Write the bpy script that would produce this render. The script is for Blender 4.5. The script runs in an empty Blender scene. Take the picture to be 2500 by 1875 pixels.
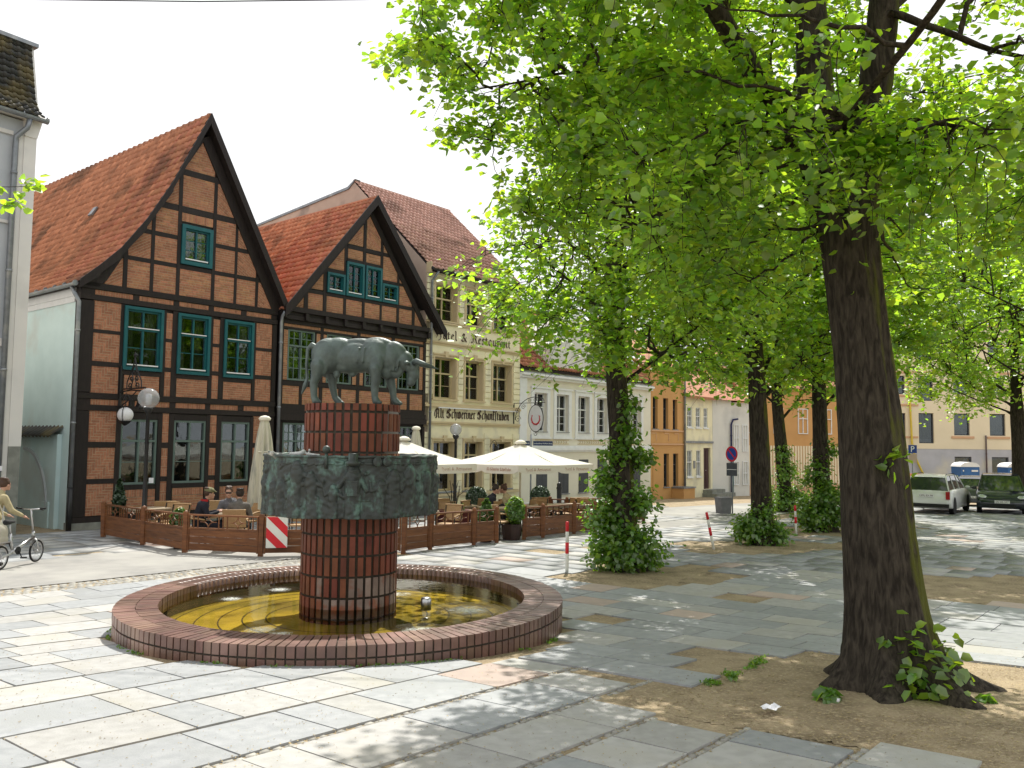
import bpy, bmesh, math, random
import numpy as np
from mathutils import Vector, Matrix
rnd = random.Random(7)
NR = np.random.RandomState(11)
S = bpy.context.scene
COL = S.collection
PI = math.pi
rad = math.radians

# ------------------------------------------------------------------ camera
FPX, PIT, ROL, EYE = 2050.0, rad(3.93), rad(.665), Vector((0, 0, 2.36))
_fw = Vector((0, math.cos(PIT), math.sin(PIT))); _up = Vector((0, -math.sin(PIT), math.cos(PIT))); _x = Vector((1, 0, 0))
c_right = math.cos(ROL) * _x + math.sin(ROL) * _up
c_up = -math.sin(ROL) * _x + math.cos(ROL) * _up
cam_d = bpy.data.cameras.new('camera'); cam = bpy.data.objects.new('camera', cam_d); COL.objects.link(cam)
cam.matrix_world = Matrix(((c_right.x, c_up.x, -_fw.x, EYE.x), (c_right.y, c_up.y, -_fw.y, EYE.y), (c_right.z, c_up.z, -_fw.z, EYE.z), (0, 0, 0, 1)))
cam_d.sensor_width = 36; cam_d.lens = FPX / 2500 * 36; cam_d.clip_end = 1500; cam_d.clip_start = .05
S.camera = cam

# ------------------------------------------------------------------ light
SUN_EL, SUN_AZ = rad(54), rad(7)          # azimuth measured from +Y (view direction) towards +X
W = bpy.data.worlds.new('World'); S.world = W; W.use_nodes = True
nt = W.node_tree; nt.nodes.clear()
o_ = nt.nodes.new('ShaderNodeOutputWorld'); bg = nt.nodes.new('ShaderNodeBackground'); bg.inputs[1].default_value = .10
sky = nt.nodes.new('ShaderNodeTexSky'); sky.sky_type = 'NISHITA'; sky.sun_disc = False
sky.sun_elevation = SUN_EL; sky.sun_rotation = SUN_AZ; sky.air_density = 1.2; sky.dust_density = 3.0
tc = nt.nodes.new('ShaderNodeTexCoord'); mp = nt.nodes.new('ShaderNodeMapping'); mp.inputs['Scale'].default_value = (1.2, 1.2, 3.2)
nz = nt.nodes.new('ShaderNodeTexNoise'); nz.inputs['Scale'].default_value = 1.6; nz.inputs['Detail'].default_value = 6
cr = nt.nodes.new('ShaderNodeValToRGB'); cr.color_ramp.elements[0].position = .27; cr.color_ramp.elements[1].position = .44
cr.color_ramp.elements[0].color = (.30, .30, .30, 1); cr.color_ramp.elements[1].color = (1, 1, 1, 1)
mx = nt.nodes.new('ShaderNodeMix'); mx.data_type = 'RGBA'; mx.inputs[7].default_value = (9.6, 9.65, 9.8, 1)
L = nt.links.new
L(tc.outputs['Generated'], mp.inputs[0]); L(mp.outputs[0], nz.inputs['Vector']); L(nz.outputs[0], cr.inputs[0])
L(cr.outputs[0], mx.inputs[0]); L(sky.outputs[0], mx.inputs[6]); L(mx.outputs[2], bg.inputs[0]); L(bg.outputs[0], o_.inputs[0])
sd = bpy.data.lights.new('sun', 'SUN'); sd.energy = 5.0; sd.angle = rad(.55); sd.color = (1, .955, .88)
sun = bpy.data.objects.new('sun', sd); COL.objects.link(sun)
to_sun = Vector((math.sin(SUN_AZ) * math.cos(SUN_EL), math.cos(SUN_AZ) * math.cos(SUN_EL), math.sin(SUN_EL)))
sun.rotation_euler = to_sun.to_track_quat('Z', 'Y').to_euler(); sun.location = (10, 20, 30)
S.view_settings.view_transform = 'Standard'; S.view_settings.look = 'None'
S.view_settings.exposure = 0.33; S.view_settings.gamma = 1
try: S.view_settings.use_curve_mapping = False
except Exception: pass
cy = S.cycles; cy.max_bounces = 7; cy.diffuse_bounces = 4; cy.glossy_bounces = 3; cy.transmission_bounces = 5; cy.transparent_max_bounces = 10
cy.caustics_reflective = False; cy.caustics_refractive = False; cy.sample_clamp_indirect = 6

# ------------------------------------------------------------------ frames and heights
AZ = rad(39.5)
UX, UY = math.sin(AZ), math.cos(AZ)              # direction of the house row
_Y = [-50, 3, 5, 8, 10.5, 14, 18, 26, 35, 40, 46, 52, 60, 80, 400]; _Z = [.5, .5, .38, .21, .03, -.05, -.10, -.2, -.32, -.48, -.70, -.88, -1.05, -1.2, -1.2]
_g = np.arange(-50, 400, .25); _gz = np.convolve(np.pad(np.interp(_g, _Y, _Z), 4, 'edge'), np.ones(9) / 9, 'valid')
def gz(y): return float(np.interp(y, _g, _gz))
def un2xy(u, n): return (u * UX + n * UY, u * UY - n * UX)

# ------------------------------------------------------------------ materials
def new_mat(name):
    m = bpy.data.materials.new(name); m.use_nodes = True; t = m.node_tree; t.nodes.clear()
    return m, t
def mat(name, c1, c2=None, rough=.8, scale=4., bump=0., bscale=None, detail=6., rv=0., isl=0., metal=0., spec=.35, mapscale=None, c3=None, s3=.6, p3=.6, coord='Object', hue=0.):
    """noise-mixed principled; rv = object random value spread, isl = per-island value spread, c3 = second large-scale stain colour"""
    m, t = new_mat(name); N = t.nodes.new; K = t.links.new
    out = N('ShaderNodeOutputMaterial'); p = N('ShaderNodeBsdfPrincipled'); K(p.outputs[0], out.inputs[0])
    p.inputs['Roughness'].default_value = rough; p.inputs['Metallic'].default_value = metal; p.inputs['Specular IOR Level'].default_value = spec
    tcn = N('ShaderNodeTexCoord'); vec = tcn.outputs[coord]
    if coord == 'Object' and (rv or isl):
        # world position keeps the pattern from repeating on copies
        g = N('ShaderNodeNewGeometry'); vec = g.outputs['Position']
    if mapscale:
        mpn = N('ShaderNodeMapping'); mpn.inputs['Scale'].default_value = mapscale; K(vec, mpn.inputs[0]); vec = mpn.outputs[0]
    n1 = N('ShaderNodeTexNoise'); n1.inputs['Scale'].default_value = scale; n1.inputs['Detail'].default_value = detail; K(vec, n1.inputs['Vector'])
    if c2 is None: c2 = tuple(x * .78 for x in c1)
    r = N('ShaderNodeValToRGB'); r.color_ramp.elements[0].position = .36; r.color_ramp.elements[1].position = .64
    r.color_ramp.elements[0].color = (*c1, 1); r.color_ramp.elements[1].color = (*c2, 1); K(n1.outputs[0], r.inputs[0]); colr = r.outputs[0]
    if c3:
        n3 = N('ShaderNodeTexNoise'); n3.inputs['Scale'].default_value = s3; n3.inputs['Detail'].default_value = 7; K(vec, n3.inputs['Vector'])
        r3 = N('ShaderNodeValToRGB'); r3.color_ramp.elements[0].position = p3 - .07; r3.color_ramp.elements[1].position = p3 + .07; K(n3.outputs[0], r3.inputs[0])
        x3 = N('ShaderNodeMix'); x3.data_type = 'RGBA'; x3.inputs[7].default_value = (*c3, 1); K(r3.outputs[0], x3.inputs[0]); K(colr, x3.inputs[6]); colr = x3.outputs[2]
    if rv or isl:
        val = None
        if rv:
            oi = N('ShaderNodeObjectInfo'); mr = N('ShaderNodeMapRange'); mr.inputs[3].default_value = 1 - rv; mr.inputs[4].default_value = 1 + rv; K(oi.outputs['Random'], mr.inputs[0]); val = mr.outputs[0]
        if isl:
            ge = N('ShaderNodeNewGeometry'); mr2 = N('ShaderNodeMapRange'); mr2.inputs[3].default_value = 1 - isl; mr2.inputs[4].default_value = 1 + isl; K(ge.outputs['Random Per Island'], mr2.inputs[0])
            if val is None: val = mr2.outputs[0]
            else:
                mu = N('ShaderNodeMath'); mu.operation = 'MULTIPLY'; K(val, mu.inputs[0]); K(mr2.outputs[0], mu.inputs[1]); val = mu.outputs[0]
        hs = N('ShaderNodeHueSaturation'); K(colr, hs.inputs['Color']); K(val, hs.inputs['Value'])
        if hue:
            src = oi.outputs['Random'] if rv else ge.outputs['Random Per Island']
            ml = N('ShaderNodeMath'); ml.operation = 'MULTIPLY'; ml.inputs[1].default_value = 7.31; K(src, ml.inputs[0])
            fr = N('ShaderNodeMath'); fr.operation = 'FRACT'; K(ml.outputs[0], fr.inputs[0])
            mh = N('ShaderNodeMapRange'); mh.inputs[3].default_value = .5 - hue; mh.inputs[4].default_value = .5 + hue; K(fr.outputs[0], mh.inputs[0]); K(mh.outputs[0], hs.inputs['Hue'])
        colr = hs.outputs[0]
    K(colr, p.inputs['Base Color'])
    if bump:
        nb = N('ShaderNodeTexNoise'); nb.inputs['Scale'].default_value = bscale or scale * 3; nb.inputs['Detail'].default_value = 8; K(vec, nb.inputs['Vector'])
        b = N('ShaderNodeBump'); b.inputs['Strength'].default_value = bump; b.inputs['Distance'].default_value = .02; K(nb.outputs[0], b.inputs['Height']); K(b.outputs[0], p.inputs['Normal'])
    return m

M = {}
M['asphalt'] = mat('asphalt', (.30, .29, .27), (.25, .245, .23), .9, 3, .25, 120, c3=(.36, .35, .32), s3=.35, p3=.55)
M['soil'] = mat('sandy_soil', (.37, .29, .185), (.23, .175, .108), .95, 2.6, 1.0, 55, detail=12, c3=(.42, .34, .22), s3=30, p3=.58)
M['slab_light'] = mat('pale_slab', (.385, .38, .363), (.325, .32, .304), .72, 9, .16, 60, rv=.09, isl=.09, c3=(.35, .34, .305), s3=1.3, p3=.58, hue=.012)
M['slab_grey'] = mat('grey_slab', (.32, .33, .336), (.265, .277, .284), .66, 9, .16, 60, rv=.11, isl=.11, c3=(.27, .28, .28), s3=1.3, p3=.58, hue=.012)
M['slab_pink'] = mat('pink_slab', (.43, .34, .29), (.38, .31, .27), .75, 6, .12, 70, rv=.1, isl=.1)
M['cobble'] = mat('cobble', (.40, .385, .34), (.27, .26, .235), .85, 9, .3, 80, isl=.25, rv=.1)
M['brick_house'] = mat('brick_orange', (.44, .21, .115), (.34, .155, .085), .88, 14, .3, 120, rv=.20, isl=.20, hue=.010)
M['mortar_house'] = mat('mortar_tan', (.44, .35, .235), (.37, .29, .195), .95, 8, .3, 90)
M['timber'] = mat('dark_timber', (.011, .007, .006), (.018, .012, .010), .62, 3, .25, 40, mapscale=(6, 6, 1), rv=.2)
M['tile_red'] = mat('roof_tile_red', (.42, .175, .10), (.33, .13, .075), .8, 5, .2, 60, rv=.2, isl=.2, c3=(.16, .075, .045), s3=.8, p3=.60, hue=.008)
M['tile_pink'] = mat('roof_tile_pale', (.46, .27, .21), (.38, .21, .16), .7, 5, .2, 60, rv=.14, isl=.14, c3=(.20, .11, .08), s3=.7, p3=.6, hue=.006)
M['tile_dark'] = mat('roof_tile_dark', (.055, .055, .05), (.04, .042, .042), .55, 5, .2, 50, rv=.2, isl=.2, c3=(.12, .10, .05), s3=1.4, p3=.54)
M['teal'] = mat('teal_paint', (.010, .105, .115), (.008, .085, .10), .45, 4)
M['sage'] = mat('sage_paint', (.12, .17, .15), (.10, .15, .13), .5, 4)
M['white_paint'] = mat('white_paint', (.74, .75, .76), (.68, .69, .70), .5, 4)
M['cream_frame'] = mat('cream_window_paint', (.52, .43, .25), (.48, .40, .23), .5, 4)
M['grey_metal'] = mat('zinc', (.25, .27, .29), (.19, .205, .22), .45, 6, metal=.6, c3=(.33, .34, .34), s3=3, p3=.6)
M['black_metal'] = mat('black_paint', (.012, .012, .014), (.02, .02, .02), .4, 6)
M['stucco_mint'] = mat('mint_plaster', (.66, .81, .81), (.60, .75, .75), .9, 1.4, .15, 60, c3=(.58, .65, .63), s3=.55, p3=.60)
M['stucco_cream'] = mat('cream_plaster', (.80, .74, .52), (.76, .70, .485), .9, 1.2, .12, 60, c3=(.63, .585, .44), s3=1.1, p3=.56)
M['stucco_tan'] = mat('tan_trim', (.58, .47, .29), (.54, .44, .27), .85, 2, .08, 60)
M['stucco_buff'] = mat('buff_gable_plaster', (.52, .40, .32), (.46, .35, .28), .9, 1.5, .1, 50, c3=(.27, .22, .19), s3=.7, p3=.60)
M['stucco_ivory'] = mat('ivory_plaster', (.74, .70, .60), (.70, .66, .56), .9, 1.2, .1, 60)
M['stucco_white'] = mat('white_plaster', (.68, .66, .62), (.62, .61, .585), .9, 1.0, .1, 60, c3=(.52, .51, .49), s3=.6, p3=.62)
M['stucco_orange'] = mat('orange_plaster', (.56, .31, .12), (.52, .285, .11), .9, 1.2, .1, 60)
M['stucco_yellow'] = mat('yellow_plaster', (.76, .66, .47), (.72, .625, .44), .9, .8, .1, 60)
M['stucco_peach'] = mat('peach_band', (.60, .37, .22), (.56, .34, .20), .9, 1)
M['stucco_grey'] = mat('grey_render', (.46, .46, .48), (.40, .40, .42), .9, 1, .1, 60, c3=(.55, .52, .44), s3=.5, p3=.62)
M['stucco_blue'] = mat('pale_blue_grey_plaster', (.44, .47, .50), (.40, .43, .46), .9, 1.2, .1, 60, c3=(.50, .52, .535), s3=.5, p3=.58)
M['stone'] = mat('plinth_stone', (.25, .26, .23), (.18, .185, .165), .9, 4, .3, 40)
M['door'] = mat('dark_red_door', (.055, .018, .018), (.04, .014, .014), .5, 4)
M['shutter'] = mat('slate_shutter', (.055, .062, .072), (.045, .05, .06), .55, 5)
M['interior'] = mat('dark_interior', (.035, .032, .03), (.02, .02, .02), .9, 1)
M['curtain'] = mat('curtain', (.30, .29, .25), (.22, .21, .18), .9, 3, mapscale=(14, 1, 1))
M['wood'] = mat('stained_fence_wood', (.20, .075, .024), (.125, .045, .016), .5, 3, .2, 40, mapscale=(1, 1, 7), rv=.16)
M['rattan'] = mat('rattan', (.42, .27, .13), (.33, .20, .095), .6, 60, .35, 120)
M['table'] = mat('table_top', (.42, .34, .24), (.36, .29, .2), .5, 4)
M['canvas'] = mat('umbrella_canvas', (.80, .76, .64), (.76, .72, .60), .85, 2, .05, 30)
M['canvas_old'] = mat('weathered_canvas', (.58, .55, .43), (.50, .475, .37), .9, 2, .1, 20, mapscale=(4, 4, .7), c3=(.30, .30, .25), s3=2.2, p3=.60)
M['brick_red'] = mat('fountain_brick', (.185, .052, .026), (.13, .036, .018), .5, 6, .18, 60, rv=.22, isl=.2, hue=.010)
M['brick_rim'] = mat('rim_brick', (.15, .076, .054), (.11, .055, .040), .36, 6, .18, 60, rv=.18, isl=.18, c3=(.25, .145, .11), s3=1.5, p3=.60, hue=.012, spec=.75)
M['mortar_dark'] = mat('dark_mortar', (.062, .050, .036), (.042, .035, .027), .95, 12, .3, 80)
M['basin'] = mat('basin_floor', (.47, .35, .05), (.30, .225, .03), .85, 2.6, .3, 20, c3=(.17, .135, .025), s3=1.0, p3=.53)
M['steel'] = mat('steel', (.5, .5, .5), (.42, .42, .42), .3, 4, metal=1.)
M['red_reflex'] = mat('red_reflective', (.62, .02, .03), (.55, .018, .026), .4, 4)
M['white_reflex'] = mat('white_reflective', (.72, .72, .66), (.66, .66, .60), .4, 4)
M['paper'] = mat('paper', (.8, .8, .82), (.74, .74, .78), .8, 4)
M['litter'] = mat('dry_husks', (.45, .36, .20), (.30, .23, .12), .9, 5, isl=.3)
M['planter'] = mat('dark_planter', (.05, .025, .02), (.035, .02, .016), .6, 5)
M['plant_red'] = mat('red_planter', (.11, .016, .016), (.08, .012, .012), .6, 5)
M['skin'] = mat('skin', (.50, .29, .21), (.46, .26, .185), .6, 5)
M['hair'] = mat('dark_hair', (.022, .014, .010), (.03, .02, .014), .6, 30)
M['hair_brown'] = mat('brown_hair', (.07, .035, .02), (.05, .025, .015), .6, 30)
M['cloth_grey'] = mat('grey_knit', (.14, .14, .155), (.11, .11, .12), .9, 12)
M['cloth_brown'] = mat('taupe_jacket', (.13, .115, .10), (.10, .09, .08), .9, 12)
M['cloth_black'] = mat('black_cloth', (.014, .015, .022), (.02, .02, .03), .9, 12)
M['cloth_red'] = mat('red_cloth', (.40, .02, .02), (.32, .016, .016), .9, 12)
M['cloth_beige'] = mat('khaki_coat', (.40, .34, .20), (.33, .28, .16), .9, 12)
M['cloth_white'] = mat('canvas_bag', (.56, .52, .42), (.50, .46, .37), .9, 12)
M['cloth_jeans'] = mat('jeans', (.05, .07, .12), (.04, .055, .09), .9, 12)
M['camo'] = mat('olive_cap', (.10, .11, .05), (.24, .22, .12), .9, 22)
M['teal_cloth'] = mat('teal_shirt', (.05, .28, .26), (.04, .22, .2), .9, 10)
M['rubber'] = mat('rubber', (.014, .014, .015), (.02, .02, .02), .8, 8)
M['car_white'] = mat('white_car_paint', (.66, .67, .66), (.62, .63, .62), .25, 2, spec=.6)
M['car_dark'] = mat('dark_car_paint', (.018, .022, .032), (.02, .025, .035), .12, 2, spec=.8)
M['car_silver'] = mat('silver_car_paint', (.10, .105, .12), (.09, .095, .11), .2, 2, metal=.5, spec=.7)
M['car_red'] = mat('red_car_paint', (.32, .03, .02), (.30, .03, .02), .2, 2, spec=.7)
M['car_glass'] = mat('car_glass', (.02, .028, .03), (.025, .03, .032), .06, 2, spec=.9)
M['lamp_red'] = mat('tail_lamp', (.38, .015, .015), (.32, .012, .012), .2, 4)
M['lamp_clear'] = mat('head_lamp', (.6, .62, .64), (.5, .52, .54), .1, 4, metal=.5)
M['blue_plastic'] = mat('blue_plastic', (.03, .12, .32), (.026, .105, .29), .4, 4)
M['sign_blue'] = mat('sign_blue', (.012, .05, .26), (.012, .045, .24), .4, 4)
M['sign_navy'] = mat('street_sign_blue', (.012, .035, .10), (.012, .03, .09), .4, 4)
M['sign_red'] = mat('sign_red', (.50, .015, .025), (.46, .015, .022), .4, 4)
M['yellow_pipe'] = mat('yellow_pipe', (.66, .50, .06), (.60, .45, .05), .5, 4)
M['bin_grey'] = mat('bin_grey', (.16, .16, .17), (.13, .13, .14), .6, 5)
M['letter'] = mat('dark_lettering', (.045, .014, .012), (.035, .012, .01), .6, 4)
M['letter_red'] = mat('faded_red_print', (.40, .20, .15), (.48, .28, .21), .8, 6)
M['letter_white'] = mat('white_print', (.8, .8, .8), (.76, .76, .76), .6, 4)

def glass_mat():
    m, t = new_mat('window_glass'); N = t.nodes.new; K = t.links.new
    out = N('ShaderNodeOutputMaterial'); tr = N('ShaderNodeBsdfTransparent'); tr.inputs[0].default_value = (.66, .70, .68, 1)
    gl = N('ShaderNodeBsdfGlossy'); gl.inputs['Roughness'].default_value = .03; gl.inputs[0].default_value = (.9, .95, 1, 1)
    fr = N('ShaderNodeFresnel'); fr.inputs[0].default_value = 1.65
    nz_ = N('ShaderNodeTexNoise'); nz_.inputs['Scale'].default_value = 2.5; bp = N('ShaderNodeBump'); bp.inputs['Strength'].default_value = .05; bp.inputs['Distance'].default_value = .05
    g = N('ShaderNodeNewGeometry'); K(g.outputs['Position'], nz_.inputs['Vector']); K(nz_.outputs[0], bp.inputs['Height']); K(bp.outputs[0], gl.inputs['Normal'])
    mxn = N('ShaderNodeMixShader'); K(fr.outputs[0], mxn.inputs[0]); K(tr.outputs[0], mxn.inputs[1]); K(gl.outputs[0], mxn.inputs[2]); K(mxn.outputs[0], out.inputs[0])
    return m
M['glass'] = glass_mat()

def leaf_mat(name, dc, tcx, mixf=.5, spread=.38):
    m, t = new_mat(name); N = t.nodes.new; K = t.links.new
    out = N('ShaderNodeOutputMaterial'); d = N('ShaderNodeBsdfDiffuse'); tr = N('ShaderNodeBsdfTranslucent'); gl = N('ShaderNodeBsdfGlossy'); gl.inputs['Roughness'].default_value = .42
    g = N('ShaderNodeNewGeometry'); mr = N('ShaderNodeMapRange'); mr.inputs[3].default_value = 1 - spread; mr.inputs[4].default_value = 1 + spread; K(g.outputs['Random Per Island'], mr.inputs[0])
    mh = N('ShaderNodeMath'); mh.operation = 'MULTIPLY'; mh.inputs[1].default_value = 5.17; K(g.outputs['Random Per Island'], mh.inputs[0])
    mf = N('ShaderNodeMath'); mf.operation = 'FRACT'; K(mh.outputs[0], mf.inputs[0]); m2 = N('ShaderNodeMapRange'); m2.inputs[3].default_value = .475; m2.inputs[4].default_value = .515; K(mf.outputs[0], m2.inputs[0])
    for sh, c in ((d, dc), (tr, tcx)):
        h = N('ShaderNodeHueSaturation'); h.inputs['Color'].default_value = (*c, 1); K(mr.outputs[0], h.inputs['Value']); K(m2.outputs[0], h.inputs['Hue']); K(h.outputs[0], sh.inputs[0])
    a = N('ShaderNodeMixShader'); a.inputs[0].default_value = mixf; K(d.outputs[0], a.inputs[1]); K(tr.outputs[0], a.inputs[2])
    b = N('ShaderNodeMixShader'); b.inputs[0].default_value = .07; gl.inputs[0].default_value = (.9, .95, .9, 1); K(a.outputs[0], b.inputs[1]); K(gl.outputs[0], b.inputs[2]); K(b.outputs[0], out.inputs[0])
    return m
M['leaf'] = leaf_mat('lime_leaf', (.070, .155, .022), (.50, .80, .032), .58)
M['leaf_dark'] = leaf_mat('low_leaf', (.085, .18, .025), (.32, .58, .03), .5)
M['leaf_box'] = leaf_mat('clipped_evergreen', (.02, .05, .016), (.03, .07, .015), .3)
M['leaf_fir'] = leaf_mat('bright_shrub', (.07, .15, .02), (.12, .26, .02), .4)

def bark_mat():
    m, t = new_mat('bark'); N = t.nodes.new; K = t.links.new
    out = N('ShaderNodeOutputMaterial'); p = N('ShaderNodeBsdfPrincipled'); p.inputs['Roughness'].default_value = .95; p.inputs['Specular IOR Level'].default_value = .15; K(p.outputs[0], out.inputs[0])
    g = N('ShaderNodeNewGeometry'); mpn = N('ShaderNodeMapping'); mpn.inputs['Scale'].default_value = (11, 11, 2.4); K(g.outputs['Position'], mpn.inputs[0])
    n = N('ShaderNodeTexNoise'); n.inputs['Scale'].default_value = 2.2; n.inputs['Detail'].default_value = 9; n.inputs['Distortion'].default_value = .7; K(mpn.outputs[0], n.inputs['Vector'])
    r = N('ShaderNodeValToRGB'); e = r.color_ramp.elements; e[0].position = .36; e[0].color = (.022, .018, .014, 1); e[1].position = .66; e[1].color = (.066, .055, .042, 1); K(n.outputs[0], r.inputs[0])
    # moss grows on the flank turned to +X
    sx = N('ShaderNodeSeparateXYZ'); K(g.outputs['Normal'], sx.inputs[0]); n2 = N('ShaderNodeTexNoise'); n2.inputs['Scale'].default_value = 2.3; n2.inputs['Detail'].default_value = 6; K(g.outputs['Position'], n2.inputs['Vector'])
    ad = N('ShaderNodeMath'); ad.operation = 'MULTIPLY_ADD'; ad.inputs[1].default_value = .62; K(sx.outputs[0], ad.inputs[0]); K(n2.outputs[0], ad.inputs[2])
    mr = N('ShaderNodeMapRange'); mr.inputs[1].default_value = .80; mr.inputs[2].default_value = 1.02; mr.inputs[4].default_value = .8; K(ad.outputs[0], mr.inputs[0])
    x = N('ShaderNodeMix'); x.data_type = 'RGBA'; x.inputs[7].default_value = (.085, .095, .012, 1); K(mr.outputs[0], x.inputs[0]); K(r.outputs[0], x.inputs[6]); K(x.outputs[2], p.inputs['Base Color'])
    mf_ = N('ShaderNodeMapping'); mf_.inputs['Scale'].default_value = (30, 30, 10); K(g.outputs['Position'], mf_.inputs[0]); nf_ = N('ShaderNodeTexVoronoi'); nf_.feature = 'DISTANCE_TO_EDGE'; nf_.inputs['Scale'].default_value = 1.3; K(mf_.outputs[0], nf_.inputs['Vector']); b0 = N('ShaderNodeBump'); b0.inputs['Strength'].default_value = .8; b0.inputs['Distance'].default_value = .012; K(nf_.outputs['Distance'], b0.inputs['Height'])
    b = N('ShaderNodeBump'); b.inputs['Strength'].default_value = .7; b.inputs['Distance'].default_value = .022; K(n.outputs[0], b.inputs['Height']); K(b0.outputs[0], b.inputs['Normal']); K(b.outputs[0], p.inputs['Normal'])
    return m
M['bark'] = bark_mat()

def bronze_mat(name, lo, hi, p0=.46, p1=.66):
    m, t = new_mat(name); N = t.nodes.new; K = t.links.new
    out = N('ShaderNodeOutputMaterial'); p = N('ShaderNodeBsdfPrincipled'); K(p.outputs[0], out.inputs[0]); p.inputs['Metallic'].default_value = .25; p.inputs['Roughness'].default_value = .5
    g = N('ShaderNodeNewGeometry'); mpn = N('ShaderNodeMapping'); mpn.inputs['Scale'].default_value = (4, 4, 2.6); K(g.outputs['Position'], mpn.inputs[0])
    n = N('ShaderNodeTexNoise'); n.inputs['Scale'].default_value = 1.5; n.inputs['Detail'].default_value = 9; n.inputs['Roughness'].default_value = .65; K(mpn.outputs[0], n.inputs['Vector'])
    r = N('ShaderNodeValToRGB'); e = r.color_ramp.elements; e[0].position = p0; e[0].color = (*lo, 1); e[1].position = p1; e[1].color = (*hi, 1); K(n.outputs[0], r.inputs[0]); K(r.outputs[0], p.inputs['Base Color'])
    n2 = N('ShaderNodeTexNoise'); n2.inputs['Scale'].default_value = 26; n2.inputs['Detail'].default_value = 6; K(g.outputs['Position'], n2.inputs['Vector'])
    b = N('ShaderNodeBump'); b.inputs['Strength'].default_value = .35; b.inputs['Distance'].default_value = .01; K(n2.outputs[0], b.inputs['Height']); K(b.outputs[0], p.inputs['Normal'])
    return m
M['bronze'] = bronze_mat('bronze_patina', (.042, .050, .046), (.115, .20, .17), .50, .66)
M['bronze_bull'] = bronze_mat('bronze_grey', (.066, .086, .082), (.125, .168, .155), .38, .70)

def water_mat():
    m, t = new_mat('shallow_water'); N = t.nodes.new; K = t.links.new
    out = N('ShaderNodeOutputMaterial'); tr = N('ShaderNodeBsdfTransparent'); tr.inputs[0].default_value = (.95, .90, .58, 1)
    gl = N('ShaderNodeBsdfGlossy'); gl.inputs['Roughness'].default_value = .02; fr = N('ShaderNodeFresnel'); fr.inputs[0].default_value = 1.33
    g = N('ShaderNodeNewGeometry'); n = N('ShaderNodeTexNoise'); n.inputs['Scale'].default_value = 9; n.inputs['Detail'].default_value = 3; K(g.outputs['Position'], n.inputs['Vector'])
    # little fountains stir three spots of the surface
    tot = None
    for (sx_, sy_, rr) in ((-3.55, 10.87, .26), (-3.12, 11.57, .28), (-2.66, 9.16, .34), (-2.4, 8.95, .26), (-1.48, 11.35, .34), (-.5, 10.35, .5), (-.95, 9.2, .4)):
        vm = N('ShaderNodeVectorMath'); vm.operation = 'DISTANCE'; vm.inputs[1].default_value = (sx_, sy_, .285); K(g.outputs['Position'], vm.inputs[0])
        mr = N('ShaderNodeMapRange'); mr.inputs[1].default_value = 0; mr.inputs[2].default_value = rr; mr.inputs[3].default_value = 1; mr.inputs[4].default_value = 0; K(vm.outputs['Value'], mr.inputs[0])
        if tot is None: tot = mr.outputs[0]
        else:
            a_ = N('ShaderNodeMath'); a_.operation = 'MAXIMUM'; K(tot, a_.inputs[0]); K(mr.outputs[0], a_.inputs[1]); tot = a_.outputs[0]
    nf = N('ShaderNodeTexNoise'); nf.inputs['Scale'].default_value = 45; nf.inputs['Detail'].default_value = 5; K(g.outputs['Position'], nf.inputs['Vector'])
    mm = N('ShaderNodeMath'); mm.operation = 'MULTIPLY'; K(tot, mm.inputs[0]); K(nf.outputs[0], mm.inputs[1])
    m3 = N('ShaderNodeMath'); m3.operation = 'MULTIPLY_ADD'; m3.inputs[1].default_value = .07; K(n.outputs[0], m3.inputs[0]); K(mm.outputs[0], m3.inputs[2])
    b = N('ShaderNodeBump'); b.inputs['Strength'].default_value = .55; b.inputs['Distance'].default_value = .03; K(m3.outputs[0], b.inputs['Height']); K(b.outputs[0], gl.inputs['Normal']); K(b.outputs[0], fr.inputs['Normal'])
    mxn = N('ShaderNodeMixShader'); K(fr.outputs[0], mxn.inputs[0]); K(tr.outputs[0], mxn.inputs[1]); K(gl.outputs[0], mxn.inputs[2])
    foam = N('ShaderNodeBsdfDiffuse'); foam.inputs[0].default_value = (.75, .78, .72, 1)
    ff = N('ShaderNodeMapRange'); ff.inputs[1].default_value = .22; ff.inputs[2].default_value = .50; ff.inputs[4].default_value = .75; K(mm.outputs[0], ff.inputs[0])
    mf = N('ShaderNodeMixShader'); K(ff.outputs[0], mf.inputs[0]); K(mxn.outputs[0], mf.inputs[1]); K(foam.outputs[0], mf.inputs[2]); K(mf.outputs[0], out.inputs[0])
    return m
M['water'] = water_mat()
def globe_mat():
    m, t = new_mat('lamp_globe_clear'); N = t.nodes.new; K = t.links.new
    out = N('ShaderNodeOutputMaterial'); tr = N('ShaderNodeBsdfTransparent'); tr.inputs[0].default_value = (.80, .82, .84, 1); p = N('ShaderNodeBsdfPrincipled'); p.inputs['Base Color'].default_value = (.5, .5, .5, 1); p.inputs['Roughness'].default_value = .12
    mxn = N('ShaderNodeMixShader'); mxn.inputs[0].default_value = .42; K(tr.outputs[0], mxn.inputs[1]); K(p.outputs[0], mxn.inputs[2]); K(mxn.outputs[0], out.inputs[0]); return m
M['globe'] = globe_mat()
def canvas_trans():
    m, t = new_mat('umbrella_cloth'); N = t.nodes.new; K = t.links.new
    out = N('ShaderNodeOutputMaterial'); d = N('ShaderNodeBsdfDiffuse'); d.inputs[0].default_value = (.88, .86, .79, 1); tr = N('ShaderNodeBsdfTranslucent'); tr.inputs[0].default_value = (.62, .54, .38, 1)
    mxn = N('ShaderNodeMixShader'); mxn.inputs[0].default_value = .32; K(d.outputs[0], mxn.inputs[1]); K(tr.outputs[0], mxn.inputs[2]); K(mxn.outputs[0], out.inputs[0]); return m
M['umbrella'] = canvas_trans()

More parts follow.
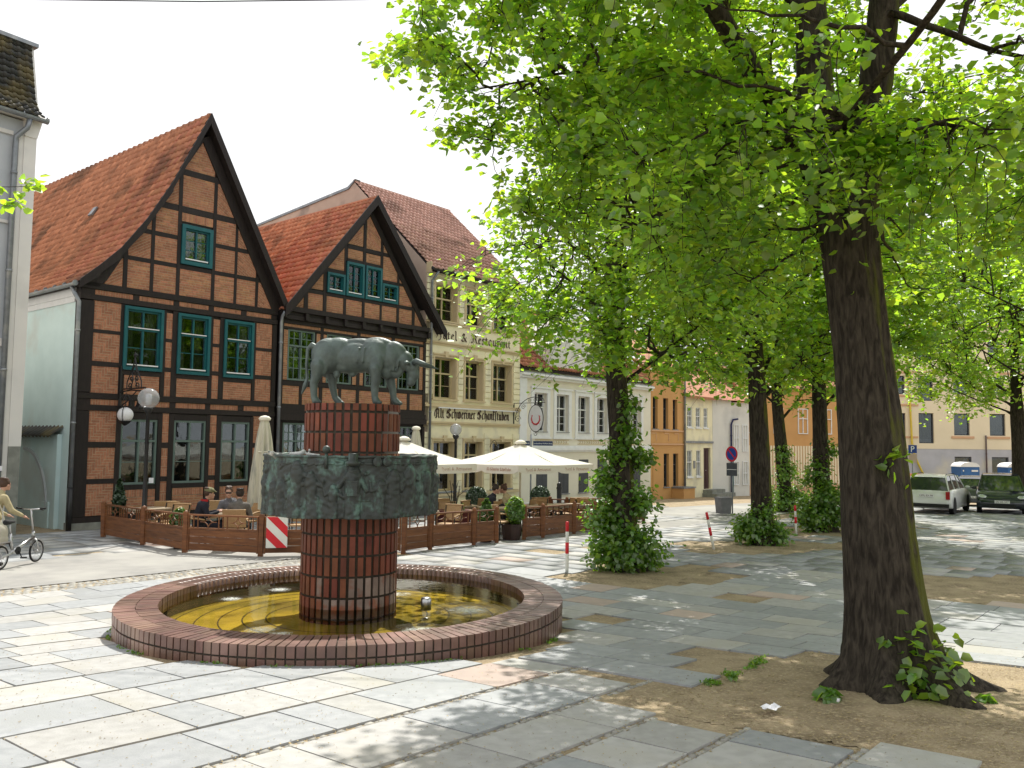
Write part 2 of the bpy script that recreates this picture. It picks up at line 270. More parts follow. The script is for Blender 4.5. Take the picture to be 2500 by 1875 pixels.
# ------------------------------------------------------------------ mesh helpers
class MB:
    def __init__(s): s.v = []; s.f = []
    def add(s, vs, fs):
        o = len(s.v); s.v.extend([tuple(x) for x in vs]); s.f.extend([tuple(i + o for i in f) for f in fs]); return s
    def box(s, x0, x1, y0, y1, z0, z1, mtx=None):
        vs = [(x, y, z) for x in (x0, x1) for y in (y0, y1) for z in (z0, z1)]
        if mtx is not None: vs = [tuple(mtx @ Vector(v)) for v in vs]
        return s.add(vs, [(0, 1, 3, 2), (4, 6, 7, 5), (0, 4, 5, 1), (2, 3, 7, 6), (0, 2, 6, 4), (1, 5, 7, 3)])
    def bar(s, a, b, w, d=None, up=(0, 0, 1)):
        a = Vector(a); b = Vector(b); d = w if d is None else d; t = (b - a).normalized(); upv = Vector(up)
        if abs(t.dot(upv)) > .98: upv = Vector((1, 0, 0))
        sx = t.cross(upv).normalized() * w / 2; sy = sx.cross(t).normalized() * d / 2
        vs = [p + i * sx + j * sy for p in (a, b) for i, j in ((-1, -1), (1, -1), (1, 1), (-1, 1))]
        return s.add(vs, [(0, 3, 2, 1), (4, 5, 6, 7), (0, 1, 5, 4), (1, 2, 6, 5), (2, 3, 7, 6), (3, 0, 4, 7)])
    def tube(s, pts, r, n=8, cap=True):
        pts = [Vector(p) for p in pts]; k = len(pts); rs = r if hasattr(r, '__len__') else [r] * k
        prev = None; rings = []
        for i, p in enumerate(pts):
            t = (pts[min(i + 1, k - 1)] - pts[max(i - 1, 0)]); t = t.normalized() if t.length > 1e-9 else Vector((0, 0, 1))
            if prev is None:
                a = t.orthogonal().normalized()
            else:
                a = prev - t * prev.dot(t); a = a.normalized() if a.length > 1e-6 else t.orthogonal().normalized()
            prev = a; b = t.cross(a)
            rings.append([p + (a * math.cos(2 * PI * j / n) + b * math.sin(2 * PI * j / n)) * rs[i] for j in range(n)])
        vs = [q for ring in rings for q in ring]; fs = []
        for i in range(k - 1):
            for j in range(n):
                fs.append((i * n + j, i * n + (j + 1) % n, (i + 1) * n + (j + 1) % n, (i + 1) * n + j))
        if cap: fs.append(tuple(range(n - 1, -1, -1))); fs.append(tuple((k - 1) * n + j for j in range(n)))
        return s.add(vs, fs)
    def lathe(s, prof, n=24, c=(0, 0, 0), cap=True):
        vs = []; fs = []; k = len(prof)
        for r, z in prof:
            for j in range(n): vs.append((c[0] + r * math.cos(2 * PI * j / n), c[1] + r * math.sin(2 * PI * j / n), c[2] + z))
        for i in range(k - 1):
            for j in range(n): fs.append((i * n + j, i * n + (j + 1) % n, (i + 1) * n + (j + 1) % n, (i + 1) * n + j))
        if cap: fs.append(tuple(range(n - 1, -1, -1))); fs.append(tuple((k - 1) * n + j for j in range(n)))
        return s.add(vs, fs)
    def sphere(s, c, r, n=14, m=9, sz=1.):
        prof = [(max(1e-4, r * math.sin(PI * i / m)), -r * sz * math.cos(PI * i / m)) for i in range(m + 1)]
        return s.lathe(prof, n, c)
    def prism(s, poly, y0, y1):      # polygon in x,z extruded along y
        n = len(poly); vs = [(x, y0, z) for x, z in poly] + [(x, y1, z) for x, z in poly]
        fs = [tuple(range(n)), tuple(range(2 * n - 1, n - 1, -1))] + [(i, i + n, (i + 1) % n + n, (i + 1) % n) for i in range(n)]
        return s.add(vs, fs)
    def prism_x(s, poly, x0, x1):    # polygon in y,z extruded along x
        n = len(poly); vs = [(x0, y, z) for y, z in poly] + [(x1, y, z) for y, z in poly]
        fs = [tuple(range(n)), tuple(range(2 * n - 1, n - 1, -1))] + [(i, i + n, (i + 1) % n + n, (i + 1) % n) for i in range(n)]
        return s.add(vs, fs)
    def prism_z(s, poly, z0, z1):
        n = len(poly); vs = [(x, y, z0) for x, y in poly] + [(x, y, z1) for x, y in poly]
        fs = [tuple(range(n)), tuple(range(2 * n - 1, n - 1, -1))] + [(i, i + n, (i + 1) % n + n, (i + 1) % n) for i in range(n)]
        return s.add(vs, fs)
    def mesh(s, name, m, smooth=False):
        me = bpy.data.meshes.new(name); me.from_pydata(s.v, [], s.f)
        b = bmesh.new(); b.from_mesh(me); bmesh.ops.recalc_face_normals(b, faces=b.faces); b.to_mesh(me); b.free()
        if m is not None: me.materials.append(m)
        if smooth: me.polygons.foreach_set('use_smooth', [True] * len(me.polygons))
        return me

def link(o): COL.objects.link(o); return o
def tag(o, label=None, cat=None, group=None, kind=None):
    if label: o['label'] = label
    if cat: o['category'] = cat
    if group: o['group'] = group
    if kind: o['kind'] = kind
    return o
def root(name, loc, rz, label, cat, group=None):
    o = link(bpy.data.objects.new(name, None)); o.location = loc; o.rotation_euler = (0, 0, rz); o.empty_display_size = .2
    return tag(o, label, cat, group)
def part(name, mb, m, par=None, smooth=False, loc=None, label=None, kind=None):
    me = mb.mesh(name, m, smooth) if isinstance(mb, MB) else mb
    o = link(bpy.data.objects.new(name, me)); o.parent = par
    if loc is not None: o.location = loc
    if label: o['label'] = label
    if kind: o['kind'] = kind
    return o
def struct(name, mb, m, smooth=False):
    o = part(name, mb, m, None, smooth); o['kind'] = 'structure'; return o
def np_mesh(name, V, Fq, m, smooth=False):
    """V (n,3), Fq (k,c) constant corner count"""
    me = bpy.data.meshes.new(name); V = np.ascontiguousarray(V, dtype=np.float32); Fq = np.ascontiguousarray(Fq, dtype=np.int32); c = Fq.shape[1]
    me.vertices.add(len(V)); me.vertices.foreach_set('co', V.ravel()); me.loops.add(Fq.size); me.loops.foreach_set('vertex_index', Fq.ravel())
    me.polygons.add(len(Fq)); me.polygons.foreach_set('loop_start', np.arange(0, Fq.size, c, dtype=np.int32)); me.update(calc_edges=True); me.validate()
    if m is not None: me.materials.append(m)
    if smooth: me.polygons.foreach_set('use_smooth', [True] * len(me.polygons))
    return me
UNIT = {}
def unit_box(m, bev=0.):
    key = (m.name, bev)
    if key not in UNIT:
        mb = MB(); mb.box(-.5, .5, -.5, .5, -.5, .5); me = mb.mesh('unit_' + m.name, m)
        UNIT[key] = me
    return UNIT[key]
def pieces(name, items, m, par, limit=300, key=None, stuff_name=None, mesh=None):
    """items: list of Matrix (unit box -> piece). The first `limit` by key are objects sharing one mesh, the rest one joined part."""
    me = mesh or unit_box(m)
    if key: items = sorted(items, key=key)
    for mt in items[:limit]:
        o = bpy.data.objects.new(name, me); COL.objects.link(o); o.parent = par; o.matrix_local = mt
    rest = items[limit:]
    if rest:
        base = np.array([v.co[:] for v in me.vertices]); nf = [tuple(p.vertices) for p in me.polygons]; F0 = np.array(nf)
        A = np.array([[list(r) for r in mt] for mt in rest]); V = np.einsum('kij,nj->kni', A[:, :3, :3], base) + A[:, None, :3, 3]
        F = (F0[None] + (np.arange(len(rest)) * len(base))[:, None, None]).reshape(-1, F0.shape[1])
        o = part(stuff_name or name + '_field', np_mesh(name + '_field', V.reshape(-1, 3), F, m), None, par); o['kind'] = 'stuff'
def TRS(loc, size, rz=0., rx=0., ry=0.):
    return Matrix.Translation(loc) @ Matrix.Rotation(rz, 4, 'Z') @ Matrix.Rotation(ry, 4, 'Y') @ Matrix.Rotation(rx, 4, 'X') @ Matrix.Diagonal((*size, 1))
def clip_poly(subj, clip):
    """Sutherland-Hodgman, clip is convex and counter-clockwise"""
    out = list(subj)
    for i in range(len(clip)):
        a = clip[i]; b = clip[(i + 1) % len(clip)]; inp = out; out = []
        if not inp: return []
        def side(p): return (b[0] - a[0]) * (p[1] - a[1]) - (b[1] - a[1]) * (p[0] - a[0])
        for j in range(len(inp)):
            p = inp[j]; q = inp[(j + 1) % len(inp)]; sp, sq = side(p), side(q)
            if sp >= 0: out.append(p)
            if (sp >= 0) != (sq >= 0):
                t = sp / (sp - sq); out.append((p[0] + (q[0] - p[0]) * t, p[1] + (q[1] - p[1]) * t))
    return out
def area(p): return .5 * abs(sum(p[i][0] * p[(i + 1) % len(p)][1] - p[(i + 1) % len(p)][0] * p[i][1] for i in range(len(p)))) if len(p) > 2 else 0
def blob(parts, voxel=.03, smooth=4):
    """one continuous surface out of tapered capsules / ellipsoids: (p, r) , (p, r, q, r2) or ('e', p, (rx,ry,rz), rot)"""
    b = bmesh.new()
    for p in parts:
        if p[0] == 'e':
            mt = Matrix.Translation(p[1]) @ (p[3] if len(p) > 3 else Matrix.Identity(4)) @ Matrix.Diagonal((*p[2], 1))
            bmesh.ops.create_icosphere(b, subdivisions=3, radius=1, matrix=mt)
        elif len(p) == 2:
            bmesh.ops.create_icosphere(b, subdivisions=3, radius=p[1], matrix=Matrix.Translation(p[0]))
        else:
            a, r1, c, r2 = Vector(p[0]), p[1], Vector(p[2]), p[3]; n = max(2, int((c - a).length / max(.012, min(r1, r2) * .45)))
            for i in range(n + 1):
                t = i / n; bmesh.ops.create_icosphere(b, subdivisions=2, radius=r1 + (r2 - r1) * t, matrix=Matrix.Translation(a.lerp(c, t)))
    me = bpy.data.meshes.new('blob'); b.to_mesh(me); b.free()
    o = bpy.data.objects.new('tmp', me); COL.objects.link(o)
    r = o.modifiers.new('r', 'REMESH'); r.mode = 'VOXEL'; r.voxel_size = voxel; r.use_smooth_shade = True
    if smooth: sm = o.modifiers.new('s', 'SMOOTH'); sm.iterations = smooth; sm.factor = .5
    dg = bpy.context.evaluated_depsgraph_get(); me2 = bpy.data.meshes.new_from_object(o.evaluated_get(dg)); bpy.data.objects.remove(o); bpy.data.meshes.remove(me)
    me2.polygons.foreach_set('use_smooth', [True] * len(me2.polygons)); return me2
def with_mat(me, m): me.materials.clear(); me.materials.append(m); return me
def text_mesh(s, size, depth, m, align='LEFT'):
    cu = bpy.data.curves.new('t', 'FONT'); cu.body = s; cu.size = size; cu.extrude = depth; cu.align_x = align; cu.resolution_u = 2
    o = bpy.data.objects.new('t', cu); COL.objects.link(o); dg = bpy.context.evaluated_depsgraph_get()
    me = bpy.data.meshes.new_from_object(o.evaluated_get(dg)); bpy.data.objects.remove(o); bpy.data.curves.remove(cu); return with_mat(me, m)
# ------------------------------------------------------------------ ground
xs = np.concatenate([np.arange(-200, -20, 12), np.arange(-20, 24, 1.0), np.arange(24, 200, 12)]); ys = np.concatenate([np.arange(-40, 0, 5), np.arange(0, 50, .5), np.arange(50, 380, 15)])
V = np.array([(x, y, gz(y)) for y in ys for x in xs]); nx = len(xs)
F = np.array([(j * nx + i, j * nx + i + 1, (j + 1) * nx + i + 1, (j + 1) * nx + i) for j in range(len(ys) - 1) for i in range(nx - 1)])
g_ = link(bpy.data.objects.new('ground', np_mesh('ground', V, F, M['soil'], True))); g_['kind'] = 'structure'

def sheet(name, poly_un, lift, m, step=.5):
    """a strip of ground in row coordinates: rectangle u0,u1,n0,n1"""
    u0, u1, n0, n1 = poly_un; us = np.linspace(u0, u1, max(2, int((u1 - u0) / step) + 1)); ns = np.linspace(n0, n1, max(2, int((n1 - n0) / step) + 1))
    V = []
    for n in ns:
        for u in us:
            x, y = un2xy(u, n); V.append((x, y, gz(y) + lift))
    k = len(us); F = [(j * k + i, j * k + i + 1, (j + 1) * k + i + 1, (j + 1) * k + i) for j in range(len(ns) - 1) for i in range(k - 1)]
    F = [f[::-1] for f in F]
    o = link(bpy.data.objects.new(name, np_mesh(name, np.array(V), np.array(F), m, True))); o['kind'] = 'structure'; return o
road = sheet('road', (-14, 11.2, -18.15, -14.47), .016, M['asphalt'])
far_street = sheet('far_street', (22, 48, -17.6, -12.5), .012, M['asphalt'], 1.0)

SOIL = [  # open planting patches left free of slabs, in x,y
    [(.95, 7.05), (1.7, 7.6), (2.05, 7.95), (2.55, 8.85), (3.3, 9.35), (6.2, 8.1), (8.5, 6.5), (7.5, 4.5), (3.2, 4.5), (2.75, 5.55), (1.85, 6.1), (1.35, 6.45)],
    [(.75, 15.2), (1.6, 14.45), (2.6, 13.95), (3.1, 15.1), (4.4, 16.7), (2.6, 17.4)],
    [(3.9, 19.3), (6.8, 19.6), (8.9, 21.4), (7.3, 22.6), (4.7, 21.5)],
    [(6.0, 14.3), (7.3, 12.9), (10.5, 13.0), (12, 15.6), (7.4, 16.0)],
    [(7.3, 23.6), (11, 23.8), (12, 26.5), (8, 26.8)], [(9.5, 32.5), (12.5, 32.5), (12.5, 35), (9.5, 35)]]
def inside(p, poly):
    r = False; j = len(poly) - 1
    for i in range(len(poly)):
        if (poly[i][1] > p[1]) != (poly[j][1] > p[1]) and p[0] < (poly[j][0] - poly[i][0]) * (p[1] - poly[i][1]) / (poly[j][1] - poly[i][1]) + poly[i][0]: r = not r
        j = i
    return r
PC = (-2.045, 10.82); PR = 2.71
def blocked(x, y, mg=0.):
    if (x - PC[0]) ** 2 + (y - PC[1]) ** 2 < (PR - .1 + mg) ** 2: return True
    return any(inside((x, y), s) for s in SOIL)
paving = link(bpy.data.objects.new('paving', None)); paving['kind'] = 'structure'
def slab_matrix(u, n, lu, ln, h, rot90=False):
    x, y = un2xy(u, n); z = gz(y); s = (gz(y + .3) - gz(y - .3)) / .6
    nrm = Vector((0, -s, 1)).normalized(); ax = Vector((UX, UY, s * UY)).normalized(); ay = nrm.cross(ax)
    jz = rnd.uniform(-.003, .003); t = rnd.uniform(-.004, .004)
    R = Matrix(((ax.x, ay.x, nrm.x, 0), (ax.y, ay.y, nrm.y, 0), (ax.z, ay.z, nrm.z, 0), (0, 0, 0, 1)))
    return Matrix.Translation((x, y, z - .016 + jz * .6)) @ R @ Matrix.Rotation(t, 4, 'Z') @ Matrix.Rotation(rnd.uniform(-.004, .004), 4, 'X') @ Matrix.Diagonal((lu, ln, .07, 1))
slabs = {'slab_light': [], 'slab_grey': [], 'slab_pink': []}; cob = []
def in_view(x, y): return y > 3.2 and abs(x) < y * .66 + 1.6
def put_slab(u, n, lu, ln, dark=.5, pink=.03):
    x, y = un2xy(u, n)
    if not in_view(x, y): return
    cs = [un2xy(u + a * lu * .5, n + b * ln * .5) for a in (-1, 0, 1) for b in (-1, 1)]
    if blocked(x, y): return
    nb = sum(blocked(*c) for c in cs)
    if nb >= 3: return
    if rnd.random() < .018: return
    r = rnd.random(); k = 'slab_pink' if r < pink else ('slab_grey' if r < pink + dark else 'slab_light')
    slabs[k].append((y, slab_matrix(u, n, lu - .009, ln - .009, .07)))
# zone 1: rows run along the houses, cobble strips between them
def bound(n): return 6.75 if n < -4.2 else 6.75 + (n + 4.2) * .95
row = 0; n = -13.75
while n < 1.2:
    w = rnd.choice((.56, .58, .62, .72) if n > -10.5 else (.53, .56, .60)); strip = .075 if n > -6.2 else (.03 if n > -11 else .012)
    u = 0 - rnd.random()
    e = bound(n + w / 2) if n > -11.3 else 12.5
    while u < e:
        l = rnd.choice((.36, .56, .57, .74, .76, .98, 1.02)); l2 = min(l, e - u)
        if l2 > .25: put_slab(u + l2 / 2, n + w / 2, l2, w, .44, .05 if n < -9 else .02)
        u += l2 + .006
        if l2 < l: break
    if strip > .05:
        uu = 0.
        while uu < e:
            ll = rnd.uniform(.06, .11); x, y = un2xy(uu + ll / 2, n + w + strip / 2)
            if strip > .07 and in_view(x, y) and y < 20 and not blocked(x, y) and rnd.random() < .93: cob.append((uu + ll / 2, n + w + strip / 2, ll - .014, strip - .016))
            uu += ll
    n += w + strip
# zone 2: rows run across
u = 6.78
while u < 46:
    w = rnd.choice((.50, .54, .58, .70)); n = -13.2 if u < 12.6 else (-12.6 if u > 22 else -13.8)
    if u > 27: n = -11.5
    while n < 22:
        l = rnd.choice((.45, .62, .75, .85, 1.0, 1.1))
        if u > bound(n + l / 2) - .1: put_slab(u + w / 2, n + l / 2, w, l, .70, .035)
        n += l + .004
    u += w + .012
n = 1.2
while False: pass
# near right corner: rows below the first tree
n = -4.2
while n < 3.5:
    w = .56; e = bound(n + w / 2); n += w
# pavement in front of the house row and inside the cafe terrace
n = -23.3
while n < -18.2:
    u = -6. - rnd.random() * .5
    while u < 32:
        l = rnd.choice((.55, .8, 1.05))
        put_slab(u + l / 2, n + .3, l, .6, .62, .03); u += l + .004
    n += .61
n = -18.1
while n < -13.9:
    u = 11.3 + rnd.random() * .3
    while u < 27:
        l = rnd.choice((.55, .8, 1.05)); put_slab(u + l / 2, n + .3, l, .6, .35, .02); u += l + .004
    n += .61
cnt = sum(len(v) for v in slabs.values()); allv = sorted(y for v in slabs.values() for y, _ in v); lim_y = allv[min(299, cnt - 1)]
for k, v in slabs.items():
    near = [m_ for y, m_ in v if y <= lim_y]; far = [m_ for y, m_ in v if y > lim_y]
    pieces('slab', near + far, M[k], paving, limit=len(near))
# cobbles: irregular little blocks, joined
def cobble_field(name, lst, par):
    V = []; F = []
    for (u_, n_, lu, ln) in lst:
        x, y = un2xy(u_, n_); z0 = gz(y) - .002 + rnd.uniform(-.006, .008); o = len(V); a = lu / 2; b = ln / 2; c = .72
        for (p, q, zz) in ((-a, -b, -.03), (a, -b, -.03), (a, b, -.03), (-a, b, -.03), (-a * c, -b * c, .012), (a * c, -b * c, .012), (a * c, b * c, .012), (-a * c, b * c, .012)):
            X, Y = un2xy(u_ + p + rnd.uniform(-.006, .006), n_ + q + rnd.uniform(-.006, .006)); V.append((X, Y, z0 + zz))
        F += [(o + 4, o + 7, o + 6, o + 5), (o, o + 4, o + 5, o + 1), (o + 1, o + 5, o + 6, o + 2), (o + 2, o + 6, o + 7, o + 3), (o + 3, o + 7, o + 4, o)]
    F = [f[::-1] for f in F]
    o = part(name, np_mesh(name, np.array(V), np.array(F), M['cobble']), None, par); o['kind'] = 'stuff'
cobble_field('joint_cobbles', cob, paving)
kc = []
nn = -14.45
while nn < -13.78:
    uu = -3. + rnd.random() * .1
    while uu < 12.4:
        ll = rnd.uniform(.10, .16); x, y = un2xy(uu, nn)
        if in_view(x, y): kc.append((uu + ll / 2, nn + .055, ll - .015, .10))
        uu += ll
    nn += .112
cobble_field('kerb_cobbles', kc, paving)
# uneven bare soil inside the patches, a skin just above the ground sheet
from mathutils import noise as mn
for poly in SOIL[:4]:
    xa, xb = min(p[0] for p in poly), max(p[0] for p in poly); ya, yb = min(p[1] for p in poly), max(p[1] for p in poly); st = .045 if ya < 8 else .12; nxp, nyp = int((xb - xa) / st), int((yb - ya) / st); V = []
    for j in range(nyp + 1):
        for i in range(nxp + 1):
            x, y = xa + (xb - xa) * i / nxp, ya + (yb - ya) * j / nyp; e = .018 * mn.noise((x * 1.3, y * 1.3, 0)) + .012 * mn.noise((x * 5, y * 5, 3)) + .010 * mn.noise((x * 17, y * 17, 7))
            rt_ = math.hypot(x - 3.38, y - 7.5); e += .05 * math.exp(-(rt_ / .75) ** 2) if rt_ < 2 else 0
            V.append((x, y, gz(y) - .002 + max(-.004, e + .002)))
    F = [(j * (nxp + 1) + i, j * (nxp + 1) + i + 1, (j + 1) * (nxp + 1) + i + 1, (j + 1) * (nxp + 1) + i) for j in range(nyp) for i in range(nxp) if inside((xa + (xb - xa) * (i + .5) / nxp, ya + (yb - ya) * (j + .5) / nyp), poly)]
    o = link(bpy.data.objects.new('bare_soil', np_mesh('bare_soil', np.array(V), np.array(F), M['soil'], True))); o['kind'] = 'structure'
# dry husks and blossom litter in the joints and on the soil
V = []; F = []
def husk(x, y, z, s):
    a = rnd.uniform(0, PI); o = len(V); dx, dy = math.cos(a) * s, math.sin(a) * s
    V.extend([(x - dx, y - dy, z), (x + dy * .5, y - dx * .5, z + s * .5), (x + dx, y + dy, z), (x - dy * .5, y + dx * .5, z + s * .3)]); F.append((o, o + 1, o + 2, o + 3))
for i in range(24000):
    y = rnd.uniform(4.3, 10); x = rnd.uniform(-.68, .68) * y
    if any(inside((x, y), s) for s in SOIL): husk(x, y, gz(y) + rnd.uniform(.004, .02), rnd.uniform(.005, .013))
    elif rnd.random() < .16 and not blocked(x, y, .1): husk(x, y, gz(y) + .024, rnd.uniform(.004, .010))
for (u_, n_, lu, ln) in cob:
    for k in range(3):
        if rnd.random() < .7:
            x, y = un2xy(u_ + rnd.uniform(-.06, .06), n_ + rnd.uniform(-.06, .06)); husk(x, y, gz(y) + .020, rnd.uniform(.006, .014))
o = link(bpy.data.objects.new('litter', np_mesh('litter', np.array(V), np.array(F), M['litter']))); o['kind'] = 'stuff'; o['label'] = 'dry husks and bud scales strewn over the paving and bare soil'

# ------------------------------------------------------------------ fountain
WL = .32; RT = .40
ft = root('fountain', (PC[0], PC[1], 0), 0, 'round brick fountain with a red brick column, bronze relief collar and shallow basin', 'fountain')
mb = MB(); prof = [(PR - .012, -.15), (PR - .012, RT - .012), (PR - .464, RT - .012), (PR - .464, .02), (PR - .6, .02)]
mb.lathe(prof, 120, cap=False); part('basin_wall', mb, M['mortar_dark'], ft, True)
mb = MB(); mb.lathe([(0.01, .145), (1.2, .145), (PR - .47, .10)], 90, cap=False)
bf = part('basin_floor', mb, M['basin'], ft)
for r_ in (1.0, 1.28, 1.56, 1.84, 2.12):
    mb = MB(); zf = float(np.interp(r_, [0, 1.2, 2.21], [.145, .145, .10])); mb.lathe([(r_ - .009, zf + .003), (r_ + .009, zf + .003)], 90, cap=False); part('floor_joint', mb, M['mortar_dark'], bf)
NB = 179; rim = []; low = []
camang = math.atan2(-PC[1], -PC[0])
def dang(a): return abs((a - camang + PI) % (2 * PI) - PI)
for i in range(NB):
    a = 2 * PI * i / NB
    for r0, nm in ((PR - .118, 0), (PR - .360, 1)):
        rim.append((dang(a) if True else 0, Matrix.Rotation(a, 4, 'Z') @ TRS((r0 + rnd.uniform(-.003, .003), 0, RT - (.055 if nm == 0 else .095) + rnd.uniform(-.002, .002)), (.236, .078 if nm == 0 else .068, .112 if nm == 0 else .19))))
    low.append((dang(a), Matrix.Rotation(a, 4, 'Z') @ TRS((PR - .04, 0, RT - .118 - .13), (.08, .078, .235))))
allp = sorted([(d, 0, m_) for d, m_ in rim] + [(d + .9, 1, m_) for d, m_ in low], key=lambda t: t[0])
bw = ft.children[0]
rim_near = [m_ for d, k, m_ in allp[:298]]; rest = [m_ for d, k, m_ in allp[298:]]
pieces('brick', rim_near + rest, M['brick_rim'], bw, 298)
# column
col_r = .600; cz0, cz1 = .10, 2.815
mb = MB(); mb.lathe([(col_r - .012, cz0), (col_r - .012, cz1 - .01), (.01, cz1 - .01)], 48); colm = part('column', mb, M['mortar_dark'], ft, True)
NC = 37; br = []
rows_ = [(2.815 - .10, .10)]; z = 2.815 - .11
while z > .1: rows_.append((z - .243, .235)); z -= .25
for zi, (zb, h) in enumerate(rows_):
    for i in range(NC):
        a = 2 * PI * i / NC + .03; br.append((dang(a) + (0 if 1.45 > zb or zb > 2.1 else 2), zb, (a - camang) % (2 * PI), Matrix.Rotation(a, 4, 'Z') @ TRS((col_r - .035, 0, zb + h / 2), (.076, .067, h - .014))))
br.sort(key=lambda t: t[0])
M['brick_limed'] = mat('limed_brick', (.27, .20, .165), (.20, .14, .115), .6, 6, .18, 60, rv=.2, isl=.2, c3=(.24, .08, .04), s3=5, p3=.56)
limed = [t for t in br if t[1] < .55 and (t[2] < 1.35 or t[2] > 5.6) and rnd.random() < (.95 if t[2] < 1.3 and t[2] > .2 else .45)]
rest_b = [t for t in br if t not in limed]
pieces('brick', [t[3] for t in rest_b], M['brick_red'], colm, 270); pieces('brick', [t[3] for t in limed], M['brick_limed'], colm, 30, stuff_name='limed_brick_field')
# bronze collar with modelled figures
BZ0, BZ1, BR = 1.445, 2.165, 1.065
NA, NZ_ = 900, 150
A_ = np.linspace(0, 2 * PI, NA, endpoint=False); Z_ = np.linspace(BZ0, BZ1, NZ_); GA, GZ = np.meshgrid(A_, Z_, indexing='ij'); H = np.zeros_like(GA)
fr_ = camang
def caps(s0, z0, s1, z1, r0, r1, hgt, soft=1.):
    """raised capsule on the collar; s = arc metres measured from the side facing the viewer, to the viewer's right"""
    global H
    sa = ((GA - fr_ + PI) % (2 * PI) - PI) * BR
    dx, dz = s1 - s0, z1 - z0; L2 = dx * dx + dz * dz + 1e-9
    t = np.clip(((sa - s0) * dx + (GZ - BZ0 - z0) * dz) / L2, 0, 1); r = r0 + (r1 - r0) * t
    d = np.sqrt((sa - s0 - t * dx) ** 2 + (GZ - BZ0 - z0 - t * dz) ** 2) / r
    b = np.sqrt(np.clip(1 - d * d, 0, 1)) * r * hgt
    H = np.maximum(H, b) if soft else H + b
def fig(s, z0, h, lean=0., arm=0):
    hd = h * .12
    caps(s, z0, s + lean * .5, z0 + h * .45, h * .16, h * .13, .55); caps(s + lean * .5, z0 + h * .42, s + lean * .9, z0 + h * .78, h * .12, h * .17, .7)
    caps(s + lean, z0 + h * .90, s + lean, z0 + h * .93, hd, hd * .9, 1.0)
    for sd_ in (-1, 1):
        ex = s + lean + sd_ * h * rnd.uniform(.22, .34); ez = z0 + h * rnd.uniform(.45, .75)
        caps(s + lean * .9 + sd_ * h * .13, z0 + h * .76, ex, ez, h * .06, h * .05, .95)
        caps(ex, ez, ex + sd_ * h * rnd.uniform(-.25, .2), ez + h * rnd.uniform(-.1, .28), h * .05, h * .035, 1.0)
        caps(s + sd_ * h * .07, z0, s + sd_ * h * .09, z0 + h * .4, h * .07, h * .08, .75)
    for k in range(5):
        caps(s + rnd.uniform(-.1, .1) * h, z0 + .02, s + rnd.uniform(-.12, .12) * h + lean * .5, z0 + h * .5, .008, .006, 1.4)
for s_, z_, h_, l_ in ((-1.35, .02, .46, .02), (-1.12, .0, .40, .03), (-.93, .02, .42, .0), (-.70, .05, .60, .05), (-.44, .03, .50, -.03), (-.20, .03, .36, .0), (.02, .02, .60, .0), (.32, .02, .42, .03), (.52, .04, .52, -.02), (.74, .06, .55, .0), (.95, .03, .40, -.03), (1.10, .02, .5, 0), (1.35, .04, .46, 0)):
    fig(s_, z_, h_, l_)
for k in range(9): s_ = 1.6 + k * .42 + rnd.uniform(-.06, .06); fig(s_ if s_ < 3.3 else s_ - 6.8, rnd.uniform(.0, .08), rnd.uniform(.4, .6), rnd.uniform(-.04, .04))
for k in range(60):
    s_ = rnd.uniform(-3.4, 3.4); z_ = rnd.uniform(.03, .66); a = rnd.uniform(0, PI); l_ = rnd.uniform(.02, .11); caps(s_, z_, s_ + math.cos(a) * l_, z_ + math.sin(a) * l_, rnd.uniform(.010, .026), rnd.uniform(.008, .02), .9)
# hawker's tray held in the middle, scroll work under the rim
caps(.0, .30, .0, .40, .075, .075, .75); caps(-.06, .405, .08, .405, .012, .012, 2.2); caps(-.06, .34, .08, .34, .008, .008, 2.6)
for k in range(60):
    s_ = -3.3 + k * .112; caps(s_, .63 + .012 * math.sin(k * 1.7), s_ + .07, .64, .018, .016, .8)
rsn = np.random.RandomState(3); ph = rsn.rand(60, 4)
for p in ph: H += .0012 * np.sin(GA * int(6 + p[0] * 60) + p[1] * 6.28 + np.sin(GZ * (4 + p[2] * 22)) * 2.2) * np.sin(GZ * (6 + p[2] * 50) + p[3] * 6.28)
H += .008 * np.sin(GA * 7 + 1.0) + .004 * np.sin(GA * 11)
RR = BR + .01 + H * .85
Vo = np.stack([RR * np.cos(GA), RR * np.sin(GA), GZ + .004 * np.sin(GA * 9) * (GZ > BZ1 - .01) + .005 * np.sin(GA * 7) * (GZ < BZ0 + .01)], -1).reshape(-1, 3)
ri = BR - .03; A2, Z2 = np.meshgrid(A_, np.array([BZ1, BZ0]), indexing='ij'); Vi = np.stack([ri * np.cos(A2), ri * np.sin(A2), Z2], -1)
Vall = np.concatenate([Vo.reshape(NA, NZ_, 3), Vi], 1); kk = NZ_ + 2; Vall = Vall.reshape(-1, 3)
I = np.arange(NA)[:, None]; J = np.arange(kk)[None]; I2 = (I + 1) % NA; J2 = (J + 1) % kk
F = np.stack([I * kk + J, I2 * kk + J, I2 * kk + J2, I * kk + J2], -1).reshape(-1, 4)
collar = part('relief_collar', np_mesh('relief_collar', Vall, F, M['bronze'], True), None, ft)
mb = MB(); mb.tube([(math.cos(t) * (BR + .015), math.sin(t) * (BR + .015), BZ1 - .004 + .003 * math.sin(t * 31)) for t in np.linspace(0, 2 * PI, 181)], .017, 8, False); part('collar_rim', mb, M['bronze'], ft, True)
def onring(s, z, dr=0.): a = fr_ + s / BR; return Vector((math.cos(a) * (BR + dr), math.sin(a) * (BR + dr), BZ0 + z))
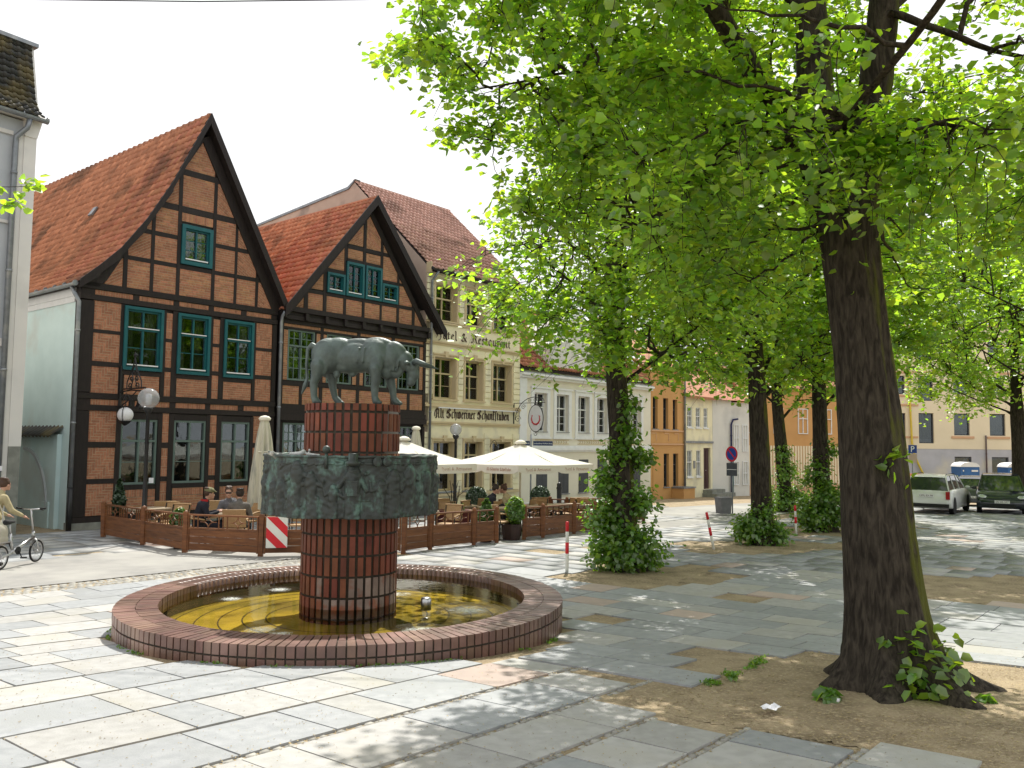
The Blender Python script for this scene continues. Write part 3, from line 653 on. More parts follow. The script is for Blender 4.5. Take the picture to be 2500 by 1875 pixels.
p = onring(.01, .36, .075); mb = MB(); mt = Matrix.Translation(p) @ Matrix.Rotation(fr_ + .01 / BR, 4, 'Z'); mb.box(-.03, .05, -.055, .055, -.085, .075, mt); mb.box(-.03, .062, -.065, .065, .075, .09, mt); mb.box(-.03, .056, -.058, .058, .02, .03, mt); mb.box(-.03, .056, -.058, .058, -.045, -.035, mt); part('hawker_tray', mb, M['bronze'], ft)
# spokes that carry the collar, hidden behind it
mb = MB()
for k in range(6):
    a = k * PI / 3; mb.bar((math.cos(a) * .58, math.sin(a) * .58, 1.6), (math.cos(a) * 1.07, math.sin(a) * 1.07, 1.6), .05)
part('bracket', mb, M['bronze'], ft)
p = onring(-.285, .74, .03); mb = MB(); mb.tube([p - Vector((0, 0, .16)), p + Vector((0, 0, .03))], [.022, .018], 10); mb.sphere(p + Vector((0, 0, .06)), .047, 16, 10); part('ball_finial', mb, M['bronze'], ft, True)
p = onring(.015, .64, .06); mb = MB(); mb.lathe([(.045, -.03), (.095, .0), (.09, .022), (.055, .03), (.058, .115), (.05, .12)], 20, p); part('top_hat', mb, M['bronze'], ft, True)
for s_ in (.285, .40):
    p = onring(s_, .66, .05); mb = MB(); mt = Matrix.Translation(p) @ Matrix.Rotation(fr_ + s_ / BR, 4, 'Z') @ Matrix.Rotation(PI / 2, 4, 'Y'); m2 = MB(); m2.lathe([(.004, .012), (.05, .016), (.056, .006), (.056, -.012), (.004, -.016)], 18)
    mb.v = [tuple(mt @ Vector(v)) for v in m2.v]; mb.f = m2.f; part('disc', mb, M['bronze'], ft, True)
p = onring(-1.05, .715, .0)
me = blob([(p + Vector((x, y, z)), r) for x, y, z, r in ((0, 0, 0, .04), (-.05, -.01, .02, .03), (-.08, -.02, .045, .02), (-.03, -.04, .04, .02), (.05, .02, .01, .03), (-.1, .01, .02, .018))], .012, 2); part('bird_splash_figure', with_mat(me, mat('bird_lime', (.55, .55, .52), (.10, .12, .11), .8, 30)), None, ft)
p = onring(-.92, .735, -.22)
me = blob([(p + Vector((-.08, 0, 0)), .025, p + Vector((.05, 0, .01)), .03), (p + Vector((.07, 0, .03)), .03), (p + Vector((.12, 0, .0)), .022, p + Vector((.26, 0, -.01)), .018), (p + Vector((.14, 0, .05)), .018)], .012, 2); part('pale_sculpted_bird', with_mat(me, mat('bird_lime_pale', (.6, .6, .58), (.4, .42, .4), .8, 20)), None, ft)
for k in range(26):
    pass
mb = MB(); mb.lathe([(.065, 0), (.065, .13), (.05, .15), (.01, .155)], 20, (1.02, -.35, WL - .03)); part('overflow_pipe', mb, M['steel'], ft, True)
mb = MB(); mb.lathe([(.004, WL), (PR - .475, WL)], 90, (PC[0], PC[1], 0), cap=False)
w_ = struct('water', mb, M['water'], True)

# ------------------------------------------------------------------ bull
bz = cz1 + .0
bl = root('bull_statue', (PC[0] + .02, PC[1] - .02, bz), 0, 'greenish bronze bull lowering its head on top of the fountain column', 'statue')
def E3(c, r, ry=0.): return ('e', Vector(c), r, Matrix.Rotation(ry, 4, 'Y'))
bp = [E3((-.42, 0, .62), (.24, .18, .225)), E3((-.30, 0, .68), (.26, .15, .17)), E3((-.04, 0, .60), (.34, .185, .205)), E3((.20, 0, .61), (.26, .18, .235)),
      E3((.24, 0, .73), (.24, .10, .125), .08), E3((-.02, 0, .73), (.34, .10, .11)), E3((.40, 0, .60), (.19, .135, .20), .5), E3((.36, 0, .47), (.12, .085, .15)),
      E3((.48, 0, .66), (.17, .10, .13), .65), E3((.59, 0, .56), (.13, .095, .125), .6), E3((.50, 0, .45), (.10, .05, .13), .5), E3((.70, 0, .48), (.095, .082, .095)), E3((.72, 0, .40), (.078, .066, .105), -.25), E3((.695, 0, .31), (.056, .054, .075), -.2), E3((.68, 0, .265), (.046, .05, .038)),
      E3((-.47, .08, .765), (.08, .05, .045)), E3((-.47, -.08, .765), (.08, .05, .045)), E3((-.16, 0, .49), (.2, .12, .10)), E3((.25, -.13, .51), (.10, .06, .16)), E3((.25, .13, .51), (.10, .06, .16)),
      E3((-.50, -.10, .52), (.12, .078, .18)), E3((-.48, .10, .52), (.12, .078, .18)), E3((-.10, 0, .39), (.06, .04, .045)), E3((-.31, 0, .38), (.045, .05, .055))]
bp += [(Vector((.02 + k * .075, -.168 + .004 * k, .70)), .014, Vector((.0 + k * .075, -.176 + .004 * k, .52)), .010) for k in range(3)]
bp += [(Vector((.44 + k * .05, -.10, .58 - k * .02)), .016, Vector((.42 + k * .045, -.075, .42 - k * .0)), .012) for k in range(3)]
def leg(pts):
    r = []
    for (a, ra), (b, rb) in zip(pts, pts[1:]): r.append((Vector(a), ra, Vector(b), rb))
    return r
bp += leg([((-.53, -.12, .48), .105), ((-.55, -.12, .36), .07), ((-.585, -.12, .25), .055), ((-.575, -.12, .08), .045), ((-.55, -.12, .035), .052)])   # near hind: stifle, hock behind, shank
bp += leg([((-.44, .12, .46), .10), ((-.40, .12, .34), .07), ((-.40, .12, .24), .053), ((-.36, .12, .09), .043), ((-.31, .12, .035), .050)])
bp += leg([((.24, -.13, .44), .088), ((.25, -.13, .29), .066), ((.235, -.13, .22), .057), ((.24, -.13, .08), .045), ((.26, -.13, .035), .053)])
bp += leg([((.36, .12, .42), .082), ((.40, .12, .27), .061), ((.42, .12, .20), .053), ((.44, .12, .08), .043), ((.48, .12, .035), .050)])
for (x, y) in ((-.535, -.12), (-.29, .12), (.28, -.13), (.50, .12)): bp += [E3((x, y, .022), (.062, .045, .030))]
def put_local(name, me, par, m): return part(name, with_mat(me, m), None, par)
put_local('body', blob(bp, .011, 3), bl, M['bronze_bull'])
put_local('tail', blob(leg([((-.60, 0, .72), .04), ((-.66, 0, .755), .032), ((-.715, 0, .70), .026), ((-.725, 0, .5), .021), ((-.71, 0, .32), .02), ((-.735, 0, .24), .035), ((-.78, 0, .13), .012)]), .009, 3), bl, M['bronze_bull'])
for sy_ in (-1, 1):
    mb = MB(); mb.tube([(.74, .05 * sy_, .53), (.78, .14 * sy_, .535), (.87, .21 * sy_, .51), (1.03, .215 * sy_, .47)], [.042, .040, .028, .003], 12); part('horn', mb, M['bronze_bull'], bl, True)
    put_local('ear', blob([E3((.66, .14 * sy_, .515), (.04, .07, .03), .4)], .008, 2), bl, M['bronze_bull'])
bl.rotation_euler = (0, 0, rad(-4)); bl.scale = (.97, .95, 1.02); bl.location.x += .06
# stool for an even stance: thin bronze plate
# ------------------------------------------------------------------ house kit (local x along the facade, y into the house, z up)
RZ = PI / 2 - AZ
OA = (-11.759, 22.718); 
def along(o, d): return (o[0] + UX * d, o[1] + UY * d)
OB = along(OA, 6.65); OC = along(OB, 6.466); OD = along(OC, 5.88)
class Bricks:
    """collects clipped brick outlines of one facade, then splits them into single bricks and a joined field"""
    def __init__(s, d=.006): s.items = []; s.d = d
    def emit(s, poly, y): 
        if area(poly) > 2e-4: s.items.append((poly, y))
    def fill(s, panel, pat, y, ang=0.):
        xs_ = [p[0] for p in panel]; zs_ = [p[1] for p in panel]; x0, x1, z0, z1 = min(xs_), max(xs_), min(zs_), max(zs_)
        g = .012
        def rect(a, b, c, d_): return [(a + g / 2, c + g / 2), (b - g / 2, c + g / 2), (b - g / 2, d_ - g / 2), (a + g / 2, d_ - g / 2)]
        if pat == 'soldier':
            n = max(1, round((x1 - x0) / .072)); w = (x1 - x0) / n
            for i in range(n): s.emit(clip_poly(rect(x0 + i * w, x0 + (i + 1) * w, z0, z1), panel), y)
        elif pat == 'run':
            n = max(1, round((z1 - z0) / .072)); h = (z1 - z0) / n
            for j in range(n):
                x = x0 - (.12 if j % 2 else 0) - .03 * (j % 3)
                while x < x1: s.emit(clip_poly(rect(x, x + .24, z0 + j * h, z0 + (j + 1) * h), panel), y); x += .24
        elif pat == 'herring':
            w = .075; n = int((x1 - x0) / w) + 8; m = int((z1 - z0) / w) + 8; ox = rnd.randrange(6)
            for i in range(-4, n):
                for j in range(-4, m):
                    k = (i + ox - j) % 6
                    if k == 0: s.emit(clip_poly(rect(x0 + i * w, x0 + (i + 3) * w, z0 + j * w, z0 + (j + 1) * w), panel), y)
                    elif k == 5: s.emit(clip_poly(rect(x0 + i * w, x0 + (i + 1) * w, z0 + j * w, z0 + (j + 3) * w), panel), y)
        elif pat == 'stack':   # alternating blocks of upright and lying bricks
            z = z0; k = 0; w = x1 - x0
            while z < z1 - .02:
                if k % 2 == 0:
                    for i in range(3): s.emit(clip_poly(rect(x0 + i * w / 3, x0 + (i + 1) * w / 3, z, min(z + .22, z1)), panel), y)
                    z += .22
                else:
                    s.emit(clip_poly(rect(x0, x1, z, min(z + .073, z1)), panel), y); z += .073
                k += 1
        elif pat == 'diag':
            cx, cz = (x0 + x1) / 2, (z0 + z1) / 2; R = max(x1 - x0, z1 - z0); ca, sa = math.cos(ang), math.sin(ang); j = -int(R / .072)
            while j * .072 < R:
                x = -R - (.12 if j % 2 else 0)
                while x < R:
                    q = [(cx + a * ca - b * sa, cz + a * sa + b * ca) for a, b in rect(x, x + .24, j * .072, (j + 1) * .072)]; s.emit(clip_poly(q, panel), y); x += .24
                j += 1
    def build(s, par, m, limit=298, view=None):
        vx, vz = view or (3, 3)
        it = sorted(s.items, key=lambda t: -area(t[0]))
        def mk(lst):
            mb = MB()
            for poly, y in lst:
                n = len(poly); dy = s.d + rnd.uniform(-.002, .002); vs = [(p[0], y, p[1]) for p in poly] + [(p[0], y - dy, p[1]) for p in poly]
                mb.add(vs, [tuple(range(n, 2 * n))] + [(i, (i + 1) % n, (i + 1) % n + n, i + n) for i in range(n)])
            return mb
        for p in it[:limit]:
            poly, y = p; cx = sum(a for a, b in poly) / len(poly); cz = sum(b for a, b in poly) / len(poly)
            mb = mk([([(a - cx, b - cz) for a, b in poly], 0.)]); me = bpy.data.meshes.new('brick'); me.from_pydata(mb.v, [], mb.f); me.materials.append(m)
            o = bpy.data.objects.new('brick', me); COL.objects.link(o); o.parent = par; o.location = (cx, y, cz)
        if it[limit:]:
            mb = mk(it[limit:]); me = bpy.data.meshes.new('brickwork'); me.from_pydata(mb.v, [], mb.f); me.materials.append(m)
            o = part('brickwork', me, None, par); o['kind'] = 'stuff'
    
def rectp(x0, x1, z0, z1): return [(x0, z0), (x1, z0), (x1, z1), (x0, z1)]
def window(h, x0, x1, z0, z1, y, fm, cols=2, trans=.62, lower_rows=2, upper_rows=1, fw=.075, out=.03, depth=.10, sill=None, curtain=0, open_sash=False, trim=0., muntin=.022, interior=True, name='window', label=None, pc=1):
    """frame mesh = the part; panes, muntins, sill = sub-parts. y is the wall face; frame stands `out` proud"""
    mb = MB(); ya, yb = y - out, y + depth
    e = fw
    if trim:
        for a in ((x0, x0 + trim, z0, z1), (x1 - trim, x1, z0, z1), (x0 + trim, x1 - trim, z1 - trim, z1), (x0 + trim, x1 - trim, z0, z0 + trim)):
            mb.box(a[0], a[1], ya - .03, ya + .04, a[2], a[3])
        x0 += trim; x1 -= trim; z0 += trim; z1 -= trim; ya += .04
    mb.box(x0, x0 + e, ya, yb, z0, z1); mb.box(x1 - e, x1, ya, yb, z0, z1); mb.box(x0 + e, x1 - e, ya, yb, z1 - e, z1); mb.box(x0 + e, x1 - e, ya, yb, z0, z0 + e)
    zt = z0 + (z1 - z0) * trans if trans else z1
    if trans: mb.box(x0 + e, x1 - e, ya - .012, yb - .01, zt - e * .5, zt + e * .5)
    xc = (x0 + x1) / 2
    if cols == 2:
        mb.box(xc - e * .45, xc + e * .45, ya + .004, yb - .012, z0 + e, zt - e * .5 if trans else z1 - e)
        if trans: mb.box(xc - e * .38, xc + e * .38, ya + .004, yb - .012, zt + e * .5, z1 - e)
    f = part(name, mb, fm, h)
    if label: f['label'] = label
    yg = (ya + yb) / 2 + .01
    spans = [(x0 + e, xc - e * .45), (xc + e * .45, x1 - e)] if cols == 2 else [(x0 + e, x1 - e)]
    blocks = [(z0 + e, (zt - e * .5) if trans else z1 - e, lower_rows)] + ([(zt + e * .5, z1 - e, upper_rows)] if trans else [])
    gm = unit_box(M['glass']); mun = MB()
    for a, b in spans:
        for c, d, r in blocks:
            for k in range(r):
                for q in range(pc):
                    aa = a + (b - a) * q / pc; bb = a + (b - a) * (q + 1) / pc; cc = c + (d - c) * k / r; dd = c + (d - c) * (k + 1) / r
                    o = bpy.data.objects.new('pane', gm); COL.objects.link(o); o.parent = f
                    o.matrix_local = Matrix.Translation(((aa + bb) / 2, yg, (cc + dd) / 2)) @ Matrix.Rotation(rnd.uniform(-.006, .006), 4, 'Z') @ Matrix.Rotation(rnd.uniform(-.006, .006), 4, 'X') @ Matrix.Diagonal((bb - aa - .004, .006, dd - cc - .004, 1))
            for k in range(1, r):
                zz = c + (d - c) * k / r; mun.box(a, b, yg - .014, yg + .010, zz - muntin / 2, zz + muntin / 2)
            for q in range(1, pc):
                xx = a + (b - a) * q / pc; mun.box(xx - muntin / 2, xx + muntin / 2, yg - .017, yg + .008, c, d)
    if mun.v: part('muntin', mun, fm if not isinstance(sill, bpy.types.Material) else fm, f)
    if sill is not None:
        mb = MB(); mb.box(x0 + e * .6, x1 - e * .6, ya - .05, ya - .001, z0 + e * .9, z0 + e * .9 + .035)
        if trans: mb.box(x0 + e * .6, x1 - e * .6, ya - .045, ya - .013, zt + e * .5 + .001, zt + e * .5 + .028)
        part('sill', mb, sill, f)
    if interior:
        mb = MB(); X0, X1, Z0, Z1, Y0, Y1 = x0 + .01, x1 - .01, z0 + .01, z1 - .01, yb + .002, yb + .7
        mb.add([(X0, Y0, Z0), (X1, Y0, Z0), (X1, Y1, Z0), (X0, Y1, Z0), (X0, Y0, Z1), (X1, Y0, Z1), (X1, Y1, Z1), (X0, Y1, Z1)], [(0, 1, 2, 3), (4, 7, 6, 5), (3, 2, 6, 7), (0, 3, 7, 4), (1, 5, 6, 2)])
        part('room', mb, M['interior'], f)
        if curtain:
            mb = MB(); n = 24
            for side in ((x0 + .04, x0 + .04 + (x1 - x0) * .26), (x1 - .04 - (x1 - x0) * .26, x1 - .04)) if curtain == 1 else ((x0 + .04, x1 - .04),):
                o_i = len(mb.v)
                for i in range(n + 1):
                    t = i / n; xx = side[0] + (side[1] - side[0]) * t; yy = yb + .12 + .018 * math.sin(t * 30)
                    mb.v += [(xx, yy, z0 + (.3 if curtain == 2 else .02)), (xx, yy, z1 - .05)]
                for i in range(n): mb.f.append((o_i + 2 * i, o_i + 2 * i + 2, o_i + 2 * i + 3, o_i + 2 * i + 1))
            part('curtain', mb, M['curtain'], f)
    return f
def pot_plant(par, x, y, z, flow=None):
    me = blob([(Vector((x, y, z + .05)), .05, Vector((x, y, z + .12)), .06)], .02, 1); part('flower_pot', with_mat(me, M['white_paint']), None, par)
    V, F = leaf_cloud([(x, y, z + .25)], .14, 120, .05); part('house_plant', np_mesh('house_plant', V, F, M['leaf_dark']), None, par)
# leaf generator used by every plant: returns vertex and face arrays of folded leaves
def leaves(P, Nrm, size, droop=None, rs=NR):
    """P (n,3) positions, Nrm (n,3) leaf normals, size (n,). 6 verts, 4 faces (triangles as quads avoided)"""
    n = len(P); a = rs.rand(n) * 2 * PI
    Nrm = Nrm / np.linalg.norm(Nrm, axis=1, keepdims=True)
    ref = np.where(np.abs(Nrm[:, 2:3]) > .9, np.array([[1., 0, 0]]), np.array([[0, 0, 1.]])); t1 = np.cross(Nrm, ref); t1 /= np.linalg.norm(t1, axis=1, keepdims=True); t2 = np.cross(Nrm, t1)
    d = t1 * np.cos(a)[:, None] + t2 * np.sin(a)[:, None]; s = np.cross(Nrm, d); sz = size[:, None]; fold = (.03 + .16 * rs.rand(n))[:, None]
    b = P; tip = P + d * sz * 1.12 - Nrm * sz * .18; mid = P + d * sz * .5 - Nrm * sz * .06
    l1 = P + d * sz * .06 + s * sz * .40 + Nrm * sz * fold; l2 = P + d * sz * .64 + s * sz * .46 + Nrm * sz * fold * .8
    r1 = P + d * sz * .06 - s * sz * .40 + Nrm * sz * fold; r2 = P + d * sz * .64 - s * sz * .46 + Nrm * sz * fold * .8
    V = np.stack([b, l1, l2, tip, r2, r1], 1).reshape(-1, 3); o = (np.arange(n) * 6)[:, None, None]
    F = (np.array([[0, 3, 2, 1], [0, 5, 4, 3]])[None] + o).reshape(-1, 4); return V, F
def leaf_cloud(centres, rad_, n, size, flat=.6, rs=NR):
    C = np.array(centres)[rs.randint(0, len(centres), n)]; D = rs.randn(n, 3); D /= np.linalg.norm(D, axis=1, keepdims=True)
    P = C + D * (rad_ * rs.rand(n, 1) ** .4); Nn = D * flat + rs.randn(n, 3) * .5 + np.array([0, -.1, .35]); return leaves(P, Nn, size * (.6 + .7 * rs.rand(n)), rs=rs)

def pantile(m, w=.24, l=.36):
    """one S-shaped roof tile in a unit frame: x across, y up the slope, z off the roof"""
    key = 'tile_' + m.name
    if key in UNIT: return UNIT[key]
    V = []; F = []; k = 6; prof_ = [(-.5, .25), (-.36, .80), (-.2, 1.05), (-.04, .62), (.18, .25), (.5, .22)]
    for y, dz in ((-.54, .25), (.5, -.40)):
        for x, z in prof_: V.append((x * w, y * l, (z + dz) * .055))
    F = [(i, i + 1, i + 1 + k, i + k) for i in range(k - 1)]
    o = len(V)
    for x, z in prof_: V.append((x * w, -.54 * l, (z - .62) * .055))
    F += [(o + i, o + i + 1, i + 1, i) for i in range(k - 1)]
    me = bpy.data.meshes.new('roof_tile'); me.from_pydata(V, [], F); me.materials.append(m); me.polygons.foreach_set('use_smooth', [True] * (k - 1) + [False] * (k - 1)); UNIT[key] = me; return me
def tiled(par, o, ex, segs, width, m, tw=.215, row=.30, name='roof_tile', limit=296, keep=None, near=None, flip=False):
    """o = eave start (local), ex = unit vector along the eave, segs = [(dir, length)...] up the slope (dir unit)"""
    ex = Vector(ex); o = Vector(o); items = []; n = int(width / tw); tw2 = width / n; p = Vector(o)
    for d, Lg in segs:
        d = Vector(d).normalized(); k = max(1, round(Lg / row)); st = Lg / k; nrm = ex.cross(d).normalized()
        if nrm.z < 0: nrm = -nrm
        xx = d.cross(nrm)
        B = Matrix(((xx.x, d.x, nrm.x, 0), (xx.y, d.y, nrm.y, 0), (xx.z, d.z, nrm.z, 0), (0, 0, 0, 1)))
        for j in range(k):
            for i in range(n):
                c = p + ex * (tw2 * (i + .5)) + d * (st * (j + .5)) + nrm * .02
                if keep and not keep(c): continue
                items.append((c, Matrix.Translation(c) @ B @ Matrix.Rotation(rnd.uniform(-.02, .02), 4, 'Z') @ Matrix.Diagonal((tw2 / .24 * 1.02, st / .36 * 1.06, 1.0 + rnd.uniform(-.1, .15), 1))))
        p = p + d * Lg
    if near: items.sort(key=lambda t: (t[0] - Vector(near)).length)
    me = pantile(m); pieces(name, [t[1] for t in items], m, par, limit, mesh=me)
def pipe(par, pts, m=None, r=.05, name='drainpipe', collars=True):
    mb = MB(); mb.tube(pts, r, 10)
    if collars:
        a, b = Vector(pts[-2]), Vector(pts[-1]); n = max(1, int((b - a).length / 2))
        for i in range(n): q = a.lerp(b, (i + .3) / n); mb.tube([q, q + (b - a).normalized() * .06], r * 1.25, 10)
    return part(name, mb, m or M['grey_metal'], par, True)
def half_gutter(par, a, b, r=.07, m=None):
    a = Vector(a); b = Vector(b); t = (b - a).normalized(); sx = t.cross(Vector((0, 0, 1))).normalized(); mb = MB(); n = 7; V = []
    for p in (a, b):
        for rr in (r, r - .012):
            for i in range(n): an = PI + PI * i / (n - 1); V.append(p + sx * math.cos(an) * rr + Vector((0, 0, 1)) * math.sin(an) * rr)
    F = []
    for k in (0, n):
        for i in range(n - 1): F.append((k + i, k + i + 1, 2 * n + k + i + 1, 2 * n + k + i))
    mb.add(V, F); n_ = max(1, int((b - a).length / .6))
    for i in range(n_ + 1): q = a.lerp(b, i / n_); mb.tube([q - t * .012, q + t * .012], r * 1.04, 10)
    return part('gutter', mb, m or M['grey_metal'], par)

def beam_v(h, x0, x1, z0, z1, p=.034, y=0.):
    mb = MB(); mb.box(x0, x1, y - p, y + .02, z0, z1); mb.v = [(a + rnd.uniform(-.009, .009), b, c + rnd.uniform(-.009, .009)) for a, b, c in mb.v]
    return part('beam', mb, M['timber'], h)
def beam_h(h, x0, x1, z0, z1, p=.028, y=0.): return beam_v(h, x0, x1, z0, z1, p, y)
def mpanel(mb, poly, y): mb.prism(poly, y - .012, y + .015)

# ================================================================== half-timbered house, left
h1 = root('timbered_house', (OA[0], OA[1], 0), RZ, 'larger half-timbered brick gable house with one attic window and mint side wall', 'house')
GB = -.20
wall_back = MB(); wall_back.prism([(-.04, GB), (6.22, GB), (6.22, 6.6), (3.36, 12.0), (.02, 6.55), (-.04, 6.5)], .012, .35)
w1 = None
HOL1 = [(1.16, 2.32, 4.27, 6.09), (2.77, 3.83, 4.26, 6.08), (4.31, 5.36, 4.26, 6.07), (1.21, 2.28, 1.02, 2.87), (2.79, 3.82, 1.02, 2.88), (4.33, 5.34, 1.02, 2.88), (2.78, 3.80, 7.57, 8.78)]
def wall_with_holes(h, name, xs_, zs_, holes, y0, y1, m, clip=None):
    """rectangular grid of wall cells with openings left free"""
    X = sorted(set([xs_[0], xs_[1]] + [a for q in holes for a in q[:2]])); Z = sorted(set([zs_[0], zs_[1]] + [a for q in holes for a in q[2:]])); mb = MB()
    for a, b in zip(X, X[1:]):
        for c, d in zip(Z, Z[1:]):
            if any(q[0] <= a + 1e-6 and q[1] >= b - 1e-6 and q[2] <= c + 1e-6 and q[3] >= d - 1e-6 for q in holes): continue
            poly = rectp(a, b, c, d)
            if clip: poly = clip_poly(poly, clip)
            if area(poly) > 1e-4: mb.prism(poly, y0, y1)
    return part(name, mb, m, h)
OUT1 = [(-.04, GB), (6.22, GB), (6.22, 6.6), (3.36, 12.0), (.0, 6.55), (-.04, 6.5)]
w1 = wall_with_holes(h1, 'wall', (-.04, 6.22), (GB, 12.0), HOL1, .016, .30, M['timber'], OUT1)
mb = MB(); mb.box(-.08, 6.26, -.06, .3, -.3, .035); part('plinth', mb, M['stone'], h1)
bk = Bricks(); mor = MB()
def panel(poly, pat, ang=0.):
    mpanel(mor, poly, 0.); x_ = [p[0] for p in poly]
    ins = poly; bk.fill(ins, pat, -.012, ang)
SOLD = [(.33, 1.40), (1.57, 2.62), (2.80, 3.76), (3.93, 4.89), (5.08, 6.01)]
for a, b in SOLD: panel(rectp(a, b, 6.28, 6.42), 'soldier'); panel(rectp(a, b, 3.235, 3.395), 'soldier')
for c, d in ((5.33, 6.12), (4.44, 5.23), (3.57, 4.31), (2.22, 3.08), (1.21, 2.07), (.21, 1.07)):
    panel(rectp(.31, 1.07, c, d), 'herring'); panel(rectp(5.46, 6.06, c - (.03 if c > 3 else 0), d - (.03 if c > 3 else 0)), 'herring')
for c, d in ((5.27, 6.03), (4.42, 5.17), (3.57, 4.29), (2.22, 3.07), (1.23, 2.06), (.21, 1.09)):
    panel(rectp(2.42, 2.62, c, d), 'stack'); panel(rectp(3.94, 4.17, c, d), 'stack')
for a, b in ((1.24, 2.27), (2.81, 3.80), (4.35, 5.33)): panel(rectp(a, b, 3.57, 4.12), 'run')
for a, b in ((1.22, 1.96), (2.05, 2.28), (2.81, 3.80), (4.35, 5.33)):
    panel(rectp(a, b, .21, .66), 'run'); panel(rectp(a, b, .67, .88), 'soldier')
TRI1 = [(.55, 6.60), (6.02, 6.60), (3.36, 11.44)]
cols_ = [(.31, 1.07), (1.19, 1.86), (1.97, 2.66), (2.77, 3.81), (3.92, 4.60), (4.69, 5.38), (5.47, 6.1)]
rows_ = [(6.60, 7.42), (7.54, 8.27), (8.40, 9.14), (9.33, 10.28), (10.47, 11.6)]
for ci, (a, b) in enumerate(cols_):
    for ri_, (c, d) in enumerate(rows_):
        if ci == 3 and ri_ == 1: continue
        cell = rectp(a, b, c, d)
        if ci == 3 and ri_ == 2: cell = rectp(a, b, 8.87, 9.13)
        poly = clip_poly(cell, TRI1)
        if area(poly) < .03: continue
        full = abs(area(poly) - area(cell)) < .02
        panel(poly, 'soldier' if (ci == 3 and ri_ == 2) else ('run' if full or ri_ == 4 else 'diag'), (.55 if a < 3 else -.55))
part('infill', mor, M['mortar_house'], h1); bk.build(h1, M['brick_house'])
B = lambda *a: beam_v(h1, *a)
BH = lambda *a: beam_h(h1, *a)
for x0, x1 in ((-.04, .31), (6.07, 6.22)): B(x0, x1, .19, 3.07, .05); B(x0, x1, 3.58, 6.10, .05)
for z0, z1 in ((.19, 3.06), (3.58, 6.11)):
    for x0, x1 in ((1.07, 1.20), (2.29, 2.42), (2.62, 2.78), (3.82, 3.94), (4.17, 4.32), (5.35, 5.46)): B(x0, x1, z0, z1)
BH(-.06, 6.24, .03, .19, .055); BH(-.06, 6.24, 3.08, 3.235, .055); BH(-.06, 6.24, 3.41, 3.57, .06); BH(-.06, 6.24, 6.125, 6.275, .055); BH(-.06, 6.24, 6.43, 6.60, .06)
for a, b in zip([-.04] + [q[1] for q in SOLD], [q[0] for q in SOLD] + [6.22]): BH(a, b, 3.236, 3.409, .03); BH(a, b, 6.276, 6.429, .03)
for (c, d) in ((5.23, 5.33), (4.31, 4.44), (2.07, 2.22), (1.07, 1.21)): BH(.311, 1.069, c, d); BH(5.461, 6.069, c - (.03 if c > 3 else 0), d - (.03 if c > 3 else 0))
for (c, d) in ((5.17, 5.27), (4.29, 4.42), (2.06, 2.22), (1.09, 1.23)): BH(2.421, 2.619, c, d); BH(3.941, 4.169, c, d)
for a, b in ((1.201, 2.289), (2.781, 3.819), (4.321, 5.349)): BH(a, b, 4.12, 4.255); BH(a, b, .88, 1.015); BH(a, b, 2.885, 3.05)
B(1.96, 2.05, .19, .88)
for x0, x1, zt in ((1.07, 1.19, 7.75), (1.86, 1.97, 9.1), (2.66, 2.77, 10.45), (3.81, 3.92, 10.45), (4.60, 4.69, 9.0), (5.38, 5.47, 7.6)): B(x0, x1, 6.601, zt)
for (c, d), a, b in (((7.42, 7.54), .9, 5.6), ((8.27, 8.40), 1.45, 5.1), ((9.14, 9.32), 1.95, 4.62), ((10.29, 10.46), 2.6, 4.05)):
    if c == 8.27: BH(a, 2.659, c, d, .026); BH(3.921, b, c, d, .026)
    else: BH(a, b, c, d, .026)
for a, b in (((6.13, 6.55), (3.36, 11.62)),):
    mb = MB(); mb.bar((a[0] - (.08 if a[0] < 3 else -.08), -.02, a[1]), (b[0] - (.08 if a[0] < 3 else -.08), -.02, b[1]), .30, .075, (0, 1, 0)); part('rafter', mb, M['timber'], h1)
for (x0, x1, z0, z1) in HOL1[:3]:
    f = window(h1, x0, x1, z0, z1, 0, M['teal'], trim=.085, fw=.055, trans=.66, lower_rows=2, sill=M['white_paint'], curtain=1, out=.05)
    if x0 != 2.77: pot_plant(f, x0 + .33, .22, z0 + .16); pot_plant(f, x0 + .8, .22, z0 + .15)
window(h1, *HOL1[6], 0, M['teal'], trim=.11, fw=.05, trans=None, lower_rows=3, sill=M['white_paint'], curtain=2, out=.05)
for (x0, x1, z0, z1) in HOL1[3:6]: window(h1, x0, x1, z0, z1, .03, M['sage'], fw=.062, trans=.67, lower_rows=2, upper_rows=1, out=.03)
mb = MB(); mb.box(2.06, 2.20, -.06, -.05, 1.05, 1.20); part('notice', mb, M['paper'], h1)
# side wall
D1 = 12.9
mb = MB(); mb.box(-.03, .05, .301, D1, -.3, 6.35); part('side_wall', mb, M['stucco_mint'], h1)
mb = MB(); mb.box(-.10, -.031, .30, D1, 6.22, 6.50); mb.box(-.07, -.031, .30, D1, 6.06, 6.219); part('eaves_moulding', mb, M['white_paint'], h1)
mb = MB(); mb.box(6.14, 6.22, .301, D1, -.3, 6.5); mb.box(-.03, 6.22, D1, D1 + .1, -.3, 6.5); part('rear_wall', mb, M['stucco_mint'], h1)
prof1 = [(-.22, 6.50), (.30, 6.98), (.85, 7.55), (1.55, 8.52), (2.30, 9.82), (3.44, 12.22)]
VY = -.34   # verge overhang
und = MB()
for (a, b) in zip(prof1, prof1[1:]): und.prism([a, b, (b[0] + .03, b[1] - .10), (a[0] + .03, a[1] - .10)], VY + .03, D1)
part('roof_deck', und, M['timber'], h1)
segs = [((b[0] - a[0], 0, b[1] - a[1]), math.hypot(b[0] - a[0], b[1] - a[1])) for a, b in zip(prof1, prof1[1:])]
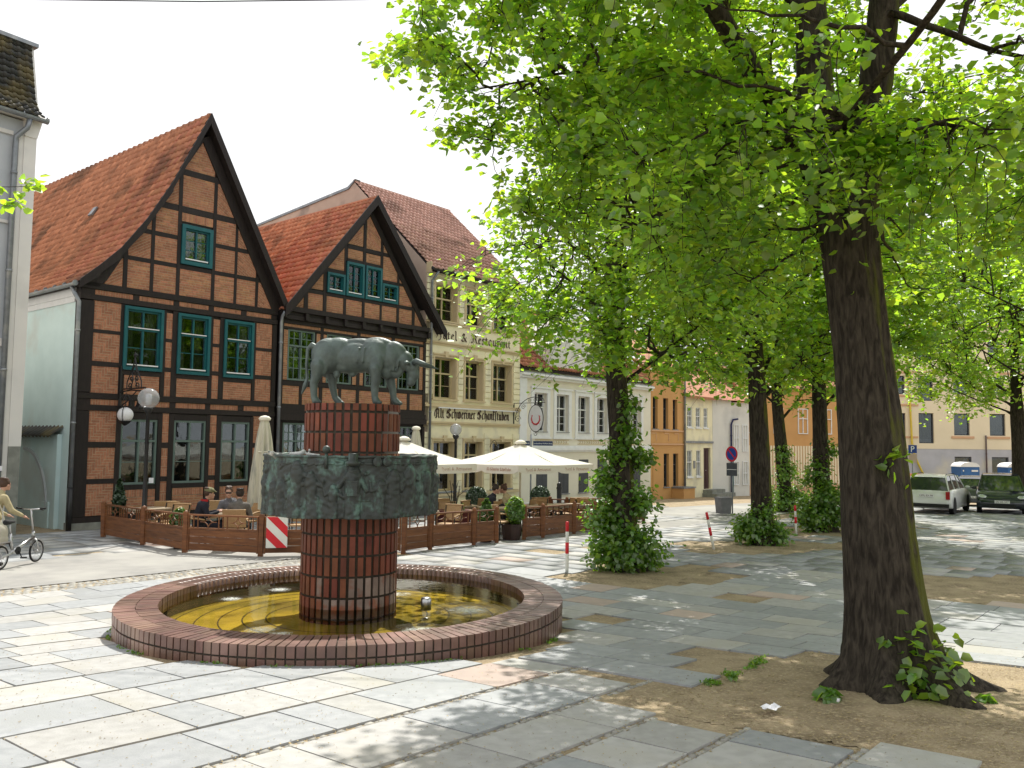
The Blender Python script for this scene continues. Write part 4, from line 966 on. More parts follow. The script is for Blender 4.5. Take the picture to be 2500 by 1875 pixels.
tiled(h1, (prof1[0][0], VY + .08, prof1[0][1] + .01), (0, 1, 0), segs, D1 - VY, M['tile_red'], near=(1.5, -3, 8))
r1 = [(3.44, 12.22), (6.42, 6.72)]
mb = MB(); mb.prism([r1[0], r1[1], (r1[1][0] - .01, r1[1][1] - .03), (3.44, 12.17)], VY + .03, D1); part('roof_slope', mb, M['tile_red'], h1)
mb = MB(); mb.prism([(3.44, 12.169), (6.405, 6.69), (6.36, 6.62), (3.44, 12.05)], VY + .03, D1); part('roof_deck', mb, M['timber'], h1)
mb = MB(); pc = [(-.05, 6.5), (.42, 6.9), (.95, 7.52), (1.62, 8.48), (2.36, 9.76), (3.40, 11.95)]; lc = [(.40, 6.5), (.62, 6.72), (1.10, 7.56), (1.68, 8.56), (2.40, 9.80), (3.36, 11.45)]
for k_ in range(5): mb.prism([pc[k_], lc[k_], lc[k_ + 1], pc[k_ + 1]], -.06, -.001)
part('rafter', mb, M['timber'], h1)
mb = MB(); mb.tube([(3.44, VY + .04, 12.24), (3.44, D1, 12.20)], .085, 8)
for i in range(36): mb.tube([(3.44, VY + .1 + i * .36, 12.245), (3.44, VY + .16 + i * .36, 12.245)], .10, 8)
part('ridge_tiles', mb, M['tile_red'], h1)
for pr_ in (prof1, r1):
    for a, b in zip(pr_, pr_[1:]):
        mb = MB(); s_ = -1 if pr_ is prof1 else 1
        up_ = .10; mb.prism([(a[0], a[1] + up_), (b[0], b[1] + up_), (b[0], b[1] - (.22 if pr_ is prof1 else .30)), (a[0], a[1] - .14 if pr_ is prof1 else a[1] - .30)], VY - .02, VY + .029); part('barge_board', mb, M['timber'], h1)
for k_, (x, y) in enumerate(((2.15, 4.4), (1.62, 8.3))):
    z = np.interp(x, [p[0] for p in prof1], [p[1] for p in prof1]); mb = MB(); mb.prism([(x - .06, z + .05), (x + .10, z + .36), (x + .06, z + .38), (x - .12, z + .08)], y, y + .26); part('roof_vent', mb, M['grey_metal'], h1)
half_gutter(h1, (-.30, VY + .1, 6.49), (-.30, D1, 6.49), .075)
pipe(h1, [(-.28, .02, 6.42), (-.24, -.06, 6.25), (-.12, -.10, 6.02), (-.12, -.10, 1.0)], r=.055)
mb = MB(); mb.tube([(-.12, -.10, .98), (-.12, -.10, -.2)], .068, 10); part('drainpipe_shoe', mb, M['black_metal'], h1, True)
pipe(h1, [(6.34, -.3, 6.55), (6.335, -.16, 6.4), (6.335, -.12, 6.2), (6.335, -.12, -.2)], r=.055)
mb = MB(); mb.box(.0, .001, 0, .001, 0, .001)
# low yard wall with a tiled coping and blind arch against the side wall
yw = root('yard_wall', along(OA, 0) + (0,), RZ, 'pale mint wall with a blind arch and mossy tiled coping beside the house corner', 'wall')
mb = MB(); mb.box(-.15, -.035, .78, 4.0, -.3, 2.42)
part('wall', mb, M['stucco_mint'], yw)
arc = []; cy_, czr, rr = 2.95, .35, 1.70
mb = MB(); n = 20; pts_o = [(cy_ + math.cos(t) * rr, czr + math.sin(t) * rr) for t in np.linspace(PI * .5, PI, n)]; pts_i = [(cy_ + math.cos(t) * (rr - .085 * (0.15 + abs(math.sin((t - PI / 2) * 2)))), czr + math.sin(t) * (rr - .085)) for t in np.linspace(PI * .5, PI, n)]
for i in range(n - 1): mb.prism_x([pts_o[i], pts_o[i + 1], pts_i[i + 1], pts_i[i]], -.20, -.151)
part('arch_moulding', mb, M['stucco_blue'], yw)
mb = MB(); mb.box(-.19, -.151, 1.1, 1.55, -.3, .55); part('buttress', mb, M['stucco_mint'], yw)
its = []
for i in range(13):
    y = .72 + .25 * i
    c = Vector((-.13, y + .12, 2.53)); d = Vector((.62, 0, .50)).normalized(); ex = Vector((0, -1, 0)); nrm = d.cross(ex).normalized() * 1
    nrm = nrm if nrm.z > 0 else -nrm
    Bm = Matrix(((0, d.x, nrm.x, 0), (1, d.y, nrm.y, 0), (0, d.z, nrm.z, 0), (0, 0, 0, 1))); its.append(Matrix.Translation(c) @ Bm @ Matrix.Diagonal((1.05, 1.45, 1.3, 1)))
pieces('coping_tile', its, M['tile_dark'], yw, mesh=pantile(M['tile_dark']))
mb = MB(); mb.prism_x([(0, 0), (.001, 0), (.001, .001)], 0, .001)

# ================================================================== half-timbered house, right
h2 = root('timbered_house', (OB[0], OB[1], 0), RZ, 'smaller half-timbered brick gable house with four small teal attic windows behind the bull', 'house')
HOL2 = [(.05, 1.14, 4.33, 6.04), (1.66, 2.76, 4.33, 6.04), (3.40, 4.47, 4.31, 6.02), (5.04, 6.10, 4.29, 6.02), (-.05, 1.02, 1.0, 2.90), (1.66, 2.7, 1.0, 2.90), (3.4, 4.4, 1.0, 2.9), (5.02, 6.0, 1.0, 2.88), (1.57, 2.35, 7.50, 8.22), (2.41, 3.23, 7.50, 8.74), (3.30, 4.09, 7.50, 8.74), (4.12, 4.90, 7.50, 8.21)]
OUT2 = [(-.28, GB), (6.45, GB), (6.45, 6.7), (3.45, 11.0), (-.28, 6.65)]
wall_with_holes(h2, 'wall', (-.28, 6.45), (GB, 11.0), HOL2, .016, .30, M['timber'], OUT2)
mb = MB(); mb.box(-.3, 6.47, -.05, .3, -.3, .1); part('plinth', mb, M['stone'], h2)
bk = Bricks(); mor = MB()
for a, b in ((-.14, 1.36), (1.50, 2.99), (3.14, 4.66), (4.82, 6.33)): panel(rectp(a, b, 6.115, 6.215), 'soldier')
for a, b in ((-.15, .03), (1.22, 1.36), (1.50, 1.63), (2.83, 2.99), (3.14, 3.30), (4.53, 4.66), (4.82, 4.97), (6.16, 6.32)): panel(rectp(a, b, 4.33, 6.0), 'run')
L2 = [(-.15, .53), (.66, 1.35), (1.51, 2.20), (2.32, 3.01), (3.14, 3.87), (4.0, 4.66), (4.82, 5.50), (5.65, 6.32)]
for a, b in L2: panel(rectp(a, b, 3.70, 4.14), 'run'); panel(rectp(a, b, 3.53, 3.70), 'soldier')
TRI2 = [(.02, 6.79), (6.46, 6.76), (3.42, 10.80), (3.10, 10.45)]
G2 = [(.02, .62), (.80, 1.42), (1.59, 2.32), (2.45, 3.17), (3.31, 4.03), (4.15, 4.87), (4.99, 5.67), (5.83, 6.46)]
for i, (a, b) in enumerate(G2):
    poly = clip_poly(rectp(a, b, 6.79, 7.37 if 0 < i < 7 else 7.9), TRI2); panel(poly, 'diag' if i in (0, 7) else 'run', .6 if i == 0 else -.6)
for (a, b, c, d) in ((.80, 1.42, 7.54, 9), (1.59, 2.32, 8.37, 9.9), (2.48, 3.17, 8.87, 9.22), (3.34, 4.02, 8.86, 9.20), (2.48, 3.17, 9.40, 11), (3.34, 4.02, 9.38, 11), (4.16, 4.88, 8.34, 9.9), (5.01, 5.66, 7.51, 9)):
    poly = clip_poly(rectp(a, b, c, d), TRI2)
    if area(poly) > .02: panel(poly, 'diag' if c > 9.3 else 'run', .6 if a < 3 else -.6)
part('infill', mor, M['mortar_house'], h2); bk.build(h2, M['brick_house'])
B = lambda *a: beam_v(h2, *a); BH = lambda *a: beam_h(h2, *a)
for x0, x1 in ((-.28, -.15), (6.33, 6.45)): B(x0, x1, 3.52, 6.2, .05); B(x0, x1, .1, 2.9, .05)
for x0, x1 in ((1.365, 1.495), (2.995, 3.135), (4.665, 4.815)): B(x0, x1, 3.52, 6.22)
for x0, x1 in ((.535, .655), (2.205, 2.315), (3.875, 3.995), (5.505, 5.645)): B(x0, x1, 3.52, 4.15)
BH(-.28, 6.45, 4.151, 4.29, .04); BH(-.28, 6.45, 3.36, 3.519, .05); BH(-.28, 6.45, 3.18, 3.359, .10); BH(-.30, 6.47, 2.98, 3.179, .14); BH(-.28, 6.45, 6.045, 6.11, .036)
BH(-.28, 6.45, 6.225, 6.36, .07); BH(-.30, 6.47, 6.361, 6.50, .16); BH(-.32, 6.48, 6.501, 6.62, .11); BH(-.36, 6.5, 6.621, 6.785, .20)
for i in range(9): mb = MB(); x = -.25 + i * .83; mb.box(x, x + .13, -.24, -.10, 6.37, 6.60); part('joist_end', mb, M['timber'], h2)
for x0, x1, zt in ((.63, .79, 7.6), (1.43, 1.56, 8.55), (2.33, 2.40, 9.9), (3.18, 3.30, 10.75), (4.03, 4.12, 10.2), (4.88, 4.99, 8.8), (5.68, 5.82, 7.8)): B(x0, x1, 6.786, zt)
B(2.40, 2.44, 6.786, 7.49); B(2.33, 2.47, 8.75, 9.9, .03); B(4.04, 4.15, 8.75, 9.6, .03)
for (c, d), a, b in (((7.375, 7.495), .45, 6.1), ((8.23, 8.35), 1.35, 2.32), ((8.23, 8.335), 4.13, 5.25), ((8.75, 8.86), 2.33, 4.12), ((9.225, 9.375), 2.1, 4.5)): BH(a, b, c, d, .03)
for a, b in (((.10, 6.66), (3.42, 10.64)), ((6.42, 6.66), (3.46, 10.70))):
    mb = MB(); sh = -.06 if a[0] < 3 else .06; mb.bar((a[0] + sh, -.02, a[1]), (b[0] + sh, -.02, b[1]), .20, .075, (0, 1, 0)); part('rafter', mb, M['timber'], h2)
for q in HOL2[:4]: window(h2, *q, .03, M['sage'], fw=.055, trans=.68, lower_rows=3, upper_rows=2, pc=2, muntin=.025, out=.03)
for q in HOL2[4:8]: window(h2, *q, .03, M['sage'], fw=.055, trans=.68, lower_rows=3, upper_rows=2, pc=2, muntin=.025, out=.03, curtain=2 if q[0] < 0 else 0)
window(h2, *HOL2[8], 0, M['teal'], trim=.085, fw=.035, trans=None, lower_rows=3, out=.05, sill=M['white_paint']); window(h2, *HOL2[9], 0, M['teal'], trim=.09, fw=.035, trans=None, lower_rows=4, out=.05, sill=M['white_paint'])
window(h2, *HOL2[10], 0, M['teal'], trim=.09, fw=.035, trans=None, lower_rows=4, out=.05, sill=M['white_paint'], curtain=2); window(h2, *HOL2[11], 0, M['teal'], trim=.085, fw=.035, trans=None, lower_rows=3, out=.05, sill=M['white_paint'])
D2 = 7.6; V2 = -.40
mb = MB(); mb.box(-.28, -.1, .301, D2, -.3, 6.6); mb.box(-.28, 6.4, D2, D2 + .2, -.3, 6.6); mb.box(6.3, 6.45, .301, D2, -.3, 6.6); part('rear_wall', mb, M['stucco_mint'], h2)
l2 = [(-.34, 6.62), (3.50, 11.22)]; r2 = [(3.50, 11.22), (6.46, 7.62)]
mb = MB(); mb.prism([l2[0], l2[1], (3.5, 11.06), (-.30, 6.50)], V2 + .03, D2 + .2); mb.prism([r2[0], r2[1], (6.46, 7.48), (3.5, 11.06)], V2 + .03, D2 + .2); part('roof_deck', mb, M['timber'], h2)
ln = math.hypot(3.84, 4.6)
tiled(h2, (l2[0][0], V2 + .08, l2[0][1] + .02), (0, 1, 0), [((3.84, 0, 4.6), ln)], D2 - V2 + .1, M['tile_red'], near=(2, -3, 8))
mb = MB(); mb.tube([(3.50, V2 + .04, 11.25), (3.50, D2 + .2, 11.22)], .085, 8); part('ridge_tiles', mb, M['tile_red'], h2)
for a, b in (((-.36, 6.62), (3.50, 11.24)), ((3.50, 11.24), (7.25, 6.62))):
    mb = MB(); mb.prism([(a[0], a[1] + .10), (b[0], b[1] + .10), (b[0], b[1] - .27), (a[0], a[1] - .27)], V2 - .02, V2 + .029); part('barge_board', mb, M['timber'], h2)
mb = MB(); mb.prism([(6.2, 7.90), (7.20, 6.66), (7.20, 6.60), (6.2, 7.78)], V2 + .03, -.02); mb.prism([(3.5, 11.05), (-.28, 6.50), (-.2, 6.45), (3.5, 10.95)], V2 + .03, -.06); mb.prism([(3.5, 11.05), (7.1, 6.62), (7.0, 6.58), (3.5, 10.95)], V2 + .03, -.06); part('soffit', mb, M['timber'], h2)

# ================================================================== restaurant with lettering
ht = root('restaurant_building', (OC[0], OC[1], 0), RZ, 'cream three-storey restaurant building with black letter signs and red tiled roof', 'building')
HH = []
for z0, z1 in ((7.19, 8.68), (4.04, 5.71), (.35, 2.34)):
    for a, b in ((.50, 1.75), (2.31, 3.42), (4.05, 5.30)): HH.append((a, b, z0, z1))
wall_with_holes(ht, 'wall', (0, 5.88), (-.5, 9.35), HH, 0, .45, M['stucco_cream'])
for z in np.arange(.27, 9.0, .245):
    if 2.95 < z + .2 and z < 4.0 or 6.1 < z < 7.1 or 2.5 < z < 3: continue
    for a, b in ((.0, .40), (1.88, 2.18), (3.54, 3.92), (5.44, 5.88)):
        mb = MB(); mb.box(a + .004, b - .004, -.038, .001, z + .018, z + .230); part('wall_block', mb, M['stucco_cream'], ht)
for a, b, z0, z1 in HH:
    mb = MB(); t = .09
    mb.box(a - t, a, -.045, .0, z0 - .05, z1 + t); mb.box(b, b + t, -.045, .0, z0 - .05, z1 + t); mb.box(a, b, -.045, .0, z1, z1 + t); mb.box(a - t - .03, b + t + .03, -.08, .0, z1 + t, z1 + t + .05)
    xc = (a + b) / 2; mb.prism([(xc - .07, z1 + .0), (xc + .07, z1 + .0), (xc + .11, z1 + .24), (xc - .11, z1 + .24)], -.10, -.046)
    part('window_surround', mb, M['stucco_tan'], ht)
    f = window(ht, a + .01, b - .01, z0 + .02, z1 - .01, .26, M['cream_frame'], fw=.062, trans=.62 if z0 > 1 else .72, lower_rows=2, out=.02, curtain=0)
    mb = MB(); mb.box(a, a + .009, .0, .24, z0, z1); mb.box(b - .009, b, .0, .24, z0, z1); part('reveal', mb, M['stucco_tan'], f)
    mb = MB(); mb.box(a - .12, b + .12, -.09, .2, z0 - .055, z0 - .002); part('sill', mb, M['stucco_tan'] if z0 > 1 else M['grey_metal'], f)
mb = MB(); mb.box(-.02, 5.9, -.09, 0, 6.27, 6.33); mb.box(-.02, 5.9, -.05, 0, 6.20, 6.27); mb.box(-.02, 5.9, -.09, 0, 3.06, 3.13); mb.box(-.02, 5.9, -.055, 0, 2.99, 3.06); mb.box(-.02, 5.9, -.11, 0, 3.71, 3.80); mb.box(-.02, 5.9, -.06, -.001, 3.80, 3.86)
mb.box(-.02, 5.9, -.08, 0, 7.06, 7.12); mb.box(-.02, 5.9, -.10, 0, .16, .26); part('string_course', mb, M['stucco_tan'], ht)
mb = MB(); mb.prism_x([(0, 8.98), (-.05, 9.0), (-.07, 9.12), (-.16, 9.17), (-.18, 9.26), (0, 9.3)], -.02, 5.9); part('cornice', mb, M['stucco_cream'], ht)
mb = MB(); mb.box(.66, 5.6, -.16, -.111, 3.66, 3.705); part('awning_box', mb, M['white_paint'], ht)
# side gable wall and roof
mb = MB(); mb.prism_x([(0.0, -.5), (0.0, 9.30), (4.55, 13.50), (4.9, 13.26), (12, 12.65), (12, -.5)], -.02, .20)
sw = part('gable_wall', mb, M['stucco_buff'], ht)
mb = MB(); mb.prism_x([(4.45, 13.62), (4.95, 13.36), (12.1, 12.74), (12.1, 12.64), (4.9, 13.25), (4.55, 13.49)], -.07, .25); part('verge_flashing', mb, M['grey_metal'], ht)
mb = MB(); mb.box(-.03, .02, -.28, .0, 9.0, 9.42); part('eaves_block', mb, M['stucco_tan'], ht)
mb = MB(); mb.prism_x([(-.28, 9.12), (4.56, 13.52), (4.56, 13.38), (-.2, 9.03)], .0, 5.95); mb.prism_x([(4.56, 13.52), (9.2, 9.2), (9.1, 9.1), (4.56, 13.38)], .0, 5.95); part('roof_deck', mb, M['timber'], ht)
tiled(ht, (.0, -.30, 9.14), (1, 0, 0), [((0, 4.86, 4.40), math.hypot(4.86, 4.40))], 5.95, M['tile_pink'], near=(2, -6, 8))
mb = MB(); mb.tube([(-.02, 4.57, 13.55), (5.95, 4.57, 13.55)], .085, 8); part('ridge_tiles', mb, M['tile_pink'], ht)
mb = MB(); mb.box(5.76, 5.88, .45, 9, -.5, 9.2); mb.prism_x([(0, 9.2), (4.5, 13.3), (9, 9.2)], 5.80, 5.88); part('party_wall', mb, M['stucco_buff'], ht)
half_gutter(ht, (-.05, -.37, 9.13), (5.95, -.37, 9.13), .07, M['black_metal'])
pipe(ht, [(.30, -.36, 9.06), (.26, -.2, 8.85), (.22, -.10, 8.7), (.22, -.10, -.3)], r=.05)
for i, x in enumerate((3.9, 5.55)):
    mb = MB(); mb.tube([(x, -.02, 2.1), (x, -.14, 2.32), (x, -.28, 2.42), (x, -.40, 2.34), (x, -.42, 2.22), (x, -.34, 2.16), (x, -.29, 2.22)], .013, 6); mb.lathe([(.03, 0), (.09, .03), (.075, .22), (.05, .30), (.01, .34)], 8, (x, -.42, 1.84)); part('wall_lantern', mb, M['black_metal'], ht)

# blackletter written with a broad nib: every stroke is a swept slanted nib
GL = {
 'A': (.62, [[(.02, .12), (.0, .35), (.08, .62), (.2, .7), (.28, .6), (.2, .5)], [(.05, .0), (.14, .06), (.24, .0), (.24, .68)], [(.24, .68), (.34, .74), (.46, .64), (.46, .08), (.54, .0), (.6, .06)], [(.24, .36), (.46, .36)]]),
 'S': (.56, [[(.46, .62), (.34, .74), (.14, .62), (.12, .48), (.26, .4), (.44, .3), (.46, .14), (.3, .0), (.08, .04), (.0, .18)], [(.30, .74), (.36, .9), (.48, .96)], [(.04, .34), (.02, .5), (.08, .6)], [(.28, .06), (.28, .6)]]),
 'H': (.60, [[(.0, .58), (.1, .72), (.26, .66), (.22, .44), (.1, .36)], [(.22, .66), (.2, .2), (.1, .02)], [(.2, .4), (.34, .5), (.46, .42), (.48, .1), (.4, -.12), (.28, -.16)]]),
 'R': (.58, [[(.0, .62), (.1, .72), (.18, .62), (.18, .08), (.08, .0), (.0, .08)], [(.18, .66), (.36, .74), (.44, .56), (.34, .42), (.2, .38)], [(.34, .40), (.44, .3), (.46, .08), (.56, .0)]]),
 'l': (.20, [[(.04, .8), (.09, .72), (.09, .08), (.17, .0)]]), 't': (.24, [[(.09, .62), (.09, .08), (.18, .0)], [(.0, .46), (.2, .46)]]),
 'c': (.27, [[(.22, .46), (.12, .5), (.05, .40), (.05, .1), (.13, .0), (.23, .08)]]), 'h': (.35, [[(.04, .8), (.08, .72), (.08, .04)], [(.08, .38), (.2, .5), (.27, .4), (.27, .06), (.2, -.14)]]),
 'w': (.50, [[(.04, .5), (.08, .42), (.08, .08), (.16, .0), (.24, .1)], [(.20, .5), (.24, .42), (.24, .08), (.32, .0), (.41, .1)], [(.30, .56), (.41, .42), (.41, .08), (.33, .0)]]),
 'e': (.27, [[(.06, .22), (.22, .36), (.14, .5), (.05, .38), (.05, .1), (.13, .0), (.23, .08)]]), 'r': (.25, [[(.03, .48), (.08, .4), (.08, .06), (.14, .0)], [(.08, .38), (.16, .5), (.23, .44)]]),
 'i': (.18, [[(.02, .48), (.07, .4), (.07, .08), (.15, .0)], [(.05, .64), (.11, .7)]]), 'n': (.35, [[(.03, .48), (.08, .4), (.08, .04)], [(.08, .38), (.2, .5), (.26, .4), (.26, .08), (.33, .0)]]),
 'a': (.33, [[(.05, .38), (.05, .1), (.13, .0), (.24, .1)], [(.05, .40), (.15, .5), (.24, .44), (.24, .08), (.31, .0)]]), 'k': (.28, [[(.04, .8), (.08, .72), (.08, .06), (.2, .0)], [(.0, .44), (.2, .44)], [(.08, .66), (.18, .72), (.2, .62)]]),
 'f': (.22, [[(.20, .72), (.12, .8), (.08, .7), (.08, -.08)]]), 'u': (.35, [[(.03, .48), (.08, .4), (.08, .08), (.16, .0), (.26, .1)], [(.22, .48), (.26, .40), (.26, .08), (.33, .0)]]),
 'b': (.33, [[(.04, .8), (.08, .72), (.08, .06), (.18, .0), (.26, .1), (.26, .38), (.2, .5), (.1, .42)]]), 'o': (.31, [[(.15, .5), (.05, .4), (.05, .1), (.14, .0), (.24, .1), (.24, .40), (.15, .5)]]),
 's': (.27, [[(.22, .44), (.12, .5), (.05, .40), (.20, .22), (.20, .08), (.1, .0), (.02, .06)]]), '&': (.52, [[(.44, .4), (.3, .1), (.14, .0), (.04, .14), (.2, .36), (.30, .58), (.2, .7), (.12, .58), (.24, .34), (.46, .0)]]), ' ': (.24, [])}
def blackletter(txt, width, height, depth=.02, split=False):
    tot = sum(GL[c][0] for c in txt) + .05 * len(txt); sx = width / tot; mb = MB(); x = 0; out = []; nx_, nz_ = .034 * height * .95, .042 * height * .95
    for c in txt:
        w, st = GL[c]
        for s_ in st:
            for (a, b) in zip(s_, s_[1:]):
                A = ((x + a[0]) * sx, a[1] * height); C = ((x + b[0]) * sx, b[1] * height)
                dx, dz = C[0] - A[0], C[1] - A[1]
                q = [(A[0] - nx_, A[1] - nz_ * .8), (A[0] + nx_, A[1] + nz_ * .8), (C[0] + nx_, C[1] + nz_ * .8), (C[0] - nx_, C[1] - nz_ * .8)]
                cr_ = dx * nz_ * .8 - dz * nx_
                if abs(cr_) < 1e-5: q = [(A[0], A[1] - .01), (A[0], A[1] + .01), (C[0], C[1] + .01), (C[0], C[1] - .01)]
                mb.prism(q, -depth, rnd.uniform(0, .002))
                hx = .012 * height * 1.2; mb.prism([(A[0] - hx, A[1]), (A[0], A[1] - hx), (A[0] + hx, A[1]), (A[0], A[1] + hx)], -depth - .002, 0)
        x += w + .05
        if split: out.append(mb); mb = MB()
    return [q for q in out if q.v] if split else mb
for q in blackletter('Alt Schweriner Schankftuben', 4.62, .50, split=True): part('letter', q, M['letter'], ht, loc=(.56, -.012, 3.28))
for q in blackletter('Hotel & Restaurant', 4.75, .48, split=True): part('letter', q, M['letter'], ht, loc=(.50, -.012, 6.46))
# wrought-iron hanging sign
ib = root('hanging_sign', along(OC, 5.72) + (0,), RZ, 'oval white hanging sign with a red antler wreath on a scrolled iron arm', 'sign')
ib.location = (OC[0] + UX * 5.5, OC[1] + UY * 5.5, 0)
def scroll(cx, cz, r0, r1, a0, a1, y=0, n=18): return [(cx + (r0 + (r1 - r0) * i / n) * math.cos(a0 + (a1 - a0) * i / n), y, cz + (r0 + (r1 - r0) * i / n) * math.sin(a0 + (a1 - a0) * i / n)) for i in range(n + 1)]
# the arm stands out from the wall (local -y); drawn in y,z
def ypts(p): return [(0, -a, b) for a, _, b in p]
mb = MB(); mb.bar((0, -.02, 3.15), (0, -.02, 4.05), .04); mb.tube(ypts(scroll(1.15, 3.25, 1.05, 1.05, PI * .98, PI * .5)), .016, 6); mb.tube(ypts([(1.15, 0, 4.30), (1.65, 0, 4.22), (1.7, 0, 4.1)]), .016, 6); mb.bar((0, 0, 4.05), (0, -1.75, 4.05), .026)
for cx_, cz_, r_ in ((.25, 3.35, .17), (.22, 3.72, .14), (.55, 3.88, .12), (.9, 4.15, .09), (1.2, 4.17, .09), (1.5, 4.17, .08)):
    mb.tube(ypts(scroll(cx_, cz_, r_, .02, 0, PI * 3)), .010, 5)
part('iron_arm', mb, M['black_metal'], ib)
mb = MB(); pts = [(0, -1.25 + .40 * math.cos(t), 3.38 + .58 * math.sin(t)) for t in np.linspace(0, 2 * PI, 33)]; mb.tube(pts, .02, 6); mb.tube(ypts(scroll(1.25, 4.0, .09, .09, 0, 2 * PI)), .012, 6); mb.tube(ypts(scroll(1.25, 2.72, .10, .03, PI, PI * 3)), .012, 6); part('sign_ring', mb, M['black_metal'], ib)
mb = MB(); V = [(-.012 * s_, -1.25 + .39 * math.cos(t), 3.38 + .57 * math.sin(t)) for s_ in (1, -1) for t in np.linspace(0, 2 * PI, 32, endpoint=False)]
mb.add(V, [tuple(range(32)), tuple(range(63, 31, -1))] + [(i, 32 + i, 32 + (i + 1) % 32, (i + 1) % 32) for i in range(32)]); part('sign_board', mb, M['white_paint'], ib)
for sx_ in (-1, 1):
    mb = MB(); mb.tube([(.016 * sx_, -1.25 + .22 * math.cos(t), 3.36 + .24 * math.sin(t)) for t in np.linspace(PI * .78, PI * 2.22, 20)], [.014 + .022 * math.sin(PI * i / 19) for i in range(20)], 6)
    for t in np.linspace(PI * .85, PI * 2.15, 8): mb.tube([(.016 * sx_, -1.25 + .22 * math.cos(t), 3.36 + .24 * math.sin(t)), (.016 * sx_, -1.25 + .29 * math.cos(t + .12), 3.36 + .30 * math.sin(t + .12))], [.012, .004], 5)
    part('antler_emblem', mb, M['sign_red'], ib)
ib.rotation_euler = (0, 0, RZ)

# ================================================================== ivory town house with shutters
tn = root('townhouse', (OD[0], OD[1], 0), RZ, 'ivory town house with white sash windows above dark grey ground-floor shutters', 'house')
xs4 = [(.0, 0)] and [1.08, 2.80, 4.55, 6.20, 7.85, 9.5]
HT = [(a, a + .98, 2.84, 4.62) for a in xs4] + [(a, a + .80, -.05, 1.53) for a in (1.30, 3.0, 4.66, 6.3, 7.95, 9.6)]
wall_with_holes(tn, 'wall', (0, 11.54), (-.9, 5.75), HT, 0, .4, M['stucco_ivory'])
for a, b, c, d in HT[:6]:
    mb = MB(); mb.box(a - .22, a, -.04, 0, c - .25, d + .2); mb.box(b, b + .22, -.04, 0, c - .25, d + .2); mb.box(a, b, -.04, 0, d, d + .2); mb.box(a, b, -.04, 0, c - .25, c - .03); mb.box(a - .28, b + .28, -.09, 0, d + .2, d + .28); mb.box(a - .28, b + .28, -.07, 0, c - .33, c - .25); part('window_surround', mb, M['white_paint'], tn)
    f = window(tn, a, b, c, d, .20, M['white_paint'], fw=.055, trans=.63, lower_rows=3, upper_rows=1, out=.02); mb = MB(); mb.box(a - .02, b + .02, -.08, .15, c - .029, c - .002); part('sill', mb, M['grey_metal'], f)
for a, b, c, d in HT[6:]:
    mb = MB(); mb.box(a + .01, (a + b) / 2 - .006, -.03, .02, c + .01, d - .01); sh = part('shutter', mb, M['shutter'], tn)
    for k in range(2):
        z = c + .35 + k * .9; mb = MB(); mb.box(a - .05, a + .14, -.045, -.031, z, z + .04); part('hinge', mb, M['black_metal'], sh)
    mb = MB(); mb.box((a + b) / 2 + .006, b - .01, -.03, .02, c + .01, d - .01); part('shutter', mb, M['shutter'], tn)
    mb = MB(); mb.box(a, b, .05, .1, c, d); part('dark_opening', mb, M['interior'], tn)
    mb = MB(); mb.box(a - .06, b + .06, -.07, .05, c - .06, c - .002); part('sill', mb, M['grey_metal'], tn)
mb = MB(); mb.box(0, 11.54, -.13, 0, 1.98, 2.10); mb.box(0, 11.54, -.08, 0, 2.10, 2.20); mb.box(0, 11.54, -.05, 0, 1.90, 1.98); mb.box(0, 11.54, -.16, 0, 5.25, 5.36); mb.box(0, 11.54, -.26, 0, 5.361, 5.46); mb.box(.0, .5, -.06, 0, 2.2, 5.24); mb.box(0, 11.54, -.05, 0, -.9, -.35); part('cornice', mb, M['white_paint'], tn)
mb = MB()
for x0, x1 in ((1.2, 3.8), (4.55, 7.0), (7.8, 10.6)):
    mb.box(x0, x1, -.02, -.001, 2.26, 2.30); mb.box(x0, x1, -.02, -.001, 2.44, 2.48); k = x0 + .15
    while k < x1 - .1: mb.tube([(k, -.02, 2.31), (k + .06, -.03, 2.36), (k, -.03, 2.42)], .014, 5); k += .2
part('stucco_frieze', mb, M['stucco_tan'], tn)
mb = MB(); mb.box(0, 11.54, -.2, .0, 5.461, 5.52); part('cornice_flashing', mb, M['grey_metal'], tn)
mb = MB(); mb.prism_x([(-.15, 5.7), (4.3, 9.5), (4.3, 9.36), (-.1, 5.6)], .0, 11.54); mb.prism_x([(4.3, 9.5), (8.6, 5.7), (8.5, 5.6), (4.3, 9.36)], 0, 11.54); part('roof_deck', mb, M['timber'], tn)
tiled(tn, (0, -.15, 5.74), (1, 0, 0), [((0, 4.45, 3.8), math.hypot(4.45, 3.8))], 11.54, M['tile_red'], limit=120, near=(1, -3, 6))
mb = MB(); mb.prism([(2.2, 5.53), (6.6, 5.53), (6.6, 6.9), (4.4, 8.6), (2.2, 6.9)], -.02, 3.0); part('pediment', mb, M['stucco_white'], tn)
mb = MB(); mb.bar((2.0, -.1, 6.85), (4.4, -.1, 8.72), .16, .12, (0, 1, 0)); mb.bar((6.8, -.1, 6.85), (4.4, -.1, 8.72), .16, .12, (0, 1, 0)); part('pediment_cornice', mb, M['white_paint'], tn)
mb = MB(); mb.box(0, .1, .4, 8.4, -.9, 5.6); mb.box(11.4, 11.5, .4, 8.4, -.9, 5.6); part('party_wall', mb, M['stucco_buff'], tn)

